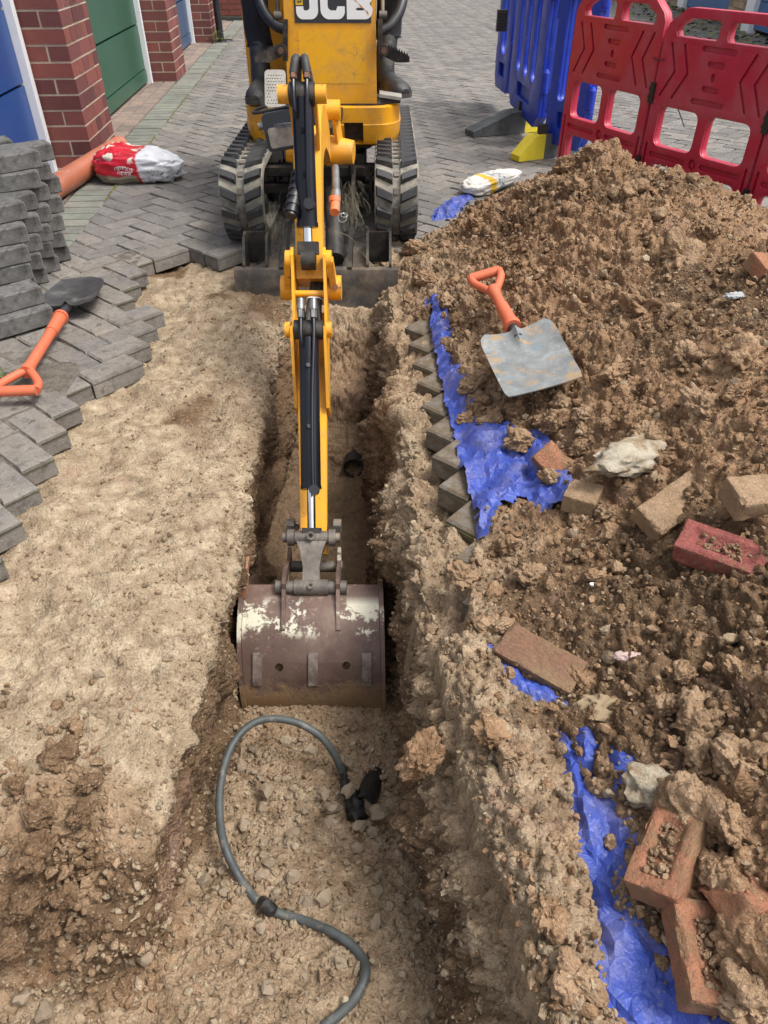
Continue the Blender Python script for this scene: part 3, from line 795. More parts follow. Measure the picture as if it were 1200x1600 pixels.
# ground beyond the blocks, out to the horizon
t = NT('distant block paving'); _v = t.coord(False)
M_FAR = t.done(t.ramp(t.noise(_v, 9, 6, .7), [(.3, (.135, .125, .112)), (.7, (.215, .20, .182))]), .9, 0, None, .2)
g = G()
for x0, x1, y0, y1 in ((-120, 120, 16.8, 200), (4.85, 120, -60, 16.8), (-120, -3.4, -60, 16.8), (-3.4, 4.85, -60, -.4)):
    g.raw([(x0, y0, -.013), (x1, y0, -.013), (x1, y1, -.013), (x0, y1, -.013)], [(0, 1, 2, 3)])
tag(g.build('ground', M_FAR, smooth=0), kind='structure')

# sand spilt over the left-hand paving
def spill():
    xs = np.arange(-2.1, -.82, .010); ys = np.arange(.95, 3.6, .010)
    X, Y = np.meshgrid(xs, ys); p = np.stack([X, Y, X * 0], -1).reshape(-1, 3)
    d = np.clip(1 - np.abs(X.ravel() + 1.0) / .75, 0, 1) * np.clip((3.55 - Y.ravel()) / .5, 0, 1)
    Z = -.0105 + .010 * d + fbm(p, 4.5, 4, .6, 201) * .0075 + fbm(p, 30, 3, .6, 211) * .0035
    l, _ = lumps(p, 70, 9); Z += (l - .6) * .003
    ed = np.interp(Y.ravel(), [.9, 1.06, 1.33, 1.63, 2.2, 2.97, 3.2], [-.85, -.85, -.845, -.84, -.875, -.93, -.93]); Z = np.where(X.ravel() > ed - .085, -.14, Z)
    p[:, 2] = np.minimum(Z, .008); nr, nc = X.shape
    me = np_mesh('spilt_sand', p, quads=grid_quads(nr, nc)); fattr(me, 'zone', np.full(len(p), .5)); fattr(me, 'damp_shade', np.full(len(p), .8))
    return me
t = NT('grey trodden grit'); _v = t.coord(False)
M_GRIT = t.done(t.ramp(t.noise(_v, 30, 6, .75), [(.3, (.085, .074, .060)), (.55, (.16, .14, .115)), (.8, (.27, .235, .19))]), .95, 0, t.bump(t.noise(_v, 110, 5, .75), .9, .008), .1)
spilt = tag(add('spilt_sand', spill(), M_GRIT), 'thin layer of grey sand trodden over the paving beside the stacked blocks', 'sand', kind='stuff')

# ------------------------------------------------------------------ garages
def brick_material(name, base, dark, by_attr=False):
    t = NT(name); v = t.coord(False); r = t.attr('rnd') if by_attr else t.rnd()
    n = t.noise(v, 26, 6, .7)
    col = t.mix(n, base, dark)
    col = t.mix(1.0, col, t.ramp(r, [(0, (.62, .62, .70)), (.45, (.95, .92, .95)), (1, (1.25, 1.1, 1.02))]), 'MULTIPLY')
    col = t.mix(t.math('MULTIPLY', t.step(t.noise(v, 60, 5, .7), .66, .72), .6), col, (.55, .45, .40))
    nm = t.bump(t.noise(v, 130, 5, .7), .5, .004)
    return t.done(col, .85, 0, nm, .25)
M_BRICK = brick_material('red facing brick', (.25, .092, .075), (.155, .060, .055)); M_BRICKJ = brick_material('red facing brick far', (.27, .092, .072), (.165, .058, .053), True)
M_MORTAR = simple('cream mortar', (.50, .43, .31), (.60, .52, .39), 90, .95, bump=.5, obj=False)
M_YBRICK = brick_material('buff facing brick', (.42, .33, .20), (.30, .235, .15), True)
M_WHITE = simple('white gloss door frame', (.80, .81, .82), (.84, .85, .86), 12, .35, dirt=(.40, .38, .34), dirt_scale=14, dirt_lo=.62, dirt_hi=.8)
M_DBLUE = simple('blue painted steel door', (.013, .060, .225), (.016, .07, .255), 3, .32, bump=.03, spec=.5)
M_DGREEN = simple('green painted steel door', (.014, .082, .046), (.018, .098, .056), 3, .34, bump=.03)
M_DGREY = simple('slate blue painted steel door', (.04, .08, .15), (.05, .095, .17), 3, .38, bump=.03)
M_DBACK = simple('blue painted door opposite', (.035, .105, .27), (.045, .125, .30), 3, .42, bump=.03)
M_BLACKP = simple('black plastic', (.012, .012, .013), (.022, .022, .023), 20, .42, bump=.05)
M_CHROME = simple('dull zinc handle', (.35, .36, .36), (.5, .5, .5), 30, .35, metal=.8)
M_PLINTH = simple('grey cement plinth', (.26, .245, .225), (.36, .34, .31), 25, .95, bump=.5)
M_ROOF = simple('grey roof felt', (.10, .10, .10), (.15, .15, .15), 20, .9)

def gbox(gg, n0, n1, e0, e1, z0, z1):
    p = [gpos(n, e, z) for z in (z0, z1) for n, e in ((n0, e0), (n1, e0), (n1, e1), (n0, e1))]
    return gg.raw(p, [(3, 2, 1, 0), (4, 5, 6, 7), (0, 1, 5, 4), (1, 2, 6, 5), (2, 3, 7, 6), (3, 0, 4, 7)])
def brick_mesh(l, w, h, name='brick'):
    g = G().box((0, 0, 0), (l, w, h)); return g.mesh(name, .0035, 2)
garage = empty('garage_row', gpos(-.3, 0)); tag(garage, 'row of garages with red brick piers and blue, green and slate doors', 'garage row')
GM = Matrix.Rotation(GA, 4, 'Z')
BR_N = brick_mesh(.215, .1025, .065); BR_E = brick_mesh(.1025, .215, .065)
BR_H = brick_mesh(.1025, .1025, .065)
for b in (BR_N, BR_E, BR_H): b.materials.append(M_BRICK)
HB = 2.25
def gpier(e0, depth, single_z, wide=.215, n0=-.215):
    """English bond pier: its mortar core, the bricks one can tell apart as single pieces, the rest joined"""
    root = gpos(0, e0)
    g = G(); gbox(g, n0 + .003, n0 + wide - .003, e0 + .003, e0 + depth - .003, 0, HB)
    core = g.build('brick_pier', M_MORTAR, garage)
    jn = G(); rn = []
    for c in range(int(HB / .075)):
        z = .005 + c * .075 + .0325; items = []
        if c % 2 == 0:
            k = 0
            while k * .1125 + .1025 <= depth + .002:
                items.append((BR_N, n0 + .1075, e0 + k * .1125 + .051, .215, .1025)); k += 1
        else:
            for nn in (.05125, .16375):
                k = 0; e = 0.0
                while e < depth - .05:
                    if e + .215 <= depth + .002: items.append((BR_E, n0 + nn, e0 + e + .1075, .1025, .215)); e += .225
                    else: items.append((BR_H, n0 + nn, e0 + e + .05125, .1025, .1025)); e += .1125
        for me, n, e, ln, le in items:
            jit = Vector((random.uniform(-.0012, .0012), random.uniform(-.0012, .0012), 0))
            p = gpos(n, e, z) + jit
            if z < single_z and not (c % 2 and n < n0 + .1 and e > e0 + .2):
                o = bpy.data.objects.new('brick', me); COL.objects.link(o); o.parent = core
                o.matrix_local = Matrix.Translation(p - wloc(core)) @ GM @ Matrix.Rotation(random.uniform(-.006, .006), 4, 'Z')
            else:
                jn.box(p, (ln, le, .065), GM.to_3x3()); rn += [random.random()] * 8
    o = jn.build('upper_bricks', M_BRICKJ, core); fattr(o.data, 'rnd', rn); tag(o, kind='stuff')
    return core
p1 = gpier(0.0, .5525, 1.0)
p2 = gpier(3.02, .5525, .72)
p3 = gpier(5.82, .5525, .52)
g = G(); gbox(g, -.21, .022, .30, .60, -.02, .045); gbox(g, -.21, .012, -.012, .298, -.02, .012); g.build('plinth', M_PLINTH, garage, .004)

def gdoor(e0, e1, mat, label, nplane=-.235, handle=False):
    d = empty('garage_door', gpos(nplane, e0) - wloc(garage)); d.parent = garage; d['label'] = label
    g = G(); gbox(g, nplane - .05, nplane + .03, e0, e0 + .055, 0, 2.1); g.build('frame_post', M_WHITE, d, .003)
    g = G(); gbox(g, nplane - .05, nplane + .03, e1 - .055, e1, 0, 2.1); g.build('frame_post', M_WHITE, d, .003)
    g = G(); gbox(g, nplane - .05, nplane + .028, e0 + .056, e1 - .056, 2.045, 2.1); g.build('frame_head', M_WHITE, d, .003)
    z = .02
    g = G(); gbox(g, nplane - .04, nplane - .002, e0 + .06, e1 - .06, z, .115); g.build('bottom_rail', mat, d, .004)
    z = .122; k = 0
    while z < 2.03:
        h = min(.325, 2.04 - z)
        g = G(); gbox(g, nplane - .045, nplane - .008, e0 + .06, e1 - .06, z, z + h - .013); g.build('door_panel', mat, d, .006, 3)
        z += h; k += 1
    if handle:
        c = gpos(nplane + .0, e1 - .55, .80)
        g = G(); g.cyl(c - GN * .01, c + GN * .012, .026, n=20); g.cyl(c + GN * .012, c + GN * .05, .011); g.bar(c + GN * .045 - Vector((0, 0, .045)), c + GN * .045 + Vector((0, 0, .045)), .016, .014); g.build('handle', M_CHROME, d, .002)
    return d
gdoor(-2.35, -.02, M_DBLUE, 'bright blue garage door behind the stacked blocks')
gdoor(.60, 2.99, M_DGREEN, 'green garage door', handle=True)
gdoor(3.60, 5.79, M_DGREY, 'slate blue garage door')
g = G(); gbox(g, -.212, -.003, -2.6, 6.38, HB + .004, HB + .30); gbox(g, -3.2, -.28, -2.6, 6.3, 0, HB + .28)
# body of the row: back walls and the soffit over the doors
g = G(); gbox(g, -.30, .012, -2.7, 6.42, HB + .003, HB + .26); g.build('fascia', M_WHITE, garage, .004)
g = G(); gbox(g, -4.2, .03, -2.75, 6.45, HB + .265, HB + .30); g.build('roof', M_ROOF, garage)
g = G(); gbox(g, -4.1, -.31, -2.7, -2.5, 0, HB); gbox(g, -4.1, -.31, 6.2, 6.37, 0, HB); gbox(g, -4.1, -4.0, -2.5, 6.2, 0, HB); gbox(g, -.33, -.29, -2.5, 6.2, 0, HB); g.build('inner_wall', M_MORTAR, garage)
# black rainwater pipe in front of the last pier
c = gpos(.075, 5.98)
dp = empty('rainwater_pipe', c); tag(dp, 'black plastic rainwater pipe standing by the farthest brick pier', 'pipe')
G().cyl(c + Vector((0, 0, .02)), c + Vector((-.03, 0, 2.2)), .040, n=24).build('shaft', M_BLACKP, dp)
G().cyl(c + Vector((.03, .0, -.012)), c + Vector((.03, 0, .012)), .13, .11, n=28).build('base_collar', M_BLACKP, dp, .004)

def brick_face(gg, rn, origin, along, up_n, length, height, z0=0.0, thick=.02):
    """real bricks, one stretcher course over another, set in a mortar sheet"""
    along = Vector(along).normalized(); nn = Vector(up_n).normalized()
    m = Matrix((along, nn, Vector((0, 0, 1)))).transposed()
    for c in range(int(height / .075)):
        x = -.1125 if c % 2 else 0.0
        while x < length - .02:
            a, b = max(x, 0), min(x + .215, length)
            if b - a > .02:
                p = Vector(origin) + along * ((a + b) / 2) + Vector((0, 0, z0 + c * .075 + .0375)) + nn * (thick / 2 + random.uniform(-.001, .001))
                gg.box(p, (b - a, thick, .065), m); rn += [random.random()] * 8
            x += .225
far = empty('brick_outbuilding', gpos(0, 9.2)); tag(far, 'low red brick wall of a building at the far end of the garages', 'building')
g = G(); gbox(g, -3.5, .45, 9.2, 9.6, -.02, 2.6); g.build('wall', M_MORTAR, far)
g = G(); rn = []; brick_face(g, rn, gpos(-3.5, 9.198), GN, -GE, 3.95, 2.5); o = g.build('bricks', M_BRICKJ, far); fattr(o.data, 'rnd', rn); tag(o, kind='stuff')
g = G(); gbox(g, -3.6, .55, 9.1, 12, 2.6, 2.75); g.build('roof', M_ROOF, far)

# garages across the yard, seen between the red barriers' handles
RA, RB = at(1200, 62, z=0), at(1072, 16, z=0)
RE = (RB - RA).normalized(); RN = Vector((-RE.y, RE.x, 0))          # along the row away from us, and out towards the yard
opp = empty('garage_row', RA); tag(opp, 'far garage row with blue doors and buff brick beyond the red barriers', 'garage row')
def ro(e, n, z): return RA + RE * e + RN * n + Vector((0, 0, z))
def rbox(gg, e0, e1, n0, n1, z0, z1):
    p = [ro(e, n, z) for z in (z0, z1) for e, n in ((e0, n0), (e1, n0), (e1, n1), (e0, n1))]
    return gg.raw(p, [(0, 1, 2, 3), (7, 6, 5, 4), (4, 5, 1, 0), (5, 6, 2, 1), (6, 7, 3, 2), (7, 4, 0, 3)])
def e_of(px, py):                                                     # where a photo point's base falls along that row
    a = at(px, py, z=0); d = Vector((a.x, a.y)); o2 = Vector((RA.x, RA.y)); r2 = Vector((RE.x, RE.y)); k = d.cross(r2) if False else None
    # intersect the sight line (through the camera foot) with the row line
    den = d.x * r2.y - d.y * r2.x; tt = (d.x * o2.y - d.y * o2.x) / -den
    return tt
eA0, eA1 = e_of(1172, 54), e_of(1160, 50)
eB0, eB1, eB2 = e_of(1135, 40), e_of(1069, 16), e_of(1060, 14)
segs = [(eA0 - 2.3, eA0, 'door'), (eA0, eA1, 'post'), (eA1, eB0, 'pier'), (eB0, eB1, 'door'), (eB1, eB2, 'post'), (eB2, eB2 + 3.5, 'pier')]
for a, b, kind in segs:
    if kind == 'door':
        d = empty('garage_door', ro(a, 0, 0) - RA); d.parent = opp
        z = .05; k = 0
        while z < 2.0:
            g = G(); rbox(g, a, b, -.06, -.02, z, z + .29); g.build('door_panel', M_DBACK, d, .006); z += .30
    elif kind == 'post':
        g = G(); rbox(g, a, b, -.06, .04, -.01, 2.1); g.build('frame_post', M_WHITE, opp, .004)
    else:
        g = G(); rbox(g, a, b, -.3, .02, -.02, 2.3); core = g.build('brick_pier', M_MORTAR, opp)
        g = G(); rn = []; brick_face(g, rn, ro(a, .018, 0), RE, RN, b - a, 2.3); o = g.build('bricks', M_YBRICK, core); fattr(o.data, 'rnd', rn); tag(o, kind='stuff')
g = G(); rbox(g, eA0 - 2.6, eB2 + 3.6, -3, .1, 2.35, 2.6); g.build('roof', M_ROOF, opp)
g = G(); rbox(g, eA0 - 2.6, eB2 + 3.5, -3, -.31, -.02, 2.34); g.build('inner_wall', M_MORTAR, opp)

# moss, weeds and leaf litter along the foot of those garages
M_WEED = simple('weed leaf', (.07, .12, .025), (.14, .18, .05), 8, .6, rndv=.2)
M_LITTER = simple('dry leaf litter', (.24, .20, .10), (.12, .15, .05), 6, .9, obj=False)
g = G()
for k in range(900):
    e = random.uniform(eA0 - 2.2, eB2 + 2.5); n = .06 + 1.5 * random.random() ** 2.0
    c = ro(e, n, random.uniform(.0, .035)); a = random.uniform(0, 6.28); s = random.uniform(.02, .05)
    u = Vector((math.cos(a), math.sin(a), random.uniform(-.5, .5))) * s; w = Vector((-math.sin(a), math.cos(a), random.uniform(-.4, .6))) * s * .6
    g.raw([c - u, c + w, c + u, c - w], [(0, 1, 2, 3)])
o = g.build('leaf_litter', M_LITTER, smooth=0); tag(o, 'strip of moss, weeds and leaf litter at the foot of the far garages', 'leaf litter', kind='stuff')
def weed(loc, s, n, label):
    w = empty('weed', loc); tag(w, label, 'weed'); g = G(); st = G()
    for k in range(n):
        a = random.uniform(0, 6.28); l = s * random.uniform(.6, 1.1); el = random.uniform(.3, 1.3)
        tip = Vector(loc) + Vector((math.cos(a) * math.cos(el), math.sin(a) * math.cos(el), math.sin(el))) * l
        st.tube([Vector(loc), (Vector(loc) + tip) / 2 + Vector((0, 0, l * .12)), tip], .0012, 5, 3)
        for j in range(3):
            b = Vector(loc).lerp(tip, .45 + .27 * j); a2 = a + random.uniform(-1.2, 1.2); u = Vector((math.cos(a2), math.sin(a2), random.uniform(-.1, .5))) * s * .28; v = Vector((-u.y, u.x, 0)) * .42
            g.raw([b, b + u * .5 + v, b + u + Vector((0, 0, -.004)), b + u * .5 - v], [(0, 1, 2, 3)])
    g.build('leaves', M_WEED, w, smooth=0); st.build('stem', M_WEED, w)
weed(at(14, 592, z=0), .05, 7, 'small green weed in a paving joint beside the orange spade handle')
weed(gpos(.03, 5.86), .16, 14, 'green weed growing at the foot of the far brick pier by the black pipe')
weed(gpos(.26, -.05), .05, 6, 'tiny weed in the moss joint beyond the red and white bag')

# ------------------------------------------------------------------ mini excavator
def digger_paint(name, c, chips=.66):
    t = NT(name); v = t.coord(True)
    n = t.noise(v, 2.5, 3); col = t.mix(n, c, tuple(x * .88 for x in c))
    sp = t.noise(v, 70, 5, .75); gr = t.noise(v, 11, 6, .7)
    col = t.mix(t.math('MULTIPLY', t.step(gr, .45, .70), .6), col, (.42, .25, .085)); col = t.mix(t.math('MULTIPLY', t.step(t.noise(v, 26, 6, .8, .6), .58, .68), .65), col, (.22, .15, .08))
    col = t.mix(t.step(sp, chips, chips + .03), col, (.06, .04, .028))
    rough = t.ramp(gr, [(.3, (.28, .28, .28)), (.75, (.6, .6, .6))])
    return t.done(col, rough, 0, t.bump(t.noise(v, 160, 3), .06, .002), .5)
M_YEL = digger_paint('yellow machine paint', (.86, .385, .014)); M_YEL2 = digger_paint('yellow machine paint worn', (.80, .35, .016), .60)
M_DKM = simple('dark greasy steel', (.018, .017, .016), (.045, .04, .035), 30, .48, .3, .15, dirt=(.15, .12, .085), dirt_lo=.50, dirt_hi=.75)
M_RUBT = simple('dusty track rubber', (.10, .098, .088), (.20, .19, .165), 16, .9, 0, .3, dirt=(.31, .28, .22), dirt_scale=8, dirt_lo=.42, dirt_hi=.62)
M_LUG = simple('black worn tread rubber', (.022, .022, .023), (.040, .040, .040), 30, .6, 0, .15, dirt=(.20, .18, .15), dirt_scale=30, dirt_lo=.58, dirt_hi=.75)
M_CYL = simple('black cylinder paint', (.004, .005, .009), (.008, .009, .014), 10, .30, 0, .03, spec=.35)
M_ROD = simple('chromed rod', (.62, .63, .65), (.70, .71, .72), 40, .12, 1.0)
M_HOSE = simple('black rubber hose', (.022, .021, .020), (.05, .048, .043), 26, .6, 0, .2, dirt=(.17, .14, .10), dirt_lo=.55, dirt_hi=.75)
M_FIT = simple('grey hose fitting', (.30, .30, .29), (.18, .18, .175), 40, .4, .7)
M_PINM = simple('rusty dusty pin steel', (.10, .085, .07), (.19, .165, .14), 24, .6, .35, .3, dirt=(.30, .235, .15), dirt_scale=24, dirt_lo=.55, dirt_hi=.75)
M_BLADE = simple('bare worn blade steel', (.055, .048, .042), (.11, .095, .08), 12, .5, .45, .2, dirt=(.25, .19, .125), dirt_scale=7, dirt_lo=.48, dirt_hi=.72)
M_DECAL = simple('charcoal decal', (.030, .032, .036), (.036, .038, .042), 20, .35)
M_LETTER = simple('white decal lettering', (.82, .82, .80), (.80, .80, .78), 20, .4)
M_LAMP = simple('black lamp housing', (.022, .026, .034), (.03, .034, .042), 16, .5, 0, .1)
M_PEDAL = simple('bare aluminium tread plate', (.27, .25, .215), (.36, .335, .29), 30, .6, .1, .2)
M_REDCAP = simple('orange rubber cap', (.50, .16, .065), (.58, .20, .09), 14, .6)
M_BOLT = simple('rusty bolt', (.14, .07, .05), (.2, .1, .07), 40, .6, .5)
M_STRAW = simple('dry grass', (.12, .105, .07), (.19, .17, .115), 8, .9)
t = NT('lamp lens'); _v = t.coord(True)
M_LENS = t.done(t.ramp(t.noise(_v, 40, 2), [(.3, (.30, .28, .25)), (.7, (.46, .43, .38))]), .12, .25, None, .6)

DX, DY = -.27, 3.20
digger = empty('mini_excavator', (DX, DY, 0)); tag(digger, 'yellow tracked mini excavator reaching its bucket into the trench', 'mini excavator')
def AX(Y): return -.255 + (3.20 - Y) * .034
def A(Y, z, x=0.0): return Vector((AX(Y) + x, Y, z))

# --- tracks
def track_path(n):
    r, zc, ya, yb = .150, .168, 3.285, 4.36
    pts = []; L1 = yb - ya; La = math.pi * r; tot = 2 * L1 + 2 * La
    for k in range(n):
        s = tot * k / n
        if s < La: a = -math.pi / 2 - s / r; p = (ya + r * math.cos(a), zc + r * math.sin(a)); nn = (math.cos(a), math.sin(a))
        elif s < La + L1: p = (ya + s - La, zc + r); nn = (0, 1)
        elif s < 2 * La + L1: a = math.pi / 2 - (s - La - L1) / r; p = (yb + r * math.cos(a), zc + r * math.sin(a)); nn = (math.cos(a), math.sin(a))
        else: p = (yb - (s - 2 * La - L1), zc - r); nn = (0, -1)
        pts.append((p, nn))
    return pts
def lug_mesh(sg):
    g = G(); w, l, h, sk = .070, .040, .019, .016 * sg
    b = [(-w / 2, -l / 2 - sk, 0), (w / 2, -l / 2 + sk, 0), (w / 2, l / 2 + sk, 0), (-w / 2, l / 2 - sk, 0)]
    tp = [(x * .84, y * .70, h) for x, y, _ in b]
    g.raw(b + tp, [(3, 2, 1, 0), (4, 5, 6, 7), (0, 1, 5, 4), (1, 2, 6, 5), (2, 3, 7, 6), (3, 0, 4, 7)])
    me = g.mesh('tread_lug', .003, 2); me.materials.append(M_LUG); return me
LUGS = (lug_mesh(1), lug_mesh(-1))
for side in (-1, 1):
    xc = DX + side * .322
    tr = empty('track', Vector((xc, DY, 0)) - wloc(digger)); tr.parent = digger
    n = 96; pp = track_path(n); g = G(); W = .092; vs = []
    prof = [(-W, -.004), (-W * .96, .004), (-.016, .004), (-.014, -.003), (.014, -.003), (.016, .004), (W * .96, .004), (W, -.004), (W, -.026), (-W, -.026)]
    for (y, z), (ny, nz) in pp:
        for x, h in prof: vs.append((xc + x, y + ny * h, z + nz * h))
    m = len(prof); fs = [(k * m + j, k * m + (j + 1) % m, ((k + 1) % n) * m + (j + 1) % m, ((k + 1) % n) * m + j) for k in range(n) for j in range(m)]
    g.raw(vs, fs); g.build('belt', M_RUBT, tr)
    nl = 43; lp = track_path(nl); lk = G()
    for k in range(nl):
        (y, z), (ny, nz) = lp[k]
        up = Vector((0, ny, nz)); fw = Vector((0, -nz, ny)); xx = fw.cross(up)
        for s2 in (-1, 1):
            o = bpy.data.objects.new('tread_lug', LUGS[0 if s2 > 0 else 1]); COL.objects.link(o); o.parent = tr
            rot = Matrix((Vector((1, 0, 0)), up.cross(Vector((1, 0, 0))), up)).transposed().to_4x4()
            o.matrix_local = Matrix.Translation(Vector((xc + s2 * .051, y + ny * .002, z + nz * .002)) - wloc(tr)) @ rot
        rot3 = Matrix((Vector((1, 0, 0)), up.cross(Vector((1, 0, 0))), up)).transposed()
        lk.box(Vector((xc, y - ny * .002, z - nz * .002)) + rot3 @ Vector((0, .012, 0)), (.022, .022, .010), rot3)
    tag(lk.build('link_bars', M_PINM, tr, .002), kind='stuff')
    g = G(); g.box((xc, 3.82, .165), (.09, 1.0, .13)); g.cyl((xc - .05, 3.285, .168), (xc + .05, 3.285, .168), .115, n=28); g.cyl((xc - .05, 4.36, .168), (xc + .05, 4.36, .168), .115, n=28)
    for k in range(4): g.cyl((xc - .055, 3.5 + k * .2, .085), (xc + .055, 3.5 + k * .2, .085), .045)
    g.build('track_frame', M_DKM, tr, .006)
# --- undercarriage
g = G(); g.box((DX, 3.85, .20), (.36, .50, .14)); g.cyl((DX, 3.85, .26), (DX, 3.85, .31), .22, n=36)
for yy, zz in ((3.52, .22), (3.52, .15)): g.bar((DX - .30, yy, zz), (DX + .30, yy, zz), .05, .035)
g.cyl((DX - .28, 3.62, .2), (DX + .28, 3.62, .2), .03)
g.box((DX - .13, 3.50, .19), (.012, .12, .16)); g.box((DX + .13, 3.50, .19), (.012, .12, .16)); g.box((DX + .21, 3.50, .17), (.012, .10, .10))
g.build('undercarriage', M_DKM, digger, .005)
# --- dozer blade
bl = empty('dozer_blade', Vector((DX, 2.82, 0)) - wloc(digger)); bl.parent = digger
sec = [(2.846, .030), (2.826, .024), (2.818, .0), (2.814, -.05), (2.806, -.10), (2.790, -.15), (2.802, -.153), (2.818, -.10), (2.826, -.05), (2.830, .0), (2.836, .014), (2.850, .020)]
G().prism([(DX - .325, y, z) for y, z in sec], (.65, 0, 0)).build('mouldboard', M_BLADE, bl, .0015)
for sx in (-1, 1):
    x = DX + sx * .245; g = G()
    ear = [(2.84, .0), (2.84, .04), (2.90, .125), (2.945, .135), (2.975, .10), (2.96, .02), (2.93, -.01)]
    for xo in (-.045, .045):
        g.prism([(x + xo, y, z) for y, z in ear], (.010, 0, 0))
    g.box((x + .005, 2.958, .07), (.09, .010, .12))
    g.build('blade_ear', M_DKM, bl, .003)
    G().bar((DX + sx * .135, 2.835, .0), (DX + sx * .135, 3.50, .205), .016, .075).build('push_arm', M_DKM, bl, .003)
    G().prism([(DX + sx * .145, 2.85, .02), (DX + sx * .235, 2.85, .02), (DX + sx * .145, 2.98, .05)], (0, 0, .010)).build('gusset', M_BLADE, bl, .001)
G().cyl((DX + .075, 2.87, .05), (DX + .055, 3.25, .24), .036, n=24).build('blade_cylinder', M_DKM, bl)
# --- deck skirt, front console and rear body
sk = []
def skirt_ring(ins, z):
    p = []
    for x, y in rrect(DX - .005, 4.05, .70 - 2 * ins, .96 - 2 * ins, .12, 7): p.append((x, y, z))
    return p
rings = [skirt_ring(.045, .300), skirt_ring(.015, .315), skirt_ring(.004, .345), skirt_ring(.0, .395), skirt_ring(.004, .398), skirt_ring(.004, .462), skirt_ring(.012, .468)]
n = len(rings[0]); g = G()
g.raw(sum(rings, []), [(k * n + i, k * n + (i + 1) % n, (k + 1) * n + (i + 1) % n, (k + 1) * n + i) for k in range(len(rings) - 1) for i in range(n)] + [tuple(range(n))[::-1], tuple(range((len(rings) - 1) * n, len(rings) * n))])
skirt = g.build('deck_skirt', M_YEL, digger)
ca, cb = at(537, 192, Y=3.57), at(568, 226, Y=3.57)
cut(skirt, [G().box(((ca.x + cb.x) / 2, 3.60, (ca.z + cb.z) / 2), (cb.x - ca.x, .14, ca.z - cb.z))])
G().box(((ca.x + cb.x) / 2, 3.668, (ca.z + cb.z) / 2), (cb.x - ca.x, .004, ca.z - cb.z)).build('skirt_recess', M_DKM, digger)
G().prism([Vector((x, y, .469)) for x, y in rrect(DX - .005, 4.05, .66, .92, .11, 6)], (0, 0, .006)).build('floor_plate', M_DKM, digger)
x0, x1 = -.420, -.032
g = G(); g.raw([(x0, 3.600, .462), (x1, 3.600, .462), (x1, 3.95, .462), (x0, 3.95, .462), (x0 + .012, 3.615, 1.02), (x1 - .006, 3.615, 1.02), (x1 - .006, 3.92, 1.02), (x0 + .012, 3.92, 1.02)], [(3, 2, 1, 0), (4, 5, 6, 7), (0, 1, 5, 4), (1, 2, 6, 5), (2, 3, 7, 6), (3, 0, 4, 7)])
cons = g.build('front_console', M_YEL, digger, .012, 3)
da, db = at(457, -26, Y=3.606), at(580, 36, Y=3.606)
fy = lambda z: 3.600 + (z - .462) * .0269
def front(x, z, o): return Vector((x, fy(z) - o, z))
def decal(poly, mat, name, o0, o1, par=cons): return G().prism([front(x, z, o0) for x, z in poly], (0, -(o1 - o0), 0)).build(name, mat, par, smooth=0)
decal([(da.x, db.z), (db.x, db.z), (db.x, da.z), (da.x, da.z)], M_DECAL, 'name_plate', .001, .003)
zl, zt = db.z + .013, da.z - .015; hL = zt - zl; tk = .030
def L(x): return da.x + x
Wd = db.x - da.x
def ring_poly(x0, x1, z0, z1, r, gap=None): return rrect((x0 + x1) / 2, (z0 + z1) / 2, x1 - x0, z1 - z0, r, 6)
# J: hook;  C: open ring;  B: two closed bowls
j0, j1 = L(.008), L(.098); c0, c1 = L(.108), L(.208); b0, b1 = L(.216), L(.322)
def arcpts(cx, cz, r, a0, a1, n=8): return [(cx + r * math.cos(R(a0 + (a1 - a0) * k / n)), cz + r * math.sin(R(a0 + (a1 - a0) * k / n))) for k in range(n + 1)]
Jp = [(j1, zt), (j1 - tk * 1.15, zt), (j1 - tk * 1.15, zl + tk + .012)] + arcpts(j1 - tk * 1.15 - .012, zl + tk + .012, .012, 0, -90, 4) + [(j0 + tk + .006, zl + tk)] + arcpts(j0 + tk + .006, zl + tk + .006, .006, 270, 180, 3) + [(j0 + tk, zl + tk + .014), (j0, zl + tk + .014)] + arcpts(j0 + .026, zl + .026, .026, 180, 270) + arcpts(j1 - .030, zl + .030, .030, 270, 360)
Cp = [(c1, zt), ] + [(c0 + .034, zt)] + arcpts(c0 + .034, zt - .034, .034, 90, 180) + arcpts(c0 + .034, zl + .034, .034, 180, 270) + [(c1 - .03, zl)] + arcpts(c1 - .028, zl + .028, .028, 270, 360) + [(c1, zl + tk + .014), (c1 - tk, zl + tk + .014), (c1 - tk - .006, zl + tk), (c0 + tk + .014, zl + tk)] + arcpts(c0 + tk + .016, zl + tk + .016, .016, 270, 180, 4) + arcpts(c0 + tk + .016, zt - tk - .016, .016, 180, 90, 4) + [(c1 - tk, zt - tk), (c1, zt - tk)]
decal(Jp, M_LETTER, 'letter_j', .0035, .0050); decal(Cp, M_LETTER, 'letter_c', .0035, .0050)
bmL = plate([(b0, zl), (b1 - .03, zl)] + arcpts(b1 - .03, zl + .03, .03, 270, 360) + [(b1, (zl + zt) / 2 - .016), (b1 - .012, (zl + zt) / 2), (b1, (zl + zt) / 2 + .016)] + arcpts(b1 - .03, zt - .03, .03, 0, 90) + [(b0, zt)],
            [rrect((b0 + b1) / 2 + .002, zl + tk + (hL / 2 - tk * 1.45) / 2, b1 - b0 - 2.3 * tk, hL / 2 - tk * 1.45, .008, 3), rrect((b0 + b1) / 2 + .002, zt - tk - (hL / 2 - tk * 1.45) / 2, b1 - b0 - 2.3 * tk, hL / 2 - tk * 1.45, .008, 3)], 0, -.0015)
bmesh.ops.translate(bmL, verts=bmL.verts, vec=(0, 0, 0))
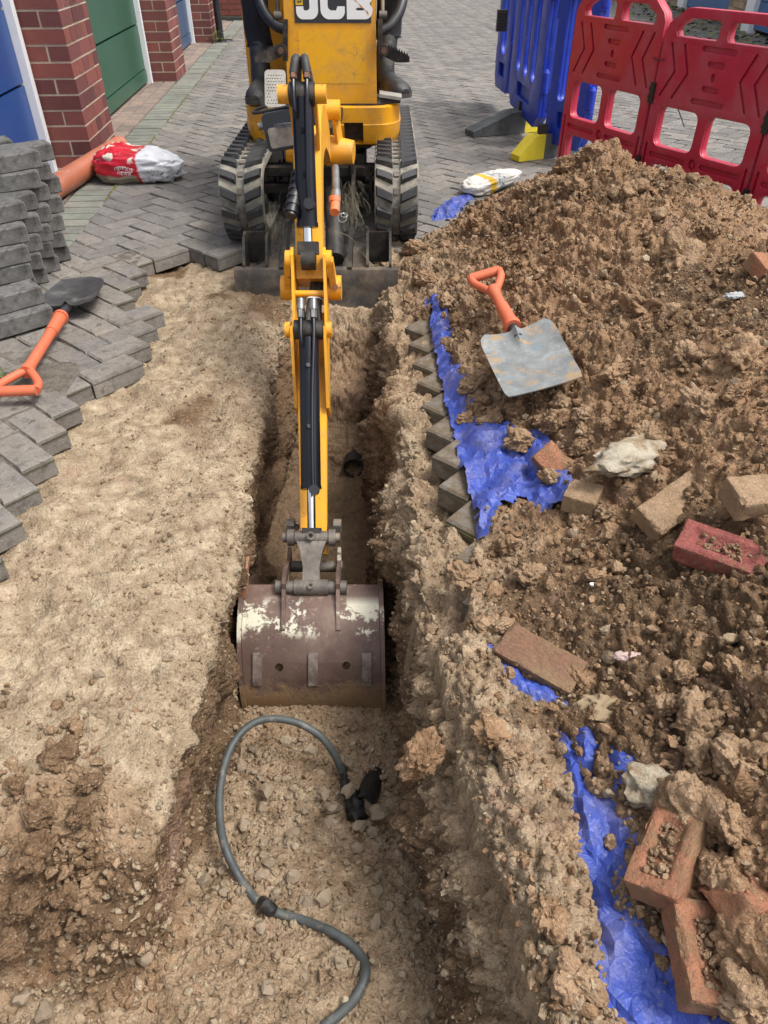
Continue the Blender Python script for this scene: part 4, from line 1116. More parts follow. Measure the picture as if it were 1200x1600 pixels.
for vv in bmL.verts: vv.co = Vector((vv.co.x, fy(vv.co.z) - .0035 + vv.co.y, vv.co.z)) - wloc(cons)
add('letter_b', bm_mesh(bmL, 'letter_b', 0), M_LETTER, cons)
M_PEEL = simple('orange scratch through the decal', (.72, .30, .05), (.62, .25, .05), 40, .5)
pk = [at(548, -8, Y=3.6), at(556, 2, Y=3.6), at(563, 8, Y=3.6), at(566, 13, Y=3.6), at(573, 17, Y=3.6), at(575, 23, Y=3.6)]
g = G(); vs = []
for k, p in enumerate(pk):
    w = (.006, .009, .006, .010, .006, .003)[k]; vs += [front(p.x - w, p.z + w * .6, .0056), front(p.x + w, p.z - w * .6, .0056)]
g.raw(vs, [(2 * k, 2 * k + 1, 2 * k + 3, 2 * k + 2) for k in range(5)]); g.build('decal_scratch', M_PEEL, cons, smooth=0)
s0, s1 = at(460, -20, Y=3.6), at(473, 8, Y=3.6)
M_STK = simple('yellow sticker', (.78, .50, .02), (.75, .46, .02), 10, .4)
decal([(s0.x, s1.z), (s1.x, s1.z), (s1.x, s0.z), (s0.x, s0.z)], M_STK, 'warning_sticker', .0035, .0048)
g = G()
for k in range(5):
    a = R(72 * k + 20); c = ((s0.x + s1.x) / 2 + .008 * math.cos(a), s1.z + .018 + .008 * math.sin(a)); g.prism([front(c[0] - .006, c[1] - .004, .0052), front(c[0] + .006, c[1] - .002, .0052), front(c[0] + .003, c[1] + .006, .0052)], (0, -.0006, 0))
g.build('sticker_mark', M_DECAL, cons, smooth=0)
pa, pb = at(465, 47, Y=3.61), at(573, 130, Y=3.61)
M_YELN = digger_paint('fresher yellow patch', (.88, .43, .010), .70)
decal([(pa.x, pb.z), (pb.x, pb.z), (pb.x, pa.z), (pa.x, pa.z)], M_YELN, 'clean_patch', .0004, .0012)
g = G(); g.box((-.345, 4.25, .76), (.60, .54, .58)); g.build('engine_cover', M_YEL, digger, .03, 4)
M_SIDE = simple('reflective side panel', (.42, .20, .03), (.38, .18, .03), 5, .18, 0, 0)
G().box((-.648, 4.27, .70), (.006, .48, .40)).build('side_panel', M_SIDE, digger, .002)
G().box((-.652, 4.12, .60), (.004, .10, .14)).build('side_label', M_DECAL, digger)
G().box((-.30, 4.20, 1.075), (.42, .44, .05)).build('seat_base', M_DKM, digger, .01)
g = G(); g.box((-.25, 4.22, 1.03 + .10), (.42, .40, .08)); g.box((-.25, 4.44, 1.40), (.42, .08, .55)); g.build('seat', M_BLACKP, digger, .03, 3)
# --- grab loops, levers, pegs, pedals
for nm, pts in (('grab_loop', [at(449, 46, d=3.02), at(432, 40, d=3.02), at(415, 22, d=3.02), at(404, -5, d=3.02), at(400, -45, d=3.02)]), ('grab_loop', [at(594, 50, d=3.02), at(610, 40, d=3.02), at(624, 18, d=3.02), at(630, -8, d=3.02), at(630, -45, d=3.02)])):
    G().tube(pts, .0215, 16, 8).build(nm, M_BLACKP, digger)
for sx, px in ((-1, 446), (1, 594)):
    a, b = at(px, 30, Y=3.585), at(px, 95, Y=3.585)
    G().bar(a, b, .016, .020).build('loop_bracket', M_DKM, digger, .002)
    c0 = at(px - sx * 0 + (-6 if sx < 0 else 6), 78, Y=3.57); tip = at(398 if sx < 0 else 640, 93, Y=3.50); mid = c0.lerp(tip, .5)
    g = G(); g.cyl(c0 + Vector((0, .02, 0)), c0 - Vector((0, .02, 0)), .022, n=16)
    d = (tip - c0).normalized(); w = Vector((0, 0, 1))
    g.prism([c0 + w * .020, tip + w * .010, tip - w * .010, mid - w * .028, c0 - w * .024], (0, .012, 0))
    for k in range(8): q = c0.lerp(tip, .2 + .1 * k) + w * (.020 - .010 * (.2 + .1 * k)); g.prism([q - d * .006, q + d * .006, q + w * .011], (0, .012, 0))
    g.build('foot_peg', M_DKM, digger, .0015)
    G().cyl(c0 - Vector((0, .020, 0)), c0 - Vector((0, .030, 0)), .012, n=6).build('peg_bolt', M_BOLT, digger)
for px, top in ((434, 0), (598, 0)):
    a, b = at(px, 24, d=3.0), at(px, -60, d=3.0); g = G(); g.cyl(a, b, .008); g.cyl(a - Vector((.014, 0, 0)), a + Vector((.018, 0, 0)), .016); g.build('travel_lever', M_PINM, digger)
pc = at(430, 138, d=3.02)
fr = Matrix.Rotation(R(-8), 3, 'Y') @ Matrix.Rotation(R(48), 3, 'X')
bmp = plate(rrect(0, 0, .088, .150, .016, 5), [[(x + .0032 * math.cos(a), z + .0032 * math.sin(a)) for a in (0, 1.57, 3.14, 4.71)] for r_, z in enumerate([-.06 + .0125 * q for q in range(10)]) for x in [(-.033 + .011 * q) + (.0055 if r_ % 2 else 0) for q in range(6)] if not (r_ in (2, 3) and -.02 < x < .03)], 0, .006)
for vv in bmp.verts: vv.co = pc + Matrix.Rotation(R(-35), 3, 'X') @ vv.co - wloc(digger)
add('foot_pedal', bm_mesh(bmp, 'foot_pedal', 30), M_PEDAL, digger)
G().box(pc + Vector((0, .022, -.01)), (.075, .006, .13), Matrix.Rotation(R(-35), 3, 'X')).build('pedal_arm', M_DKM, digger)
rp = at(610, 149, d=3.08); g = G(); g.box(rp, (.095, .09, .012), Matrix.Rotation(R(8), 3, 'Y')); g.build('foot_pedal', M_PEDAL, digger, .003)
G().box(rp - Vector((0, -.005, .016)), (.085, .07, .016)).build('pedal_arm', M_DKM, digger)
# --- swing post and its bosses
ka, kb = at(447, 234, d=2.93), at(553, 238, d=2.93); kc = (ka + kb) / 2
kp = empty('swing_post', kc - wloc(digger)); kp.parent = digger
g = G(); g.cyl((kc.x + .03, kc.y + .01, kc.z), (kb.x, kb.y, kb.z), .058, .043, n=28); g.cyl((kc.x - .03, kc.y + .01, kc.z), (ka.x, ka.y, ka.z), .058, .043, n=28)
g.build('boom_foot_boss', M_YEL, kp, .004)
g = G(); g.cyl((kc.x, 3.42, .27), (kc.x, 3.42, .47), .055, n=28); g.box((kc.x, 3.50, .30), (.16, .2, .03)); g.box((kc.x, 3.50, .45), (.16, .2, .03)); g.box((kc.x, 3.33, kc.z), (.10, .16, .15)); g.build('post_body', M_DKM, kp, .006)
bb = at(525, 172, d=2.80); g = G(); g.cyl((bb.x - .055, bb.y, bb.z), (bb.x + .016, bb.y, bb.z), .036, n=24); g.cyl((bb.x - .14, bb.y, bb.z), (bb.x - .09, bb.y, bb.z), .030, n=24); g.build('ram_boss', M_YEL, kp, .003)
g = G(); g.bar((bb.x - .005, bb.y, bb.z), (bb.x + .01, kc.y, kc.z), .012, .05); g.build('ram_plate', M_YEL, kp, .002)
# --- boom
def sweep(pts, width, nm, mat, par, bev=.004):
    P = [Vector((0, y, z)) for y, z, h in pts]; top, bot = [], []
    for k, (y, z, h) in enumerate(pts):
        tn = (P[min(k + 1, len(P) - 1)] - P[max(k - 1, 0)]).normalized(); nn = Vector((0, -tn.z, tn.y))
        if nn.y > 0 and k > 3: pass
        top.append(P[k] + nn * h / 2); bot.append(P[k] - nn * h / 2)
    vs = []; n = len(pts)
    for q in (top, bot):
        for s in (-1, 1):
            for p in q: vs.append(A(p.y, p.z, s * width / 2))
    f = []
    for k in range(n - 1):
        f += [(k, k + 1, n + k + 1, n + k), (2 * n + k, 3 * n + k, 3 * n + k + 1, 2 * n + k + 1), (k, 2 * n + k, 2 * n + k + 1, k + 1), (n + k, n + k + 1, 3 * n + k + 1, 3 * n + k)]
    f += [(0, n, 3 * n, 2 * n), (n - 1, 3 * n - 1, 4 * n - 1, 2 * n - 1)]
    return G().raw(vs, f).build(nm, mat, par, bev)
boom = empty('boom', A(3.2, .37) - wloc(digger)); boom.parent = digger
sweep([(3.22, .36, .09), (3.08, .43, .11), (2.92, .495, .125), (2.75, .55, .13), (2.58, .575, .13), (2.45, .57, .125), (2.35, .525, .12), (2.275, .45, .115), (2.20, .36, .105), (2.115, .25, .09)], .080, 'boom_box', M_YEL, boom)
LP, PP, BP, RP, TPn, QP = (2.074, .336), (2.115, .235), (1.891, .204), (1.487, -.214), (1.503, -.337), (1.366, -.284)
DP = (2.245, .725)
g = G()
for s in (-1, 1): g.prism([A(2.262, .735, s * .030), A(2.232, .71, s * .030), A(2.33, .54, s * .030), A(2.42, .56, s * .030)], (.008 * s, 0, 0))
for s in (-1, 1): g.cyl(A(*DP, s * .036), A(*DP, s * .066), .0235, n=24)
g.build('ram_bracket', M_YEL2, boom, .002)
# dipper ram on top of the boom
ram = empty('dipper_ram', A(*DP) - wloc(digger)); ram.parent = digger
v1 = Vector((0, LP[0] - DP[0], LP[1] - DP[1])); Lr = v1.length; v1.normalize()
def along(p0, d, k): return A(p0[0] + d.y * k, p0[1] + d.z * k)
G().cyl(along(DP, v1, .012), along(DP, v1, Lr * .775), .029, n=36).build('barrel', M_CYL, ram, .002)
G().cyl(along(DP, v1, Lr * .77), along(DP, v1, Lr * .80), .031, n=36).build('gland', M_CYL, ram, .002)
G().cyl(along(DP, v1, Lr * .79), along(DP, v1, Lr * .93), .0135, n=24).build('rod', M_ROD, ram)
g = G(); g.box(along(DP, v1, Lr * .93), (.034, .034, .06), frame(v1, (1, 0, 0))); g.cyl(A(*LP, -.020), A(*LP, .020), .030, n=24); g.build('rod_eye', M_DKM, ram, .003)
g = G(); g.cyl(A(*DP, -.034), A(*DP, .034), .030, n=24); g.build('base_eye', M_DKM, ram, .003)
g = G()
nrm1 = Vector((0, v1.z, -v1.y));  nrm1 = nrm1 if nrm1.y < 0 else -nrm1
def on_ram(p0, d, nn, k, off, x): q = along(p0, d, k); return Vector((q.x + x, q.y + nn.y * off, q.z + nn.z * off))
g.tube([on_ram(DP, v1, nrm1, -.045, .020, .016), on_ram(DP, v1, nrm1, .0, .034, .016), on_ram(DP, v1, nrm1, .05, .036, .014), on_ram(DP, v1, nrm1, .2, .036, .010), on_ram(DP, v1, nrm1, .275, .033, .010)], .0062, 10)
g.tube([on_ram(DP, v1, nrm1, -.045, .020, -.020), on_ram(DP, v1, nrm1, .0, .034, -.020), on_ram(DP, v1, nrm1, .045, .036, -.018), on_ram(DP, v1, nrm1, .062, .024, -.014)], .0065, 10)
for k in (.095, .205): g.box(on_ram(DP, v1, nrm1, k, .030, .001), (.008, .014, .012))
g.build('oil_pipes', M_CYL, ram)
q = on_ram(DP, v1, nrm1, .283, .024, .012); G().cyl(q, q + nrm1 * .030, .015, n=20).build('port_plug', M_BLACKP, ram, .002)
g = G()
for x in (.016, -.020): g.cyl(on_ram(DP, v1, nrm1, -.052, .020, x), on_ram(DP, v1, nrm1, -.030, .026, x), .0095, n=6)
g.build('hose_nuts', M_BOLT, ram, .001)
g = G()
for x in (.016, -.020):
    g.tube([on_ram(DP, v1, nrm1, -.045, .020, x), on_ram(DP, v1, nrm1, -.080, .012, x * .7), on_ram(DP, v1, nrm1, -.085, -.025, x * .6), on_ram(DP, v1, nrm1, -.04, -.08, x), A(2.36, .63, x)], .0115, 12)
g.build('hoses', M_HOSE, ram)
# quick couplers on the boom sides
cl = [at(471, 250, d=2.06), at(466, 285, d=2.04), at(454, 338, d=2.02)]
g = G(); g.tube(cl, .0165, 16, 4)
for k in range(6):
    a = Vector(cl[0]).lerp(cl[2], .25 + .13 * k); b = Vector(cl[0]).lerp(cl[2], .31 + .13 * k); g.cyl(a, b, .0205, n=20)
g.build('quick_coupler', M_BLACKP, digger, .001)
cr = [at(524, 262, d=2.28), at(525, 300, d=2.22), at(524, 318, d=2.2)]
g = G(); g.tube(cr, .012, 14, 3); g.cyl(cr[1], cr[2], .0155, n=18); g.build('quick_coupler', M_FIT, digger, .001)
g = G(); g.cyl(at(524, 316, d=2.2), at(523, 332, d=2.18), .0145, n=18); g.cyl(at(523, 308, d=2.2), at(523, 316, d=2.2), .018, n=18); g.build('coupler_cap', M_REDCAP, digger, .001)
rg = at(535, 340, d=2.17); g = G()
for rr, off, tl in ((.013, Vector((0, 0, 0)), 60), (.010, Vector((.006, -.002, .008)), 20)):
    m3 = Matrix.Rotation(R(tl), 3, 'X'); g.tube([rg + off + m3 @ Vector((rr * math.cos(a), rr * math.sin(a), 0)) for a in [2 * math.pi * k / 20 for k in range(21)]], .0009, 6, 1)
g.build('key_ring', M_ROD, digger)
# --- dipper arm
arm = empty('dipper_arm', A(*PP) - wloc(digger)); arm.parent = digger
dv = Vector((0, TPn[0] - PP[0], TPn[1] - PP[1])).normalized(); dn = Vector((0, dv.z, -dv.y)); dn = dn if dn.z > 0 else -dn   # dn: towards the bucket ram
def dpt(k, off, x=0.0):
    L_ = (Vector((TPn[0], TPn[1])) - Vector((PP[0], PP[1]))).length; q = Vector((0, PP[0], PP[1])) + dv * (k * L_) + dn * off; return A(q.y, q.z, x)
for s in (-1, 1):
    x = s * .042
    pl = [A(LP[0] + .03, LP[1] + .012, x), A(LP[0] + .008, LP[1] + .032, x), A(LP[0] - .022, LP[1] + .02, x), A(LP[0] - .035, LP[1] - .02, x), dpt(.20, .075, x), A(BP[0] - .018, BP[1] + .020, x), A(BP[0] - .03, BP[1] - .01, x), dpt(.46, .045, x), dpt(.46, -.03, x), dpt(.1, -.05, x), dpt(-.03, -.04, x), A(PP[0] + .04, PP[1] + .03, x)]
    G().prism(pl, (s * .008, 0, 0)).build('side_plate', M_YEL, arm, .0015)
    g = G(); g.cyl(A(*PP, s * .052), A(*PP, s * .090), .036, n=28)
    g.prism([A(LP[0] + .022, LP[1], s * .052), A(LP[0] - .022, LP[1], s * .052), A(PP[0] - .034, PP[1] + .004, s * .060), A(PP[0] + .034, PP[1] + .004, s * .060)], (s * .018, 0, 0)); g.build('cheek', M_YEL2, arm, .003)
    G().cyl(A(*LP, s * .050), A(*LP, s * .066), .025, n=24).build('pin_boss', M_YEL, arm, .003)
    G().cyl(A(*BP, s * .050), A(*BP, s * .065), .022, n=24).build('pin_boss', M_YEL2, arm, .003)
G().cyl(A(PP[0] - .034, PP[1] + .016, .074), A(PP[0] - .043, PP[1] + .020, .074), .008, n=6).build('cheek_bolt', M_BOLT, arm)
for k, off in ((-.085, .055), (.055, .06)):
    q0, q1 = dpt(k, off, -.044), dpt(k, off, .044); G().cyl(q0, q1, .0095, n=18).build('cross_tube', M_YEL, arm)
vs = []
for k, o0, o1, w in ((.10, -.045, .012, .083), (.40, -.045, .026, .0835), (.70, -.035, .024, .078), (.96, -.028, .024, .072)):
    for x, o in ((-1, o0), (1, o0), (1, o1), (-1, o1)): vs.append(dpt(k, o, x * w / 2))
g = G(); g.raw(vs, [(3, 2, 1, 0), (12, 13, 14, 15)] + [(4 * j + i, 4 * j + (i + 1) % 4, 4 * j + 4 + (i + 1) % 4, 4 * j + 4 + i) for j in range(3) for i in range(4)])
g.build('arm_box', M_YEL, arm, .004)
# bucket ram
br = empty('bucket_ram', A(*BP) - wloc(digger)); br.parent = digger
v2 = Vector((0, RP[0] - BP[0], RP[1] - BP[1])); L2 = v2.length; v2.normalize(); n2 = Vector((0, v2.z, -v2.y)); n2 = n2 if n2.z > 0 else -n2
G().cyl(along(BP, v2, .028), along(BP, v2, L2 * .765), .0275, n=36).build('barrel', M_CYL, br, .003)
G().cyl(along(BP, v2, L2 * .757), along(BP, v2, L2 * .772), .029, n=36).build('gland', M_CYL, br, .002)
G().cyl(along(BP, v2, L2 * .76), along(BP, v2, L2 * .96), .0115, n=24).build('rod', M_ROD, br)
g = G(); g.cyl(A(*BP, -.040), A(*BP, .040), .027, n=24); g.build('base_eye', M_DKM, br, .003)
g = G(); g.tube([on_ram(BP, v2, n2, -.03, .034, .017), on_ram(BP, v2, n2, .03, .034, .017), on_ram(BP, v2, n2, .2, .031, .010), on_ram(BP, v2, n2, .40, .031, .008), on_ram(BP, v2, n2, .455, .030, .010)], .0055, 10)
g.tube([on_ram(BP, v2, n2, -.03, .034, -.018), on_ram(BP, v2, n2, .035, .034, -.018), on_ram(BP, v2, n2, .055, .022, -.013)], .0055, 10)
for k in (.11, .28): g.cyl(on_ram(BP, v2, n2, k, .026, -.002), on_ram(BP, v2, n2, k, .034, .001), .006, n=10)
g.build('oil_pipes', M_CYL, br)
q = on_ram(BP, v2, n2, .455, .020, .012); G().cyl(q, q + n2 * .026, .0135, n=20).build('port_plug', M_BLACKP, br, .002)
g = G()
for x in (.017, -.018): g.cyl(on_ram(BP, v2, n2, -.045, .034, x), on_ram(BP, v2, n2, -.022, .034, x), .0095, n=6); g.cyl(on_ram(BP, v2, n2, -.075, .034, x), on_ram(BP, v2, n2, -.045, .034, x), .0105, n=16)
g.build('hose_fittings', M_FIT, br, .001)
g = G()
for x in (.017, -.018): g.tube([on_ram(BP, v2, n2, -.05, .034, x), dpt(.20, .075, x + .004), dpt(.08, .045, x * .6 + .012), dpt(-.05, .0, x * .45 + .02), dpt(-.16, -.03, x * .4 + .025)], .0115, 12)
g.build('hoses', M_HOSE, br)
a0, a1 = dpt(.075, .058, .0), dpt(.075, .058, .036); g = G(); g.tube([dpt(.078, .03, -.008), dpt(.07, .058, -.008), dpt(.07, .062, .018), dpt(.07, .05, .034), dpt(.078, .03, .034)], .002, 8); g.build('hose_tie', M_LETTER, br)
# --- bucket link
lk = empty('bucket_link', A(*RP) - wloc(digger)); lk.parent = digger
g = G(); g.cyl(A(*RP, -.078), A(*RP, .078), .0135, n=24)
for x in (-.056, .056): g.cyl(A(*RP, x - .009), A(*RP, x + .009), .023, n=24)
g.cyl(A(*RP, -.045), A(*RP, .045), .0185, n=24); g.build('upper_pin', M_PINM, lk, .002)
g = G(); g.box(along(RP, v2, -.006), (.030, .040, .052), frame(v2, (1, 0, 0))); g.build('rod_clevis', M_DKM, lk, .003)
qq = along(RP, v2, -.004) + n2 * .020; g = G(); g.pipe(qq, qq + n2 * .010, .0115, .006, 18); g.build('grease_collar', M_PINM, lk)
vl = Vector((0, QP[0] - RP[0], QP[1] - RP[1])); nl_ = Vector((0, vl.z, -vl.y)).normalized(); nl_ = nl_ if nl_.z > 0 else -nl_
def lpt(k, x, o): q = Vector((0, RP[0], RP[1])) + vl * k + nl_ * o; return A(q.y, q.z, x)
g = G(); g.prism([lpt(.02, -.044, -.012), lpt(.02, .044, -.012), lpt(.30, .030, -.012), lpt(.62, .022, -.012), lpt(.92, .023, -.012), lpt(.92, -.023, -.012), lpt(.62, -.022, -.012), lpt(.30, -.030, -.012)], nl_ * .024); g.build('link_plate', M_PINM, lk, .004)
for s in (-1, 1):
    dq = dpt(.86, -.002, s * .06); G().bar(A(*RP, s * .062), dq, .010, .034, (1, 0, 0)).build('side_link', M_DKM, lk, .002)
    G().cyl(dq - Vector((s * .004, 0, 0)), dq + Vector((s * .018, 0, 0)), .020, n=20).build('side_link_pin', M_PINM, lk, .002)
# --- bucket
t = NT('worn maroon bucket steel'); _v = t.coord(False); sx_ = t.sep(_v)
n1 = t.noise(_v, 9, 6, .7); n3 = t.noise(_v, 34, 6, .75, .3); n4 = t.noise(_v, 120, 3)
col = t.ramp(n1, [(.3, (.090, .055, .044)), (.55, (.155, .100, .078)), (.75, (.225, .160, .12))])
band = t.math('MULTIPLY', t.step(sx_[2], -.352, -.338), t.step(sx_[2], -.296, -.304))
paint = t.step(t.math('ADD', t.math('MULTIPLY', n3, .55), t.math('MULTIPLY', t.noise(_v, 7.5, 3, .5), .60)), .585, .62)
col = t.mix(t.math('MULTIPLY', band, paint), col, (.60, .57, .44))
scr = t.math('MULTIPLY', t.step(t.noise(_v, 46, 6, .8, .4), .58, .66), t.step(sx_[2], -.47, -.36))
col = t.mix(t.math('MULTIPLY', scr, .5), col, (.40, .30, .25))
mud = t.step(t.math('ADD', t.math('MULTIPLY', t.step(sx_[2], -.40, -.56), .42), t.math('MULTIPLY', t.noise(_v, 16, 6, .7), .62)), .43, .56)
col = t.mix(mud, col, t.mix(n4, (.20, .125, .062), (.31, .20, .105)))
M_BKT = t.done(col, t.math('ADD', t.math('MULTIPLY', mud, .4), .48), .25, t.bump(t.math('ADD', t.math('MULTIPLY', mud, 1.2), t.math('MULTIPLY', n4, .35)), .5, .004), .4)
M_WEAR = simple('worn strip steel', (.13, .095, .078), (.27, .225, .19), 40, .5, .3, .2, obj=False, dirt=(.42, .38, .33), dirt_scale=60, dirt_lo=.55, dirt_hi=.7)
bkt = empty('bucket', A(*TPn) - wloc(digger)); bkt.parent = digger
bp = [(1.385, -.292), (1.37, -.2925), (1.355, -.294), (1.335, -.299), (1.305, -.310), (1.264, -.332), (1.232, -.362), (1.207, -.398), (1.188, -.438), (1.176, -.48), (1.171, -.525), (1.178, -.560), (1.205, -.582), (1.25, -.59), (1.33, -.585), (1.42, -.575), (1.52, -.562)]
HWb = .179
def shell(pts, w, th):
    P = [Vector((p[0], p[1])) for p in pts]; inn = []
    for k in range(len(P)):
        tn = (P[min(k + 1, len(P) - 1)] - P[max(k - 1, 0)]).normalized(); nn = Vector((-tn.y, tn.x)); cen = Vector((1.36, -.45))
        if nn.dot(cen - P[k]) < 0: nn = -nn
        inn.append(P[k] + nn * th)
    n = len(P); vs = []
    for q in (P, inn):
        for x in (-w, w): vs += [A(p.x, p.y, x) for p in q]
    f = []
    for k in range(n - 1): f += [(k, k + 1, n + k + 1, n + k), (2 * n + k, 3 * n + k, 3 * n + k + 1, 2 * n + k + 1), (k, 2 * n + k, 2 * n + k + 1, k + 1), (n + k, n + k + 1, 3 * n + k + 1, 3 * n + k)]
    f += [(0, n, 3 * n, 2 * n), (n - 1, 3 * n - 1, 4 * n - 1, 2 * n - 1)]
    return G().raw(vs, f)
bs = shell(bp, HWb - .001, .010).build('back_shell', M_BKT, bkt, .0)
def bk_point(px, py):
    o_ = Vector((0, 0, CAM_H)); a = at(px, py, d=1.0) - o_; k = 1.6
    P = [Vector((p[0], p[1])) for p in bp]
    while k < 2.4:
        q = o_ + a * k
        y_s = [np.interp(q.z, [p[1] for p in bp[3:11]][::-1], [p[0] for p in bp[3:11]][::-1])][0]
        if q.y > y_s: return q
        k += .002
    return q
view = lambda q: (q - Vector((0, 0, CAM_H))).normalized()
hs = [bk_point(436, 1043), bk_point(541, 1040)]
cut(bs, [G().cyl(h - view(h) * .03, h + view(h) * .03, .0105, n=16) for h in hs])
M_MUD = simple('soil packed in the bucket', (.12, .075, .04), (.22, .14, .075), 60, .95, bump=.7)
for h in hs: G().cyl(h + view(h) * .022, h + view(h) * .045, .013, n=12).build('soil_plug', M_MUD, bkt)
for s in (-1, 1):
    cen = Vector((1.40, -.45)); pl = []
    for y, z in bp: d = (Vector((y, z)) - cen); d = d.normalized() * (d.length + .010); pl.append(A(cen.x + d.x, cen.y + d.y, s * HWb))
    g = G(); n = len(pl); g.raw(pl + [A(1.56, -.44, s * HWb)], [tuple(range(n + 1))]); g2 = G(); g2.prism(pl + [A(1.58, -.44, s * HWb)], (s * .011, 0, 0)); g2.build('side_plate', M_BKT, bkt, .0015)
for px in (402, 489, 573):
    vs = []; hw = .012
    for py in (1020, 1030, 1042, 1054, 1066, 1072):
        q = bk_point(px, py); o_ = -view(q) * .009
        for x in (-hw, hw): vs.append(q + Vector((x, 0, 0)) + o_)
    base = [Vector(v) + view(v) * .012 for v in vs]; n = len(vs)
    fs = [(2 * k, 2 * k + 1, 2 * k + 3, 2 * k + 2) for k in range(n // 2 - 1)] + [(2 * k, 2 * k + 2, n + 2 * k + 2, n + 2 * k) for k in range(n // 2 - 1)] + [(2 * k + 1, n + 2 * k + 1, n + 2 * k + 3, 2 * k + 3) for k in range(n // 2 - 1)] + [(0, n, n + 1, 1), (n - 2, n - 1, 2 * n - 1, 2 * n - 2)]
    G().raw(vs + base, fs).build('wear_strip', M_WEAR, bkt, .001)
for s in (-1, 1):
    x = s * .066
    G().prism([A(1.545, -.300, x), A(1.535, -.352, x), A(1.44, -.31, x), A(1.30, -.325, x), A(1.262, -.342, x), A(1.258, -.330, x), A(1.345, -.270, x), A(1.35, -.255, x), A(1.40, -.255, x), A(1.50, -.305, x)], (s * .010, 0, 0)).build('bucket_ear', M_BKT, bkt, .0015)
    G().cyl(A(*QP, s * .077), A(*QP, s * .094), .019, n=20).build('pin_end', M_PINM, bkt, .002)
g = G(); g.cyl(A(*QP, -.065), A(*QP, .065), .0175, n=24); g.cyl(A(*QP, -.045), A(*QP, .045), .0215, n=24); g.build('bucket_pin', M_PINM, bkt, .002); G().cyl(A(*TPn, -.08), A(*TPn, .08), .016, n=20).build('bucket_pin', M_PINM, bkt, .002)
qq = A(*QP) + Vector((0, -.012, .018)); nv = Vector((0, -.6, .8)); g = G(); g.pipe(qq, qq + nv * .006, .009, .0045, 16); g.build('grease_nipple', M_PINM, bkt)
g = G()
for k in range(3): g.box(A(1.55, -.556, -.14 + .14 * k), (.045, .09, .02))
g.build('teeth', M_PINM, bkt, .004)
# --- work lamp
lc = at(440, 203, d=2.74); lm = empty('work_lamp', lc - wloc(digger)); lm.parent = digger
fw = (Vector((lc.x + .12, 0, .62)) - lc).normalized(); Rf = frame(fw) @ Matrix.Rotation(R(9), 3, 'Y')
def lf(x, y, z): return lc + Rf @ Vector((-x, y, z))
g = G(); vs = []
for y, sc_ in ((.030, 1.0), (.0, 1.0), (-.045, .86), (-.065, .6)):
    for x, z in rrect(0, .0, .125 * sc_, .132 * sc_, .018 * sc_, 4): vs.append(lf(x, y, z + (.012 if y > .02 else 0) * 0))
n = len(vs) // 4; g.raw(vs, [(j * n + i, j * n + (i + 1) % n, (j + 1) * n + (i + 1) % n, (j + 1) * n + i) for j in range(3) for i in range(n)] + [tuple(range(n)), tuple(range(3 * n, 4 * n))])
g.build('housing', M_LAMP, lm, .003)
g = G(); g.prism([lf(x, .031, z) for x, z in rrect(0, -.018, .098, .070, .010, 3)], Rf @ Vector((0, .003, 0))); g.build('lens', M_LENS, lm, .001)
g = G()
for k in range(9): g.box(lf(-.042 + k * .0105, .0345, -.018), (.0025, .002, .066), Rf)
g.build('lens_ribs', M_LENS, lm)
g = G(); g.bar(lf(-.065, -.02, .02), A(2.95, .52, -.05), .03, .012); g.cyl(lf(-.062, .004, .025), lf(-.082, .004, .025), .013, n=16); g.build('bracket', M_FIT, lm, .002)
g = G(); g.tube([lf(-.03, -.06, .03), lf(-.05, -.09, .075), lf(-.10, -.10, .06), A(2.98, .58, -.04)], .006, 8); g.build('cable', M_HOSE, lm)
# --- dry grass and roots caught under the machine
g = G()
for k in range(150):
    c = at(random.gauss(550, 10), random.gauss(312, 15), d=2.98 + random.uniform(-.05, .12)); a = random.uniform(-1, 1)
    l = random.uniform(.03, .10); d = Vector((math.sin(a) * .6, random.uniform(-.5, .1), -1)).normalized()
    g.tube([c, c + d * l * .5 + Vector((random.uniform(-.02, .02), 0, 0)), c + d * l], .0007, 3, 2, cap=False)
for k in range(70):
    c = at(random.gauss(425, 10), random.gauss(340, 18), d=3.05); d = Vector((random.uniform(-.6, .6), -.2, -1)).normalized(); l = random.uniform(.04, .1)
    g.tube([c, c + d * l * .5, c + d * l + Vector((random.uniform(-.02, .02), 0, 0))], .0007, 3, 2, cap=False)
o = g.build('caught_grass', M_STRAW, digger); tag(o, kind='stuff')
g = G(); g.tube([at(471, 342, d=2.35), at(445, 345, d=2.5), at(432, 365, d=2.7), at(424, 388, d=2.8), at(428, 392, d=2.8)], .0016, 6)
g.tube([at(527, 362, d=2.4), at(545, 370, d=2.5), at(560, 385, d=2.65), at(570, 400, d=2.75), at(582, 415, d=2.75)], .0016, 6); g.build('roots', M_STRAW, digger)

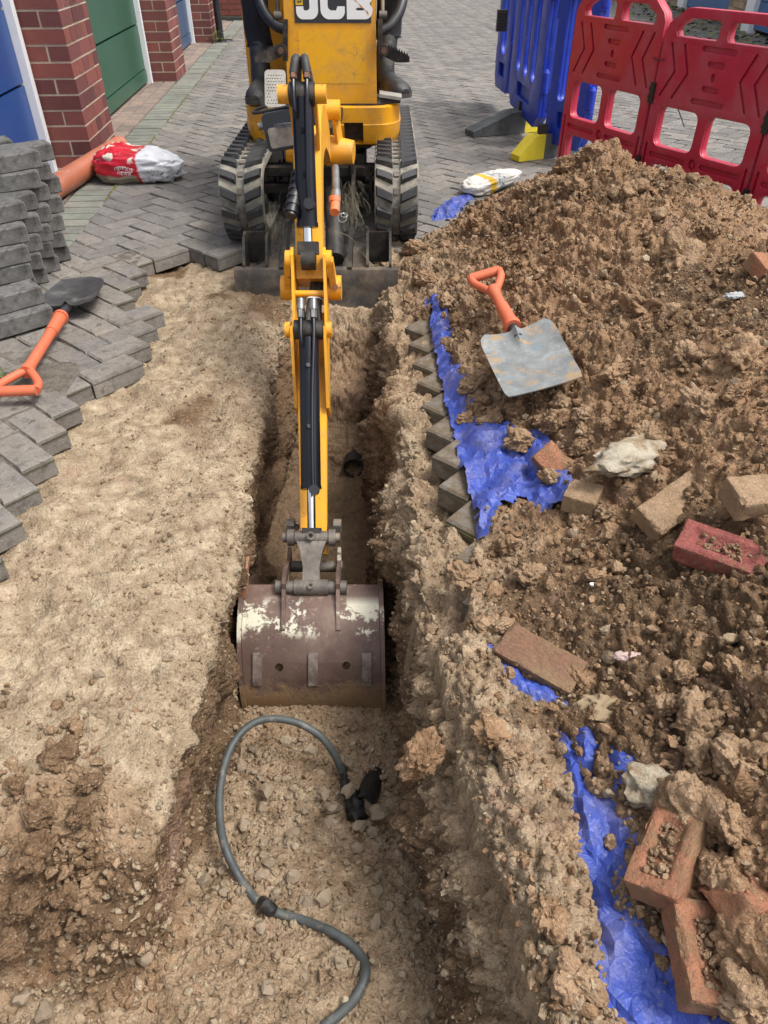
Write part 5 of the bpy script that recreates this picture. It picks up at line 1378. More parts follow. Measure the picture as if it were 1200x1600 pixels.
# ------------------------------------------------------------------ the driver: only boots and trouser legs show below the top of the picture
M_TROU = simple('black work trousers', (.010, .011, .016), (.018, .019, .026), 12, .9, 0, .3)
M_SKIN = simple('skin', (.45, .27, .20), (.5, .3, .22), 8, .6); M_JACK = simple('dark jacket', (.02, .022, .03), (.03, .032, .04), 10, .9)
M_BOOT = simple('dusty black rubber boot', (.016, .017, .018), (.03, .031, .032), 18, .55, 0, .12, dirt=(.13, .11, .085), dirt_scale=14, dirt_lo=.55, dirt_hi=.78)
M_SOLE = simple('muddy boot sole', (.045, .042, .038), (.10, .088, .07), 24, .9, 0, .4)
M_PULL = simple('maroon boot elastic', (.10, .018, .03), (.13, .025, .04), 20, .8)
def skin_figure(name, nodes, edges, rad, mat, parent, sub=2):
    me = bpy.data.meshes.new(name); off = wloc(parent) if parent else Vector((0, 0, 0))
    me.from_pydata([Vector(p) - off for p in nodes], edges, []); o = add(name, me, None, parent)
    md = o.modifiers.new('skin', 'SKIN'); md.use_smooth_shade = True
    for k, r in enumerate(rad):
        sv = me.skin_vertices[0].data[k]; sv.radius = (r, r) if not hasattr(r, '__len__') else r; sv.use_root = (k == 0)
    o.modifiers.new('sub', 'SUBSURF').levels = sub; o.modifiers['sub'].render_levels = sub
    bpy.context.view_layer.update(); dg = bpy.context.evaluated_depsgraph_get()
    m2 = bpy.data.meshes.new_from_object(o.evaluated_get(dg)); o.modifiers.clear(); o.data = m2; bpy.data.meshes.remove(me)
    m2.materials.clear(); m2.materials.append(mat); finish(m2, 60); return o
lt = at(406, 74, d=3.20); lb = at(400, 148, d=3.14); rt_ = at(607, 60, d=3.22); rb_ = at(606, 132, d=3.20)
hip = Vector((-.25, 4.20, 1.20))
man = empty('person', hip); tag(man, 'person in black trousers and rubber boots seated on the yellow mini excavator', 'person')
kL, kR = Vector((lt.x - .01, lt.y - .05, lt.z + .42)), Vector((rt_.x + .02, rt_.y - .05, rt_.z + .42))
sh = hip + Vector((0, .03, .46)); hd = sh + Vector((0, -.03, .26))
body = skin_figure('body', [hip, hip + Vector((0, .03, .25)), sh, sh + Vector((0, -.01, .10)), hd, hd + Vector((0, -.01, .12)),
    sh + Vector((-.19, 0, -.03)), sh + Vector((-.24, -.10, -.30)), sh + Vector((-.20, -.36, -.36)), sh + Vector((-.20, -.45, -.36)),
    sh + Vector((.19, 0, -.03)), sh + Vector((.24, -.10, -.30)), sh + Vector((.20, -.36, -.36)), sh + Vector((.20, -.45, -.36)),
    kL, lt, Vector((lb.x + .006, lb.y + .145, .56)), kR, rt_, Vector((rb_.x - .008, rb_.y + .085, .57))],
    [(0, 1), (1, 2), (2, 3), (3, 4), (4, 5), (2, 6), (6, 7), (7, 8), (8, 9), (2, 10), (10, 11), (11, 12), (12, 13), (0, 14), (14, 15), (15, 16), (0, 17), (17, 18), (18, 19)],
    [.14, .135, .13, .05, .085, .06, .055, .045, .032, .022, .055, .045, .032, .022, .05, .028, .02, .05, .028, .02], M_SKIN, man)
for s in (-1, 1):
    w0 = sh + Vector((s * .20, -.45, -.36))
    g = G()
    for f in range(4): b = w0 + Vector(((f - 1.5) * .018, -.04, .005)); l = (.065, .075, .07, .055)[f]; g.tube([w0 + Vector(((f - 1.5) * .012, .01, 0)), b, b + Vector((0, -l * .5, -.012)), b + Vector((0, -l * .6, -.045))], .008, 8)
    g.tube([w0 + Vector((-s * .02, .0, 0)), w0 + Vector((-s * .045, -.03, -.015)), w0 + Vector((-s * .04, -.06, -.03))], .009, 8); g.build('hand', M_SKIN, man)
g = G(); g.tube([hd + Vector((0, -.085, .03)), hd + Vector((0, -.105, .0))], .012, 8, 2); g.build('nose', M_SKIN, man)
skin_figure('jacket', [hip + Vector((0, .02, .05)), hip + Vector((0, .03, .25)), sh, sh + Vector((-.19, 0, -.03)), sh + Vector((-.24, -.10, -.30)), sh + Vector((-.205, -.34, -.36)), sh + Vector((.19, 0, -.03)), sh + Vector((.24, -.10, -.30)), sh + Vector((.205, -.34, -.36))], [(0, 1), (1, 2), (2, 3), (3, 4), (4, 5), (2, 6), (6, 7), (7, 8)], [.175, .165, .155, .075, .062, .048, .075, .062, .048], M_JACK, man)
g = G(); hs_ = hd + Vector((0, .015, .07)); vs = []
g.cyl(hs_, hs_ + Vector((0, 0, .06)), .105, .09, n=24); g.cyl(hs_ + Vector((0, 0, .06)), hs_ + Vector((0, 0, .11)), .09, .04, n=24); g.box(hs_ + Vector((0, -.12, .01)), (.15, .09, .012)); g.build('cap', M_JACK, man, .01)
def trouser(top, bot, knee, name):
    ring = []; path = spline([hip + Vector(((-.10 if knee.x < hip.x else .10), 0, 0)), hip.lerp(knee, .55) + Vector((0, 0, .04)), knee, knee.lerp(top, .45), top + Vector((0, 0, .04)), top], 8)
    N = len(path); vs = []; n = 24; u = Vector((1, 0, 0))
    for i, p in enumerate(path):
        tn = (path[min(i + 1, N - 1)] - path[max(i - 1, 0)]).normalized(); u = (u - tn * u.dot(tn)).normalized(); w = tn.cross(u); f = i / (N - 1)
        r = .098 - .040 * min(1, f / .7) + (.002 if f > .9 else 0)
        for k in range(n):
            a = 2 * math.pi * k / n; rr = r * (1 + .045 * math.sin(3 * a + f * 17) + .03 * math.sin(5 * a - f * 31)) + (.006 * math.sin(a * 2 + 1) if i == N - 1 else 0)
            vs.append(p + (u * math.cos(a) + w * math.sin(a) * .9) * rr)
    g = G(); g.raw(vs, [(i * n + k, i * n + (k + 1) % n, (i + 1) * n + (k + 1) % n, (i + 1) * n + k) for i in range(N - 1) for k in range(n)] + [tuple(range((N - 1) * n, N * n))]); g.build('trouser_leg', M_TROU, man)
trouser(lt, lb, kL, 'l'); trouser(rt_, rb_, kR, 'r')
def boot(ank, toe, sole_z, shaft_top):
    d = Vector((toe.x - ank.x, toe.y - ank.y, 0)).normalized(); sd = Vector((-d.y, d.x, 0)); heel = Vector((ank.x, ank.y, sole_z)) - d * .055
    L_ = (Vector((toe.x, toe.y, 0)) - Vector((heel.x, heel.y, 0))).length
    def foot(f, k, z, wid): return heel + d * (f * L_) + sd * (k * wid) + Vector((0, 0, z))
    prof = [(0, .030, .09), (.08, .040, .095), (.25, .041, .10), (.42, .038, .088), (.60, .046, .074), (.80, .048, .064), (.93, .040, .052), (1.0, .020, .036)]
    g = G(); vs = []; n = 14
    for f, w, h in prof:
        for k in range(n):
            a = math.pi * k / (n - 1); vs.append(foot(f, math.cos(a), .018 + (h - .018) * max(0.0, math.sin(a)) ** .75, w))
    m = len(prof)
    g.raw(vs, [(i * n + k, i * n + k + 1, (i + 1) * n + k + 1, (i + 1) * n + k) for i in range(m - 1) for k in range(n - 1)] + [tuple(range(n)), tuple(range((m - 1) * n, m * n)), tuple(list(range(0, m * n, n)) + list(range(m * n - 1, n - 2, -n)))])
    g.tube([foot(.24, 0, .05, 1), foot(.22, 0, .10, 1), foot(.21, 0, .10, 1).lerp(shaft_top, .5), shaft_top], [.044, .043, .045, .048], 20, 5)
    b = g.build('boot', M_BOOT, man)
    g = G(); out = [foot(f, 1, 0, w + .004) for f, w, h in prof] + [foot(f, -1, 0, w + .004) for f, w, h in prof[::-1]]
    g.prism(out, (0, 0, .024)); o = g.build('sole', M_SOLE, b, .003)
    return b
bL = boot(Vector((lb.x + .008, lb.y + .14, 0)), Vector((lb.x - .005, lb.y - .03, 0)), .478, lt + Vector((0, .0, .03)))
bR = boot(Vector((rb_.x - .01, rb_.y + .08, 0)), Vector((at(634, 136, d=3.16).x, rb_.y - .06, 0)), .492, rt_ + Vector((0, 0, .03)))

# ------------------------------------------------------------------ plastic barriers
def plastic(name, c, dirt, rough=.42):
    t = NT(name); v = t.coord(True); n = t.noise(v, 5, 5, .65); f = t.noise(v, 90, 3, .7)
    col = t.mix(n, c, tuple(x * .82 for x in c)); col = t.mix(t.math('MULTIPLY', t.step(n, .46, .70), .5), col, dirt); col = t.mix(t.math('MULTIPLY', t.step(f, .62, .70), .6), col, dirt); col = t.mix(t.math('MULTIPLY', t.step(t.noise(v, 17, 8, .8, .3), .60, .68), .45), col, (.30, .22, .16))
    return t.done(col, t.ramp(n, [(.3, (rough - .1,) * 3), (.7, (rough + .2,) * 3)]), 0, t.bump(t.noise(v, 60, 3), .06, .003), .5)
M_RED = plastic('faded red barrier plastic', (.47, .019, .052), (.38, .13, .14)); M_BLU = plastic('blue barrier plastic', (.010, .040, .46), (.04, .09, .36), .38)
M_TIE = simple('black nylon', (.012, .012, .012), (.02, .02, .02), 20, .5); M_FOOT = simple('grey recycled rubber foot', (.060, .066, .066), (.115, .12, .118), 18, .85, 0, .3)
M_FYEL = simple('yellow foot end', (.68, .54, .02), (.76, .62, .03), 12, .55, dirt=(.30, .24, .10), dirt_lo=.6, dirt_hi=.8)
def stroke(pts, w):
    P = [Vector(p) for p in pts]; l, r = [], []
    for k, p in enumerate(P):
        d = (P[min(k + 1, len(P) - 1)] - P[max(k - 1, 0)]).normalized(); n = Vector((-d.y, d.x)); e = 1.0
        if 0 < k < len(P) - 1: e = 1.12
        l.append(p + n * w / 2 * e); r.append(p - n * w / 2 * e)
    d0 = (P[0] - P[1]).normalized(); d1 = (P[-1] - P[-2]).normalized()
    return [tuple(q) for q in l] + [tuple(P[-1] + d1 * w * .45)] + [tuple(q) for q in r[::-1]] + [tuple(P[0] + d0 * w * .45)]
def base_matrix(P0, P1, lean=0.0, z=0.0):
    d = Vector((P1[0] - P0[0], P1[1] - P0[1], 0)); m = frame(d.normalized()); x = d.normalized(); y = Vector((-x.y, x.x, 0))
    return Matrix.Translation((P0[0], P0[1], z)) @ Matrix((x, y, Vector((0, 0, 1)))).transposed().to_4x4() @ Matrix.Rotation(lean, 4, 'X'), d.length
def red_barrier(P0, P1, label, h=.86, clips=True, lean=0.0):
    M, w = base_matrix(P0, P1, lean); u = lambda a: a * w; v = lambda a: a * h
    root = empty('barrier', (0, 0, 0)); root.matrix_world = M; tag(root, label, 'barrier', 'red folding barrier panels')
    outer = [(u(.012), 0), (u(.988), 0), (u(.992), v(.90)), (u(.965), v(.935)), (u(.84), v(.995)), (u(.80), v(1)), (u(.20), v(1)), (u(.16), v(.995)), (u(.035), v(.935)), (u(.008), v(.90))]
    wn_ = lambda a, b, c, d: rrect(u((a + b) / 2), v((c + d) / 2), u(b - a), v(d - c), .030, 5)
    holes = [[(u(.10), v(.905)), (u(.12), v(.885)), (u(.45), v(.885)), (u(.465), v(.90)), (u(.465), v(.945)), (u(.45), v(.96)), (u(.21), v(.96)), (u(.11), v(.925))],
             [(u(.90), v(.905)), (u(.89), v(.925)), (u(.79), v(.96)), (u(.55), v(.96)), (u(.535), v(.945)), (u(.535), v(.90)), (u(.55), v(.885)), (u(.88), v(.885))],
             wn_(.10, .46, .42, .595), wn_(.54, .90, .42, .595), wn_(.10, .46, .155, .335), wn_(.54, .90, .155, .335)]
    gr = []
    for s in (0, 1):
        q = (lambda a: a) if s == 0 else (lambda a: 1 - a)
        for x0 in (.07, .185): gr.append(stroke([(u(q(x0 + .02)), v(.855)), (u(q(x0 + .095)), v(.745)), (u(q(x0)), v(.635))], .011))
        gr.append(stroke([(u(q(.10)), v(.377)), (u(q(.42)), v(.377))], .020))
        gr.append(stroke([(u(q(.17)), v(.105)), (u(q(.30)), v(.105))], .017)); gr.append(stroke([(u(q(.055)), v(.03)), (u(q(.065)), v(.085)), (u(q(.12)), v(.12))], .016))
        gr.append(stroke([(u(q(.047)), v(.20)), (u(q(.047)), v(.42))], .010)); 
    for z, a in ((.852, .13), (.642, .13), (.795, .06), (.697, .06)): gr.append(stroke([(u(.5 - a), v(z)), (u(.5 + a), v(z))], .019))
    gr.append([(u(.5) + .010 * math.cos(a), v(.745) + .015 * math.sin(a)) for a in [2 * math.pi * k / 12 for k in range(12)]])
    gr.append([(u(.5) + .017 * math.cos(a), v(.377) + .022 * math.sin(a)) for a in [2 * math.pi * k / 8 for k in range(8)]])
    bm = plate(outer, holes, .0, .030); add('panel', bm_mesh(bm, 'panel', 40, .004), M_RED, root)
    bm = plate(outer, holes + gr, -.0105, -.0005); add('front_skin', bm_mesh(bm, 'front_skin', 40, .0035), M_RED, root)
    G_ = G(); G_.cyl((u(.5), -.006, v(.377)), (u(.5), .0, v(.377)), .010, n=16); add('boss', G_.mesh('boss', .002), M_RED, root)
    if clips:
        for z in (.30, .62):
            g = G(); g.box((w + .004, -.004, v(z)), (.024, .030, .075)); g.box((w + .004, -.018, v(z) + .014), (.030, .006, .012)); g.box((w + .004, -.018, v(z) - .014), (.030, .006, .012)); add('clip', g.mesh('clip', .003), M_TIE, root)
        g = G(); g.tube([(w - .03, -.014, v(.76)), (w + .004, -.018, v(.755)), (w + .035, -.014, v(.76))], .0022, 6); add('cable_tie', g.mesh('cable_tie'), M_TIE, root)
    return root
rp0 = (.880, 3.98); rp1 = (1.13, 3.46); rp2 = (1.415, 2.97); rp3 = (1.72, 2.52)
red_barrier(rp0, rp1, 'red plastic barrier panel next to the blue ones, its foot buried by the heap peak', .87)
red_barrier(rp1, rp2, 'red plastic barrier panel in the middle, seen whole above the heap', .84)
red_barrier(rp2, rp3, 'red plastic barrier panel cut off by the right edge', .84, False)
g = G(); a = at(1052, 155, Y=3.40); g.tube([a, at(1060, 172, Y=3.42), at(1069, 198, Y=3.5)], .0022, 6, 4); tag(g.build('cable_tie', M_TIE), 'thin black cable tie tail seen through a red barrier window', 'cable tie')

def blue_barrier(P0, P1, label, h=1.0, slots=3, z0=.06, ang0=0):
    M, w = base_matrix(P0, P1, 0, z0); u = lambda a: a * w; v = lambda a: a * h
    root = empty('barrier', (0, 0, 0)); root.matrix_world = M; tag(root, label, 'barrier', 'blue folding barrier panels')
    outer = [(u(.12), 0), (u(.88), 0), (u(.99), .07), (u(.99), v(.95)), (u(.92), v(1)), (u(.08), v(1)), (u(.01), v(.95)), (u(.01), .07)]
    k = slots; sw = .62 / k; holes = []; rec = []
    for j in range(k):
        c = .14 + (.72) * (j + .5) / k; holes.append(rrect(u(c), v(.475), u(sw * .62), v(.50), u(sw * .30), 6))
    for z in (.13, .84): rec.append(rrect(u(.5), v(z), u(.42), .085, .016, 4))
    bm = plate(outer, holes, .004, .040); add('panel', bm_mesh(bm, 'panel', 40, .006), M_BLU, root)
    bm = plate(outer, holes + rec, -.022, .0035); add('front_skin', bm_mesh(bm, 'front_skin', 40, .005), M_BLU, root)
    for s in (0, 1):
        for z in (.16, .62):
            g = G(); x = -.004 if s == 0 else w + .004; zz = v(z) + (.06 if s else 0)
            g.cyl((x, .0, zz), (x, .0, zz + .09), .021, n=18); g.cyl((x, 0, zz + .09), (x, 0, zz + .108), .021, .012, n=18); g.cyl((x, 0, zz - .014), (x, 0, zz - .002), .023, n=18); add('hinge_knuckle', g.mesh('hinge_knuckle', .003), M_BLU, root)
    return root
q0, q1 = at(797, 158, z=.10), at(842, 205, z=.10); q2 = at(850, 212, z=.10)
BLUE_MID = blue_barrier((q0.x, q0.y), (q1.x, q1.y), 'blue plastic barrier panel in the middle of the three, on two feet', 1.0, 3, .10)
f0, f1 = at(776, 128, z=.15), at(795, 148, z=.13)
blue_barrier((f0.x, f0.y), (f1.x, f1.y), 'farthest blue plastic barrier panel, behind the others', 1.0, 1, .13)
blue_barrier((q2.x + .01, q2.y - .02), (q2.x + .16, q2.y - .34), 'nearest blue plastic barrier panel, touching the red one', 1.0, 2, .08)
for nm, px, py, yy, lab in (('n', 911, 80, 4.28, 0), ('f', 784, 32, 5.35, 0)):
    c = at(px - 8 if nm == 'n' else px, py, Y=yy); g = G(); g.box(c, (.06, .05, .11))
    for k in range(6): g.box(c + Vector((0, -.028, -.04 + .016 * k)), (.064, .008, .007))
    tag(g.build('barrier_clip', M_TIE, None, .003), 'black ribbed clip on the near blue panel, beside the red barrier' if nm == 'n' else 'black ribbed clip on the edge of the farthest blue panel', 'clip', 'black barrier clips')
def foot(c, tip, yel, label):
    """low wedge-ended rubber foot; c: the middle under the panel, tip: its end on the near-left side"""
    c = Vector((c.x, c.y, 0)); wf = .045 if yel else .065; d = (Vector((tip.x, tip.y, 0)) - c); L_ = d.length; d.normalize(); s = Vector((-d.y, d.x, 0)); root = empty('foot', (0, 0, 0)); root['label'] = label
    parts_ = []
    def half(sg, mat, nm, l):
        pr = [(0, 0), (l, 0), (l, .03), (min(.10, l * .4), .125), (0, .13)]
        G().prism([c + d * (sg * a) + Vector((0, 0, z + .002)) - s * wf for a, z in pr], s * 2 * wf).build(nm, mat, root, .008, 3)
    half(1, M_FYEL if yel else M_FOOT, 'toe', L_); half(-1, M_FOOT if yel else M_FYEL, 'heel', .26 if yel else .14)
    g = G(); g.box(c + Vector((0, 0, .155)), (.05, .05, .05)); g.build('socket', M_TIE, root, .003)
    bpy.context.view_layer.update(); root.parent = BLUE_MID; root.matrix_parent_inverse = BLUE_MID.matrix_world.inverted()
foot(at(812, 205, z=0), at(733, 212, z=0), False, 'grey rubber foot with yellow rear end')
foot(at(842, 246, z=0), at(804, 251, z=0), True, 'foot with bright yellow toe')

# ------------------------------------------------------------------ stacked paving blocks on the left
M_BLK = simple('stacked grey concrete block', (.085, .081, .076), (.19, .182, .168), 14, .92, 0, .55, dirt=(.045, .042, .038), dirt_scale=18, dirt_lo=.46, dirt_hi=.66, rndv=.25, obj=True)
def concrete_block():
    bm = bmesh.new(); bmesh.ops.create_cube(bm, size=1.0)
    for v in bm.verts: v.co = Vector((v.co.x * .198, v.co.y * .098, v.co.z * .060))
    bmesh.ops.bevel(bm, geom=list(bm.edges), offset=.0045, segments=1, affect='EDGES', clamp_overlap=True)
    bmesh.ops.subdivide_edges(bm, edges=[e for e in bm.edges if e.calc_length() > .03], cuts=4, use_grid_fill=True)
    c = np.array([v.co[:] for v in bm.verts]); d = fbm(c, 40, 3, .5, 5) * .0013
    for v, k in zip(bm.verts, d): v.co += v.co.normalized() * k
    me = bpy.data.meshes.new('concrete_block'); bm.to_mesh(me); bm.free(); me.materials.append(M_BLK); return finish(me, 14)
CBLK = concrete_block()
def put_block(p, rz, label, group, rx=0, ry=0):
    o = bpy.data.objects.new('concrete_block', CBLK); COL.objects.link(o); o.location = p; o.rotation_euler = (rx, ry, rz); tag(o, label, 'block', group); return o
LAYH = .0605
for L_ in range(7):
    y0 = 2.62 + (.0 if L_ < 3 else (.05 * (L_ - 2)) if L_ < 5 else .30 + .03 * (L_ - 5)); jx = random.uniform(-.012, .012); first = True
    y = y0; r0 = R(38) if L_ % 2 == 0 else R(28)
    while y < 3.08:
        for c in range(2):
            p = Vector((-1.405 + jx - c * .172 - random.uniform(0, .008), y + c * .06 + random.uniform(-.004, .004), .031 + L_ * LAYH))
            nth = int(round((y - y0) / .118)); lab = 'grey block, %s layer of the tall stack' % ('first', 'second', 'third', 'fourth', 'fifth', 'sixth', 'seventh')[L_] + (', outer row' if c == 0 else ', inner row')
            if L_ == 6 and c == 0 and first: lab = 'topmost grey paving block of the tall stack, nearest its outer corner'; first = False
            put_block(p, r0 + random.uniform(-.04, .04), lab + (', %s from the spade' % ('first', 'second', 'third', 'fourth', 'fifth')[nth] if 'topmost' not in lab else ''), 'paving blocks stacked by the blue door', random.uniform(-.01, .01), random.uniform(-.012, .012))
        y += .118
for z, dx, lab in ((0, 0, 'lower of two grey paving blocks piled in front of the tall stack'), (1, -.03, 'upper of two grey paving blocks piled in front of the tall stack')):
    put_block(Vector((-1.245 + dx, 2.34 + .03 * z, .036 + z * LAYH)), R(42), lab, 'two blocks before the stack')
    put_block(Vector((-1.36 + dx, 2.27 + .03 * z, .036 + z * LAYH)), R(42), lab.replace('grey paving blocks', 'rear paving blocks') if False else lab + ', its left neighbour', 'two blocks before the stack')

# ------------------------------------------------------------------ drain pipe and bags
M_CLAY = simple('terracotta plastic pipe', (.36, .115, .060), (.44, .15, .08), 5, .42, 0, .05, dirt=(.52, .36, .29), dirt_scale=16, dirt_lo=.60, dirt_hi=.75)
pe, pl_ = at(188, 228, z=.055), at(20, 335, z=.055)
G().pipe(pe, pl_ + (pl_ - pe) * .25, .056, .052, 36).build('drain_pipe', M_CLAY); tag(bpy.data.objects['drain_pipe'], 'terracotta coloured plastic drain pipe lying behind the red and white bag', 'pipe')
def bag(c, lx, ly, lz, mat, name, seed, rz=0.0, corner=True):
    nu, nv = 72, 40; vs = []
    for j in range(nv + 1):
        ph = math.pi * (j / nv - .5)
        for i in range(nu):
            th = 2 * math.pi * i / nu
            cx, sx, cp, sp = math.cos(th), math.sin(th), math.cos(ph), math.sin(ph)
            pw = lambda a, e: math.copysign(abs(a) ** e, a)
            x, y, z = pw(cx, .55) * pw(cp, .45), pw(sx, .7) * pw(cp, .5), pw(sp, .8)
            k = 1 - .62 * max(0, x) ** 1.6 * (1 if z > 0 else .25) - .12 * max(0, -x) ** 3; z *= k * (1 - .10 * math.sin(x * 3 + 1)); y *= 1 - .35 * max(0, x) ** 1.5; vs.append((x * (1.12 if x > 0 else 1.0), y, max(z, -.88)))
    a = np.array(vs); d = fbm(a * np.array([1, 1, 1.6]), 2.4, 4, .55, seed) * .09 - np.abs(vnoise(a * np.array([3.0, 1.2, 2.0]) * 2.2, seed + 9)) * .16 - np.abs(vnoise(a * np.array([2, 3, 2]) * 4.5, seed + 12)) * .07
    a = a * (1 + d[:, None] * np.array([.4, .6, 1.0])) * np.array([lx / 2, ly / 2, lz / 2])
    cr, sr = math.cos(rz), math.sin(rz); b = a.copy(); b[:, 0] = a[:, 0] * cr - a[:, 1] * sr; b[:, 1] = a[:, 0] * sr + a[:, 1] * cr
    i = np.arange(nu); q = []
    for j in range(nv): q.append(np.stack([j * nu + i, j * nu + (i + 1) % nu, (j + 1) * nu + (i + 1) % nu, (j + 1) * nu + i], 1))
    me = np_mesh(name, b, quads=np.concatenate(q)); return me
t = NT('red and white printed bag film'); _v = t.coord(True); sp_ = t.sep(_v)
wob = t.math('MULTIPLY', t.math('SUBTRACT', t.noise(_v, 9, 3), .5), .05); xx = t.math('ADD', sp_[0], wob); zz = t.math('ADD', sp_[2], wob)
red = t.mix(t.noise(_v, 14, 4), (.62, .015, .03), (.52, .012, .028)); wht = t.mix(t.noise(_v, 6, 4, .6), (.74, .75, .77), (.60, .61, .63)); gry = t.mix(t.noise(_v, 40, 4), (.30, .27, .20), (.44, .40, .31))
col = t.mix(t.step(xx, .040, .052), red, wht)
vor = t.n('ShaderNodeTexVoronoi'); vor.inputs['Scale'].default_value = 13; t.l(_v, vor.inputs['Vector'])
patch = t.math('MULTIPLY', t.step(vor.outputs['Distance'], .44, .40), t.math('MULTIPLY', t.step(zz, .030, .045), t.step(xx, .035, .02)))
col = t.mix(patch, col, (.70, .63, .50))
col = t.mix(t.math('MULTIPLY', t.step(zz, -.028, -.040), t.step(xx, .035, .025)), col, gry)
blk = t.math('MULTIPLY', t.step(t.noise(_v, 55, 3, .6, .2), .60, .64), t.math('MULTIPLY', t.step(xx, .075, .09), t.step(zz, .012, -.005)))
col = t.mix(blk, col, (.04, .04, .05))
M_BAG = t.done(col, .28, 0, t.bump(t.noise(_v, 28, 5, .6, .8), .55, .012), .5, .2)
bl_, br_ = at(150, 288, z=.0), at(272, 288, z=.0); bc = (bl_ + br_) / 2 + Vector((0, .10, .078))
bg = add('sand_bag', bag(bc, (br_.x - bl_.x) + .05, .27, .185, M_BAG, 'sand_bag', 4), M_BAG); bg.location = bc; bg.rotation_euler = (0, 0, R(-4)); tag(bg, 'red and white plastic bag of gravel slumped against the drain pipe', 'bag')
ear = G(); e0 = bc + Vector((.20, -.02, -.045)); ear.raw([e0, e0 + Vector((.02, -.03, .035)), e0 + Vector((.085, -.02, .012)), e0 + Vector((.03, .03, -.01))], [(0, 1, 2, 3)]); 
eo = ear.build('bag_corner', M_LETTER, bg, smooth=0) if False else None
g = G(); e0 = Vector((.205, .0, -.035)); g.raw([e0 + Vector((-.03, -.05, .05)), e0 + Vector((.075, -.01, .0)), e0 + Vector((-.03, .05, -.03)), e0 + Vector((-.03, -.03, -.035))], [(0, 1, 2), (0, 3, 1), (3, 2, 1), (0, 2, 3)]); add('bag_corner', g.mesh('bag_corner', 0, smooth=0), M_LETTER, bg)
# printing on the bag: rows of small white strokes, upside down, across the red
g = G()
def bag_front(x, z):
    y = -.127 * (1 - (abs(x) / .26) ** 3) * (1 - (abs(z) / .115) ** 2.6) ** .5; return Vector((x, y - .006, z))
for row, zc, n in ((0, .004, 9), (1, -.016, 7)):
    for k in range(n):
        x = -.070 + k * .0115 + (.012 if row else 0); c = bag_front(x, zc + .006 * math.sin(k * .5) * (1 - row)); w, h = .0038, .0065 + .002 * ((k * 7) % 3)
        pts = [c + Vector((-w, 0, -h)), c + Vector((-w, -.001, h)), c + Vector((w, -.001, h * (.2 if k % 3 else 1))), c + Vector((w, 0, -h))][: (4 if k % 2 else 3)]
        g.tube(pts, .0013, 5, 2)
add('printed_strokes', g.mesh('printed_strokes'), M_LETTER, bg)
M_SACK = None
t = NT('pale printed sack'); _v = t.coord(True); sp_ = t.sep(_v)
col = t.mix(t.math('MULTIPLY', t.step(sp_[0], -.085, -.075), t.step(sp_[0], -.030, -.040)), (.68, .66, .60), (.70, .45, .04))
col = t.mix(t.math('MULTIPLY', t.math('MULTIPLY', t.step(sp_[0], -.02, -.015), t.step(sp_[0], .035, .03)), t.step(t.noise(_v, 60, 2), .52, .56)), col, (.05, .13, .25))
M_SACK = t.done(col, .5, 0, t.bump(t.noise(_v, 22, 4, .6), .4, .01), .4)
sc0, sc1 = at(730, 302, z=.03), at(806, 276, z=.05); sc_ = (sc0 + sc1) / 2
me = bag(sc_, (sc1 - sc0).length + .02, .16, .085, M_SACK, 'cement_sack', 14); sk_ = add('cement_sack', me, M_SACK); sk_.location = sc_ + Vector((0, .05, .005)); sk_.rotation_euler = (0, R(-4), math.atan2(sc1.y - sc0.y, sc1.x - sc0.x)); tag(sk_, 'pale sack with a yellow band half buried behind the soil heap', 'sack')

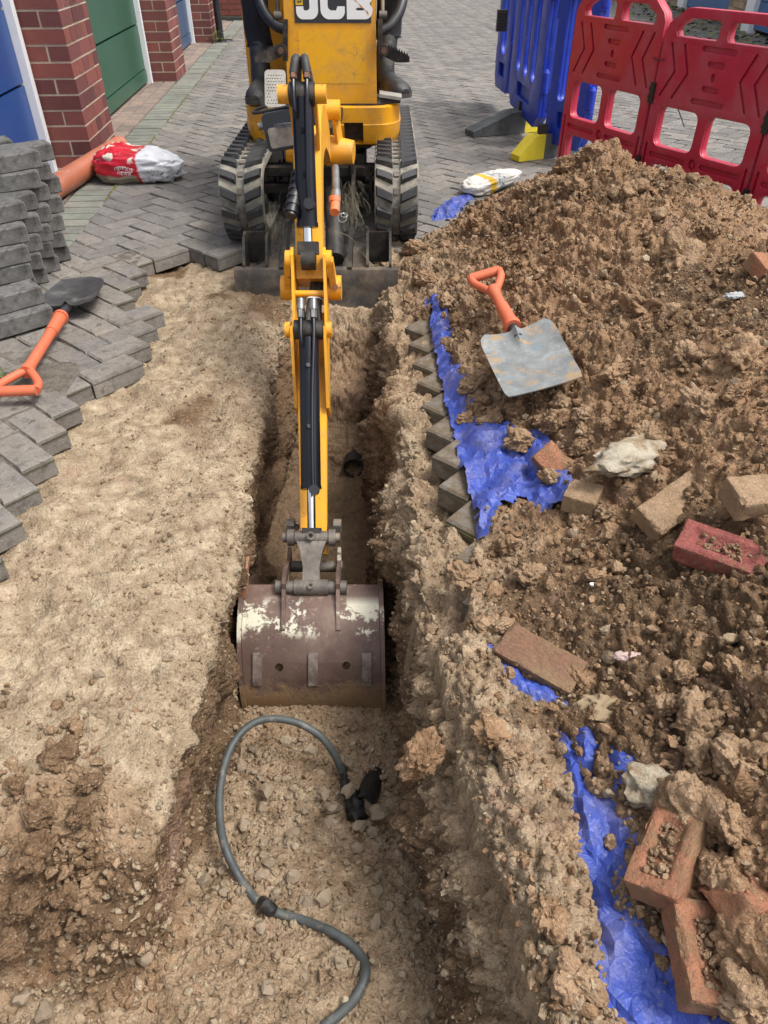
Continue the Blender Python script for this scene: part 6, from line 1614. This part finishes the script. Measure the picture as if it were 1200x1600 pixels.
# ------------------------------------------------------------------ blue tarpaulin under the heap
t = NT('blue woven tarpaulin'); _v = t.coord(False); n1 = t.noise(_v, 30, 5, .6, 1.2)
col = t.mix(n1, (.028, .056, .30), (.052, .092, .39)); col = t.mix(t.math('MULTIPLY', t.step(t.noise(_v, 110, 6, .75), .60, .70), .8), col, (.36, .27, .18))
bn = t.bump(t.noise(_v, 75, 4, .6, 2.0), .5, .006); wv = t.n('ShaderNodeTexWave'); wv.inputs['Scale'].default_value = 240; t.l(_v, wv.inputs['Vector']); bn = t.bump(wv.outputs['Fac'], .12, .001, bn)
col = t.mix(t.math('MULTIPLY', t.step(t.noise(_v, 14, 6, .7), .45, .7), .45), col, (.22, .19, .20))
M_TARP = t.done(col, .38, 0, bn, .5)
def tarp():
    xs = np.arange(.10, .62, .0085); ys = np.arange(.02, 3.95, .0105); X, Y = np.meshgrid(xs, ys); X = X + rng.uniform(-.0035, .0035, X.shape); Y = Y + rng.uniform(-.0042, .0042, Y.shape); p = np.stack([X, Y, X * 0], -1).reshape(-1, 3)
    m = bare(X, Y).ravel(); ym = Y.ravel()
    along_ = np.stack([p[:, 0] * 1.0, p[:, 1] * .25, p[:, 2]], 1)
    w1 = along_ + .04 * np.stack([vnoise(p * 7, 301), vnoise(p * 7, 311), p[:, 2]], 1)
    fold = np.abs(vnoise(w1 * 14, 302)); f2 = -np.abs(vnoise(p * 22 + 3 * w1, 303)); f3 = -np.abs(vnoise(p * np.array([1, .6, 1]) * 48, 305)) - .6 * np.abs(vnoise(p * np.array([.6, 1, 1]) * 85, 306))
    z = np.maximum(heap_base(X, Y).ravel(), .006) - .002 + (fold * .028 + f2 * .013 + f3 * .0065 + .008) - (1 - np.clip(m * 1.6, 0, 1)) * .012
    z = np.where((ym > 3.3), z - .0, z)
    p[:, 2] = z; keep = np.zeros(X.shape, bool)
    mm = m.reshape(X.shape) > 0
    k = mm.copy()
    for s in range(2):
        k[1:] |= k[:-1]; k[:-1] |= k[1:]; k[:, 1:] |= k[:, :-1]; k[:, :-1] |= k[:, 1:]
    k &= ~((X < np.interp(Y, TARP_LY, TARP_LX) - .002) & (Y > 1.2) & (Y < 2.5))
    near_ = k.copy(); k |= (np.abs(X - .36) < .02) & (Y > .1) & (Y < 3.75)
    p[:, 2] -= (~near_).ravel() * .085
    q = grid_quads(*X.shape); q = q[k.ravel()[q].all(1)]
    used = np.unique(q); mp = np.full(len(p), -1); mp[used] = np.arange(len(used))
    tq = mp[q]; alt = (np.arange(len(tq)) * 7919 % 3 == 0)[:, None]; tris = np.concatenate([np.where(alt, tq[:, [0, 1, 2]], tq[:, [0, 1, 3]]), np.where(alt, tq[:, [0, 2, 3]], tq[:, [1, 2, 3]])])
    return np_mesh('tarpaulin', p[used], tris=tris, smooth=False)
tp = add('tarpaulin', tarp(), M_TARP); tag(tp, 'creased blue tarpaulin showing in strips along the edge of the soil heap', 'tarpaulin')

# ------------------------------------------------------------------ grey cable, burnt joint and broken duct in the trench
M_CAB = simple('grey armoured cable', (.048, .055, .053), (.085, .093, .089), 20, .55, 0, .15, dirt=(.30, .25, .18), dirt_scale=26, dirt_lo=.55, dirt_hi=.75)
M_TAR = simple('sooty black tar', (.006, .006, .006), (.022, .020, .018), 40, .5, 0, .6, dirt=(.12, .085, .05), dirt_scale=20, dirt_lo=.60, dirt_hi=.72)
def fl(px, py, lift=.010):
    """point on the trench floor"""
    o_ = Vector((0, 0, CAM_H)); a = at(px, py, d=1.0) - o_; k = 1.0
    while k < 2.4:
        q = o_ + a * k
        if q.z < trench_z(q.x, q.y) + lift: return q
        k += .006
    return q
cabp = [at(534, 1205, d=1.72), at(522, 1178, d=1.70), at(500, 1150, d=1.69), at(466, 1130, d=1.69), at(430, 1123, d=1.69), at(400, 1128, d=1.68), at(374, 1148, d=1.66), at(355, 1182, d=1.63), at(344, 1232, d=1.58), at(344, 1285, d=1.53), at(354, 1330, d=1.485)]
cabp += [fl(375, 1372), fl(402, 1408), fl(430, 1425), fl(470, 1437), fl(512, 1453), fl(546, 1474), fl(568, 1500), fl(571, 1524), fl(556, 1558), fl(530, 1585), fl(498, 1612), fl(470, 1650)]
cb_ = empty('cable', cabp[11]); tag(cb_, 'thick grey cable curling over the trench floor from a burnt joint', 'cable')
G().tube(cabp, .0088, 16, 7).build('sheath', M_CAB, cb_)
g = G(); j0 = cabp[0]; g.tube([at(400, 1402, d=(fl(400, 1402) - Vector((0, 0, CAM_H))).length * .985), fl(412, 1412, .020), fl(424, 1422, .014)], .0135, 12, 3); g.build('tape', M_TAR, cb_)
jp = [at(535, 1203, d=1.73), fl(540, 1225, .02), fl(550, 1250, .022), fl(560, 1283, .012)]
me = G().tube(jp, [.009, .011, .017, .020, .012], 16, 6).mesh('burnt_joint', off=wloc(cb_)); c_ = np.array([v.co[:] for v in me.vertices]); dd = fbm(c_, 70, 3, .6, 7) * .008
for v, k in zip(me.vertices, dd): v.co += v.normal * float(k)
add('burnt_joint', me, M_TAR, cb_)
dc = fl(572, 1256, .004)
G().pipe(dc + Vector((-.005, -.012, .012)), dc + Vector((.02, .10, -.05)), .026, .022, 24).build('broken_duct', M_TAR); tag(bpy.data.objects['broken_duct'], 'open end of a black duct beside the burnt cable joint', 'duct')
hp = Vector((-.115, 2.19, -.485)); G().pipe(hp, hp + Vector((.0, .25, -.05)), .038, .034, 28).build('buried_pipe', M_TAR); tag(bpy.data.objects['buried_pipe'], 'black buried pipe end at the far end of the trench', 'pipe')

# ------------------------------------------------------------------ loose bricks and rubble on the heap
def brick_paint(name, a, b, soil=.35):
    t = NT(name); v = t.coord(True); n = t.noise(v, 22, 6, .7); f = t.noise(v, 150, 3, .7)
    col = t.mix(t.step(n, .35, .65), tuple(x * 1.15 for x in a), tuple(x * .8 for x in b)); col = t.mix(t.math('MULTIPLY', t.step(f, .55, .68), .6), col, (.12, .07, .05)); col = t.mix(t.math('MULTIPLY', t.step(t.noise(v, 60, 5, .75), .55, .68), .6), col, (.40, .30, .19)); col = t.mix(t.math('MULTIPLY', t.step(t.noise(v, 11, 6, .7), .62 - soil * .4, .78 - soil * .3), .85), col, (.33, .225, .125))
    return t.done(col, .95, 0, t.bump(t.math('ADD', t.math('MULTIPLY', f, .7), t.noise(v, 70, 6, .75)), .9, .009), .15)
M_B1 = brick_paint('pinkish red brick', (.36, .115, .095), (.28, .085, .075), .18); M_B2 = brick_paint('dusty orange brick', (.42, .19, .11), (.34, .17, .10), .42); M_B3 = brick_paint('buff brick', (.42, .28, .17), (.35, .24, .15), .45); M_B4 = brick_paint('brown brick', (.26, .14, .09), (.22, .13, .085), .45)
def loose_brick_mesh(seed, frog=True, size=(.215, .1025, .065), chop=None):
    """a brick with rounded arrises, small chips and, where it is broken, a rough fractured face"""
    h = np.array(size) / 2; V, Q, b = [], [], 0; r = .0045; sp = .0048
    for ax in range(3):
        for sg in (-1, 1):
            o1, o2 = [k for k in range(3) if k != ax]; n1, n2 = max(4, int(size[o1] / sp)), max(4, int(size[o2] / sp))
            g1, g2 = np.meshgrid(np.linspace(-h[o1], h[o1], n1 + 1), np.linspace(-h[o2], h[o2], n2 + 1)); p = np.zeros((g1.size, 3)); p[:, ax] = sg * h[ax]; p[:, o1] = g1.ravel(); p[:, o2] = g2.ravel()
            q = grid_quads(n2 + 1, n1 + 1) + b; flip = (sg < 0) ^ (ax == 1); Q.append(q[:, ::-1] if flip else q); V.append(p); b += len(p)
    v = np.concatenate(V); q = np.concatenate(Q)
    inn = np.clip(v, -(h - r), h - r); d = v - inn; L_ = np.linalg.norm(d, axis=1, keepdims=True) + 1e-9; nrm = d / L_
    edge = ((np.abs(v) > h - r * 1.6).sum(1) >= 2).astype(float)
    top = (v[:, 2] > h[2] - 1e-6)
    v = inn + nrm * r
    if frog:
        fx = np.clip((h[0] - .022 - np.abs(v[:, 0])) / .020, 0, 1); fy_ = np.clip((h[1] - .020 - np.abs(v[:, 1])) / .018, 0, 1); k = np.minimum(fx, fy_); v[:, 2] -= top * k * k * (3 - 2 * k) * .0125
    if chop is not None:
        co, no = np.array(chop[0]), np.array(Vector(chop[1]).normalized()); dist = (v - co) @ no + fbm(v, 30, 4, .6, seed + 9) * .008; over = np.clip(dist, 0, None); v = v - over[:, None] * no
    v = v + nrm * (fbm(v, 45, 3, .6, seed) * .0011 - edge * np.clip(fbm(v, 30, 3, .6, seed + 3) - .15, 0, 1) * .008)[:, None]
    me = np_mesh('brick', v, quads=q); bm = bmesh.new(); bm.from_mesh(me); bmesh.ops.remove_doubles(bm, verts=bm.verts, dist=.0004); bmesh.ops.recalc_face_normals(bm, faces=bm.faces); bm.to_mesh(me); bm.free(); return finish(me, 42)
BRS = .72
def lay(px, py, me, mat, yaw, pitch, roll, label, dz=.0, cat='brick'):
    q = on_heap(px, py); o = add('brick', me, mat); o.matrix_world = Matrix.Translation(q + Vector((0, 0, dz))) @ Matrix.Rotation(R(yaw), 4, 'Z') @ Matrix.Rotation(R(pitch), 4, 'Y') @ Matrix.Rotation(R(roll), 4, 'X') @ Matrix.Scale(BRS, 4); tag(o, label, cat, 'loose bricks on the soil heap'); return o
b5 = lay(1122, 878, loose_brick_mesh(1), M_B1, -36, -2, 14, 'clean red brick lying frog up with soil in its hollow', .020)
b7 = lay(1040, 1348, loose_brick_mesh(2, True, (.18, .1025, .065)), M_B2, 56, -6, -26, 'tilted orange brick with a soil-filled frog, leaning over the blue tarpaulin', .018)
b8 = lay(1096, 1500, loose_brick_mesh(3, True, (.165, .1025, .065)), M_B2, 84, -2, 6, 'lowest dusty brick, frog up, its end facing the camera', .012)
lay(842, 1038, loose_brick_mesh(4, False), M_B4, -36, 3, 12, 'brown brick half sunk beside the small blue tarpaulin strip', .006)
lay(908, 786, loose_brick_mesh(5, False, (.10, .095, .065)), M_B3, -28, 0, 6, 'buff half brick sitting under the pale mortar lump', .014)
lay(864, 722, loose_brick_mesh(6, False, (.11, .1025, .065), (Vector((.02, 0, .01)), Vector((.8, .2, .55)))), M_B2, 30, -30, 40, 'broken orange brick end beside the wide blue tarpaulin patch', .010)
lay(1052, 786, loose_brick_mesh(7, False), M_B3, 33, -14, 24, 'long buff brick mostly buried, rising to the right', -.008)
lay(1196, 778, loose_brick_mesh(8, False), M_B3, 12, 4, 10, 'brown buff brick at the right edge above the clean red brick', .004)
lay(1152, 1398, loose_brick_mesh(9, False, (.13, .10, .065), (Vector((.03, 0, .0)), Vector((.6, .5, .5)))), M_B2, 100, 20, 30, 'rough broken brick with bright orange fractures at the lower right', .004)
lay(1196, 425, loose_brick_mesh(10, False, (.13, .10, .065), (Vector((.02, 0, 0)), Vector((.7, -.5, .4)))), M_B2, 20, 10, 20, 'orange brick fragment on the heap at the right edge below the barriers', .01)
def brick_soil(o, n, seed):
    r_ = np.random.default_rng(seed); pts = np.stack([r_.uniform(-.075, .06, n), r_.uniform(-.022, .020, n), r_.uniform(.019, .032, n)], 1); sz_ = .002 + .008 * r_.random(n) ** 2
    pts[:, 0] *= .8; c_ = crumbs('soil_crumbs', pts, sz_, o, M_SOIL, 1, seed, np.full(n, .7), r_.uniform(0, .4, n)); return c_
brick_soil(b5, 90, 91); brick_soil(b8, 120, 92); brick_soil(b7, 100, 93)
def rock(name, px, py, s, sc, mat, label, cat, seed, yaw=0, dz=0, jag=.35):
    q = on_heap(px, py); me = clod_mesh(seed, 4, jag); c = np.array([v.co[:] for v in me.vertices]); d = fbm(c, 5, 4, .6, seed) * .06; 
    for v, k in zip(me.vertices, d): v.co *= 1 + float(k)
    me.set_sharp_from_angle(angle=R(70)); o = add(name, me, mat); o.matrix_world = Matrix.Translation(q + Vector((0, 0, dz))) @ Matrix.Rotation(R(yaw), 4, 'Z') @ Matrix.Diagonal((s * sc[0], s * sc[1], s * sc[2], 1)); tag(o, label, cat); return o
t = NT('pale crumbling mortar'); _v = t.coord(False)
M_MORT = t.done(t.mix(t.step(t.noise(_v, 16, 6, .7, .5), .42, .56), (.26, .185, .11), (.42, .37, .285)), .95, 0, t.bump(t.noise(_v, 90, 5, .7), .8, .008), .1)
M_PINKS = simple('pinkish pebble', (.42, .28, .24), (.56, .44, .40), 30, .8, 0, .3); M_GREYS = simple('grey pebble', (.22, .23, .23), (.42, .42, .42), 40, .8, 0, .3); M_TAN = simple('tan stone', (.36, .26, .15), (.45, .34, .21), 30, .95, 0, .7)
rock('mortar_lump', 990, 728, .098, (1.15, .62, .50), M_MORT, 'large pale crumbling mortar lump resting above the buff half brick', 'mortar lump', 71, 24, .026, .22)
rock('mortar_lump', 1012, 1232, .042, (1.0, .9, .8), M_MORT, 'small whitish mortar lump just above the tilted orange brick', 'mortar lump', 75, 0, .004)
rock('stone', 942, 1108, .042, (1.05, .8, .8), M_TAN, 'rounded tan stone between the two lower tarpaulin strips', 'stone', 77, 0, .0)
rock('stone', 984, 1030, .030, (1.15, .45, .5), M_PINKS, 'smooth pinkish white oblong stone right of the brown brick', 'stone', 78, -4, .006, .2)
rock('stone', 984, 983, .013, (1.1, .8, .7), M_GREYS, 'small grey pebble above the pinkish oblong stone', 'stone', 79, 0, .004, .2)
rock('stone', 1143, 1000, .015, (1.1, .8, .7), M_TAN, 'round pale pebble below the clean red brick', 'stone', 80, 0, .004, .15)
rock('stone', 927, 915, .008, (1, .9, .8), M_LETTER, 'tiny white stone left of the clean red brick', 'stone', 81, 0, .003, .2)
rock('stone', 1145, 466, .020, (1.3, .8, .6), M_GREYS, 'dark grey angular stone near the top right of the heap', 'stone', 82, 10, .006, .3)
q = at(392, 885, d=1.95); o = add('brick', loose_brick_mesh(20, False, (.06, .05, .12)), M_B2); o.matrix_world = Matrix.Translation(Vector((-.385, 1.36, -.24))) @ Matrix.Rotation(.15, 4, 'Y'); tag(o, 'pinkish brick fragment sticking out of the left trench wall beside the bucket', 'brick')
q = fl(655, 1300, .03); o = add('clay_pipe_piece', loose_brick_mesh(21, False, (.03, .05, .16)), M_B1); o.matrix_world = Matrix.Translation(Vector((.075, .86, -.33))) @ Matrix.Rotation(.25, 4, 'Y') @ Matrix.Rotation(-.15, 4, 'X'); tag(o, 'reddish clay pipe shard stuck in the right trench wall', 'shard')

# ------------------------------------------------------------------ shovels
M_ORH = simple('orange plastic handle', (.56, .125, .055), (.62, .15, .07), 8, .45, 0, .08, dirt=(.30, .18, .10), dirt_scale=24, dirt_lo=.58, dirt_hi=.72)
t = NT('scuffed steel blade'); _v = t.coord(True); n1 = t.noise(_v, 16, 6, .7, .4)
col = t.ramp(n1, [(.3, (.13, .135, .13)), (.55, (.22, .23, .225)), (.75, (.34, .355, .35))]); col = t.mix(t.math('MULTIPLY', t.step(t.noise(_v, 9, 5, .7), .60, .70), .5), col, (.14, .25, .36)); col = t.mix(t.step(t.noise(_v, 13, 6, .75, .6), .54, .60), col, (.34, .235, .13)); col = t.mix(t.math('MULTIPLY', t.step(t.noise(_v, 38, 5, .7), .64, .70), .7), col, (.62, .60, .54))
M_SBL = t.done(col, .68, .1, t.bump(t.noise(_v, 60, 5, .7), .25, .003), .5)
M_SBK = simple('dull black spade blade', (.045, .045, .045), (.09, .088, .085), 14, .42, .3, .1, dirt=(.24, .22, .19), dirt_scale=7, dirt_lo=.52, dirt_hi=.72)
M_SHAFT = simple('dark steel tube', (.03, .03, .035), (.06, .06, .065), 20, .45, .4)
def shovel(P, aim, up, L, bw, blen, mat_blade, label, taper=1.0, shaft_show=.06, round_tip=False, dish=.02, gs=1.0):
    """P: grip end; the shaft runs along 'aim' for L, the blade follows"""
    aim = Vector(aim).normalized(); up = Vector(up); x = aim.cross(up).normalized(); z = x.cross(aim); M3 = Matrix((x, aim, z)).transposed(); P = Vector(P)
    root = empty('shovel', P); tag(root, label, 'shovel'); T = lambda a, b, c: P + M3 @ Vector((a, b, c))
    g = G(); g.tube([T(-.062 * gs, .004, 0), T(.062 * gs, .004, 0)], .0155, 14, 2); g.tube([T(-.060 * gs, .004, 0), T(-.055 * gs, .045, 0), T(-.022 * gs, .105, 0), T(0, .135, 0)], .0125, 12); g.tube([T(.060 * gs, .004, 0), T(.055 * gs, .045, 0), T(.022 * gs, .105, 0), T(0, .135, 0)], .0125, 12); g.build('grip', M_ORH, root)
    g = G(); g.tube([T(0, .115, 0), T(0, .16, 0), T(0, L - shaft_show - .11, 0)], [.020, .0165, .0165], 18, 4); g.cyl(T(0, L - shaft_show - .13, 0), T(0, L - shaft_show - .015, 0), .0195, .0215, n=20); g.cyl(T(0, L - shaft_show - .018, 0), T(0, L - shaft_show, 0), .026, .024, n=20); g.build('handle_sleeve', M_ORH, root, .002)
    g = G(); g.cyl(T(0, L - shaft_show - .02, 0), T(0, L + .03, -.002), .0155, .014, n=18); g.build('socket', M_SHAFT, root)
    nu, nv = 22, 26; vs = []
    for j in range(nv + 1):
        b = j / nv
        for i in range(nu + 1):
            a = 2 * i / nu - 1; w = bw / 2 * (1 - (1 - taper) * b)
            if b > .9 and not round_tip: w *= 1 - .06 * ((b - .9) / .1) ** 2
            if b < .14: w *= .80 + .20 * (1 - (1 - b / .14) ** 2) ** .5
            yy = L + b * blen - (.030 * (abs(a) ** 2.5) if b < .3 else 0) * (1 - b / .3 if b < .3 else 0) * -1 * 0
            if round_tip: yy -= blen * .22 * abs(a) ** 2.2 * max(0, (b - .55) / .45)
            c = dish * (abs(a) ** 2.4) * (1 - .65 * b) + .030 * max(0, .16 - b) * (1 - abs(a)) * 2 - .006 * math.sin(b * 3.1) + (.016 * math.exp(-(a / .10) ** 2) * max(0, 1 - b * 2.6))
            shoulder = .028 * (1 - b / .12) * abs(a) ** 1.5 if b < .12 else 0
            vs.append(T(a * w, yy + shoulder * -.6, c))
    n = nu + 1; fs = [(j * n + i, j * n + i + 1, (j + 1) * n + i + 1, (j + 1) * n + i) for j in range(nv) for i in range(nu)]
    low = [v - M3 @ Vector((0, 0, .003)) for v in vs]; m = len(vs)
    fs += [(q[3] + m, q[2] + m, q[1] + m, q[0] + m) for q in fs]
    rim = [i for i in range(n)] + [j * n + nu for j in range(1, nv + 1)] + [nv * n + i for i in range(nu - 1, -1, -1)] + [j * n for j in range(nv - 1, 0, -1)]
    fs += [(rim[k], rim[(k + 1) % len(rim)], rim[(k + 1) % len(rim)] + m, rim[k] + m) for k in range(len(rim))]
    G().raw(vs + low, fs).build('blade', mat_blade, root, smooth=50)
    return root
ga, gb = at(22, 612, z=.045), at(100, 487, z=.045); gt = at(150, 443, z=.03)
shovel(ga, gb - ga, (0, 0, 1), (gb - ga).length + .035, .20, .29, M_SBK, 'orange handled spade with a black blade lying on the left paving', .82, .07, True, .028)
rh, rs, rtip = on_heap(757, 428, .085), on_heap(806, 520, .075), on_heap(858, 622, .025)
ax = (rs - rh); 
shovel(rh, ax, Vector((-.16, -.50, .85)), ax.length, .212, .285, M_SBL, 'short orange handled shovel with a square steel blade lying on the heap', .94, .03, False, .012, .78)
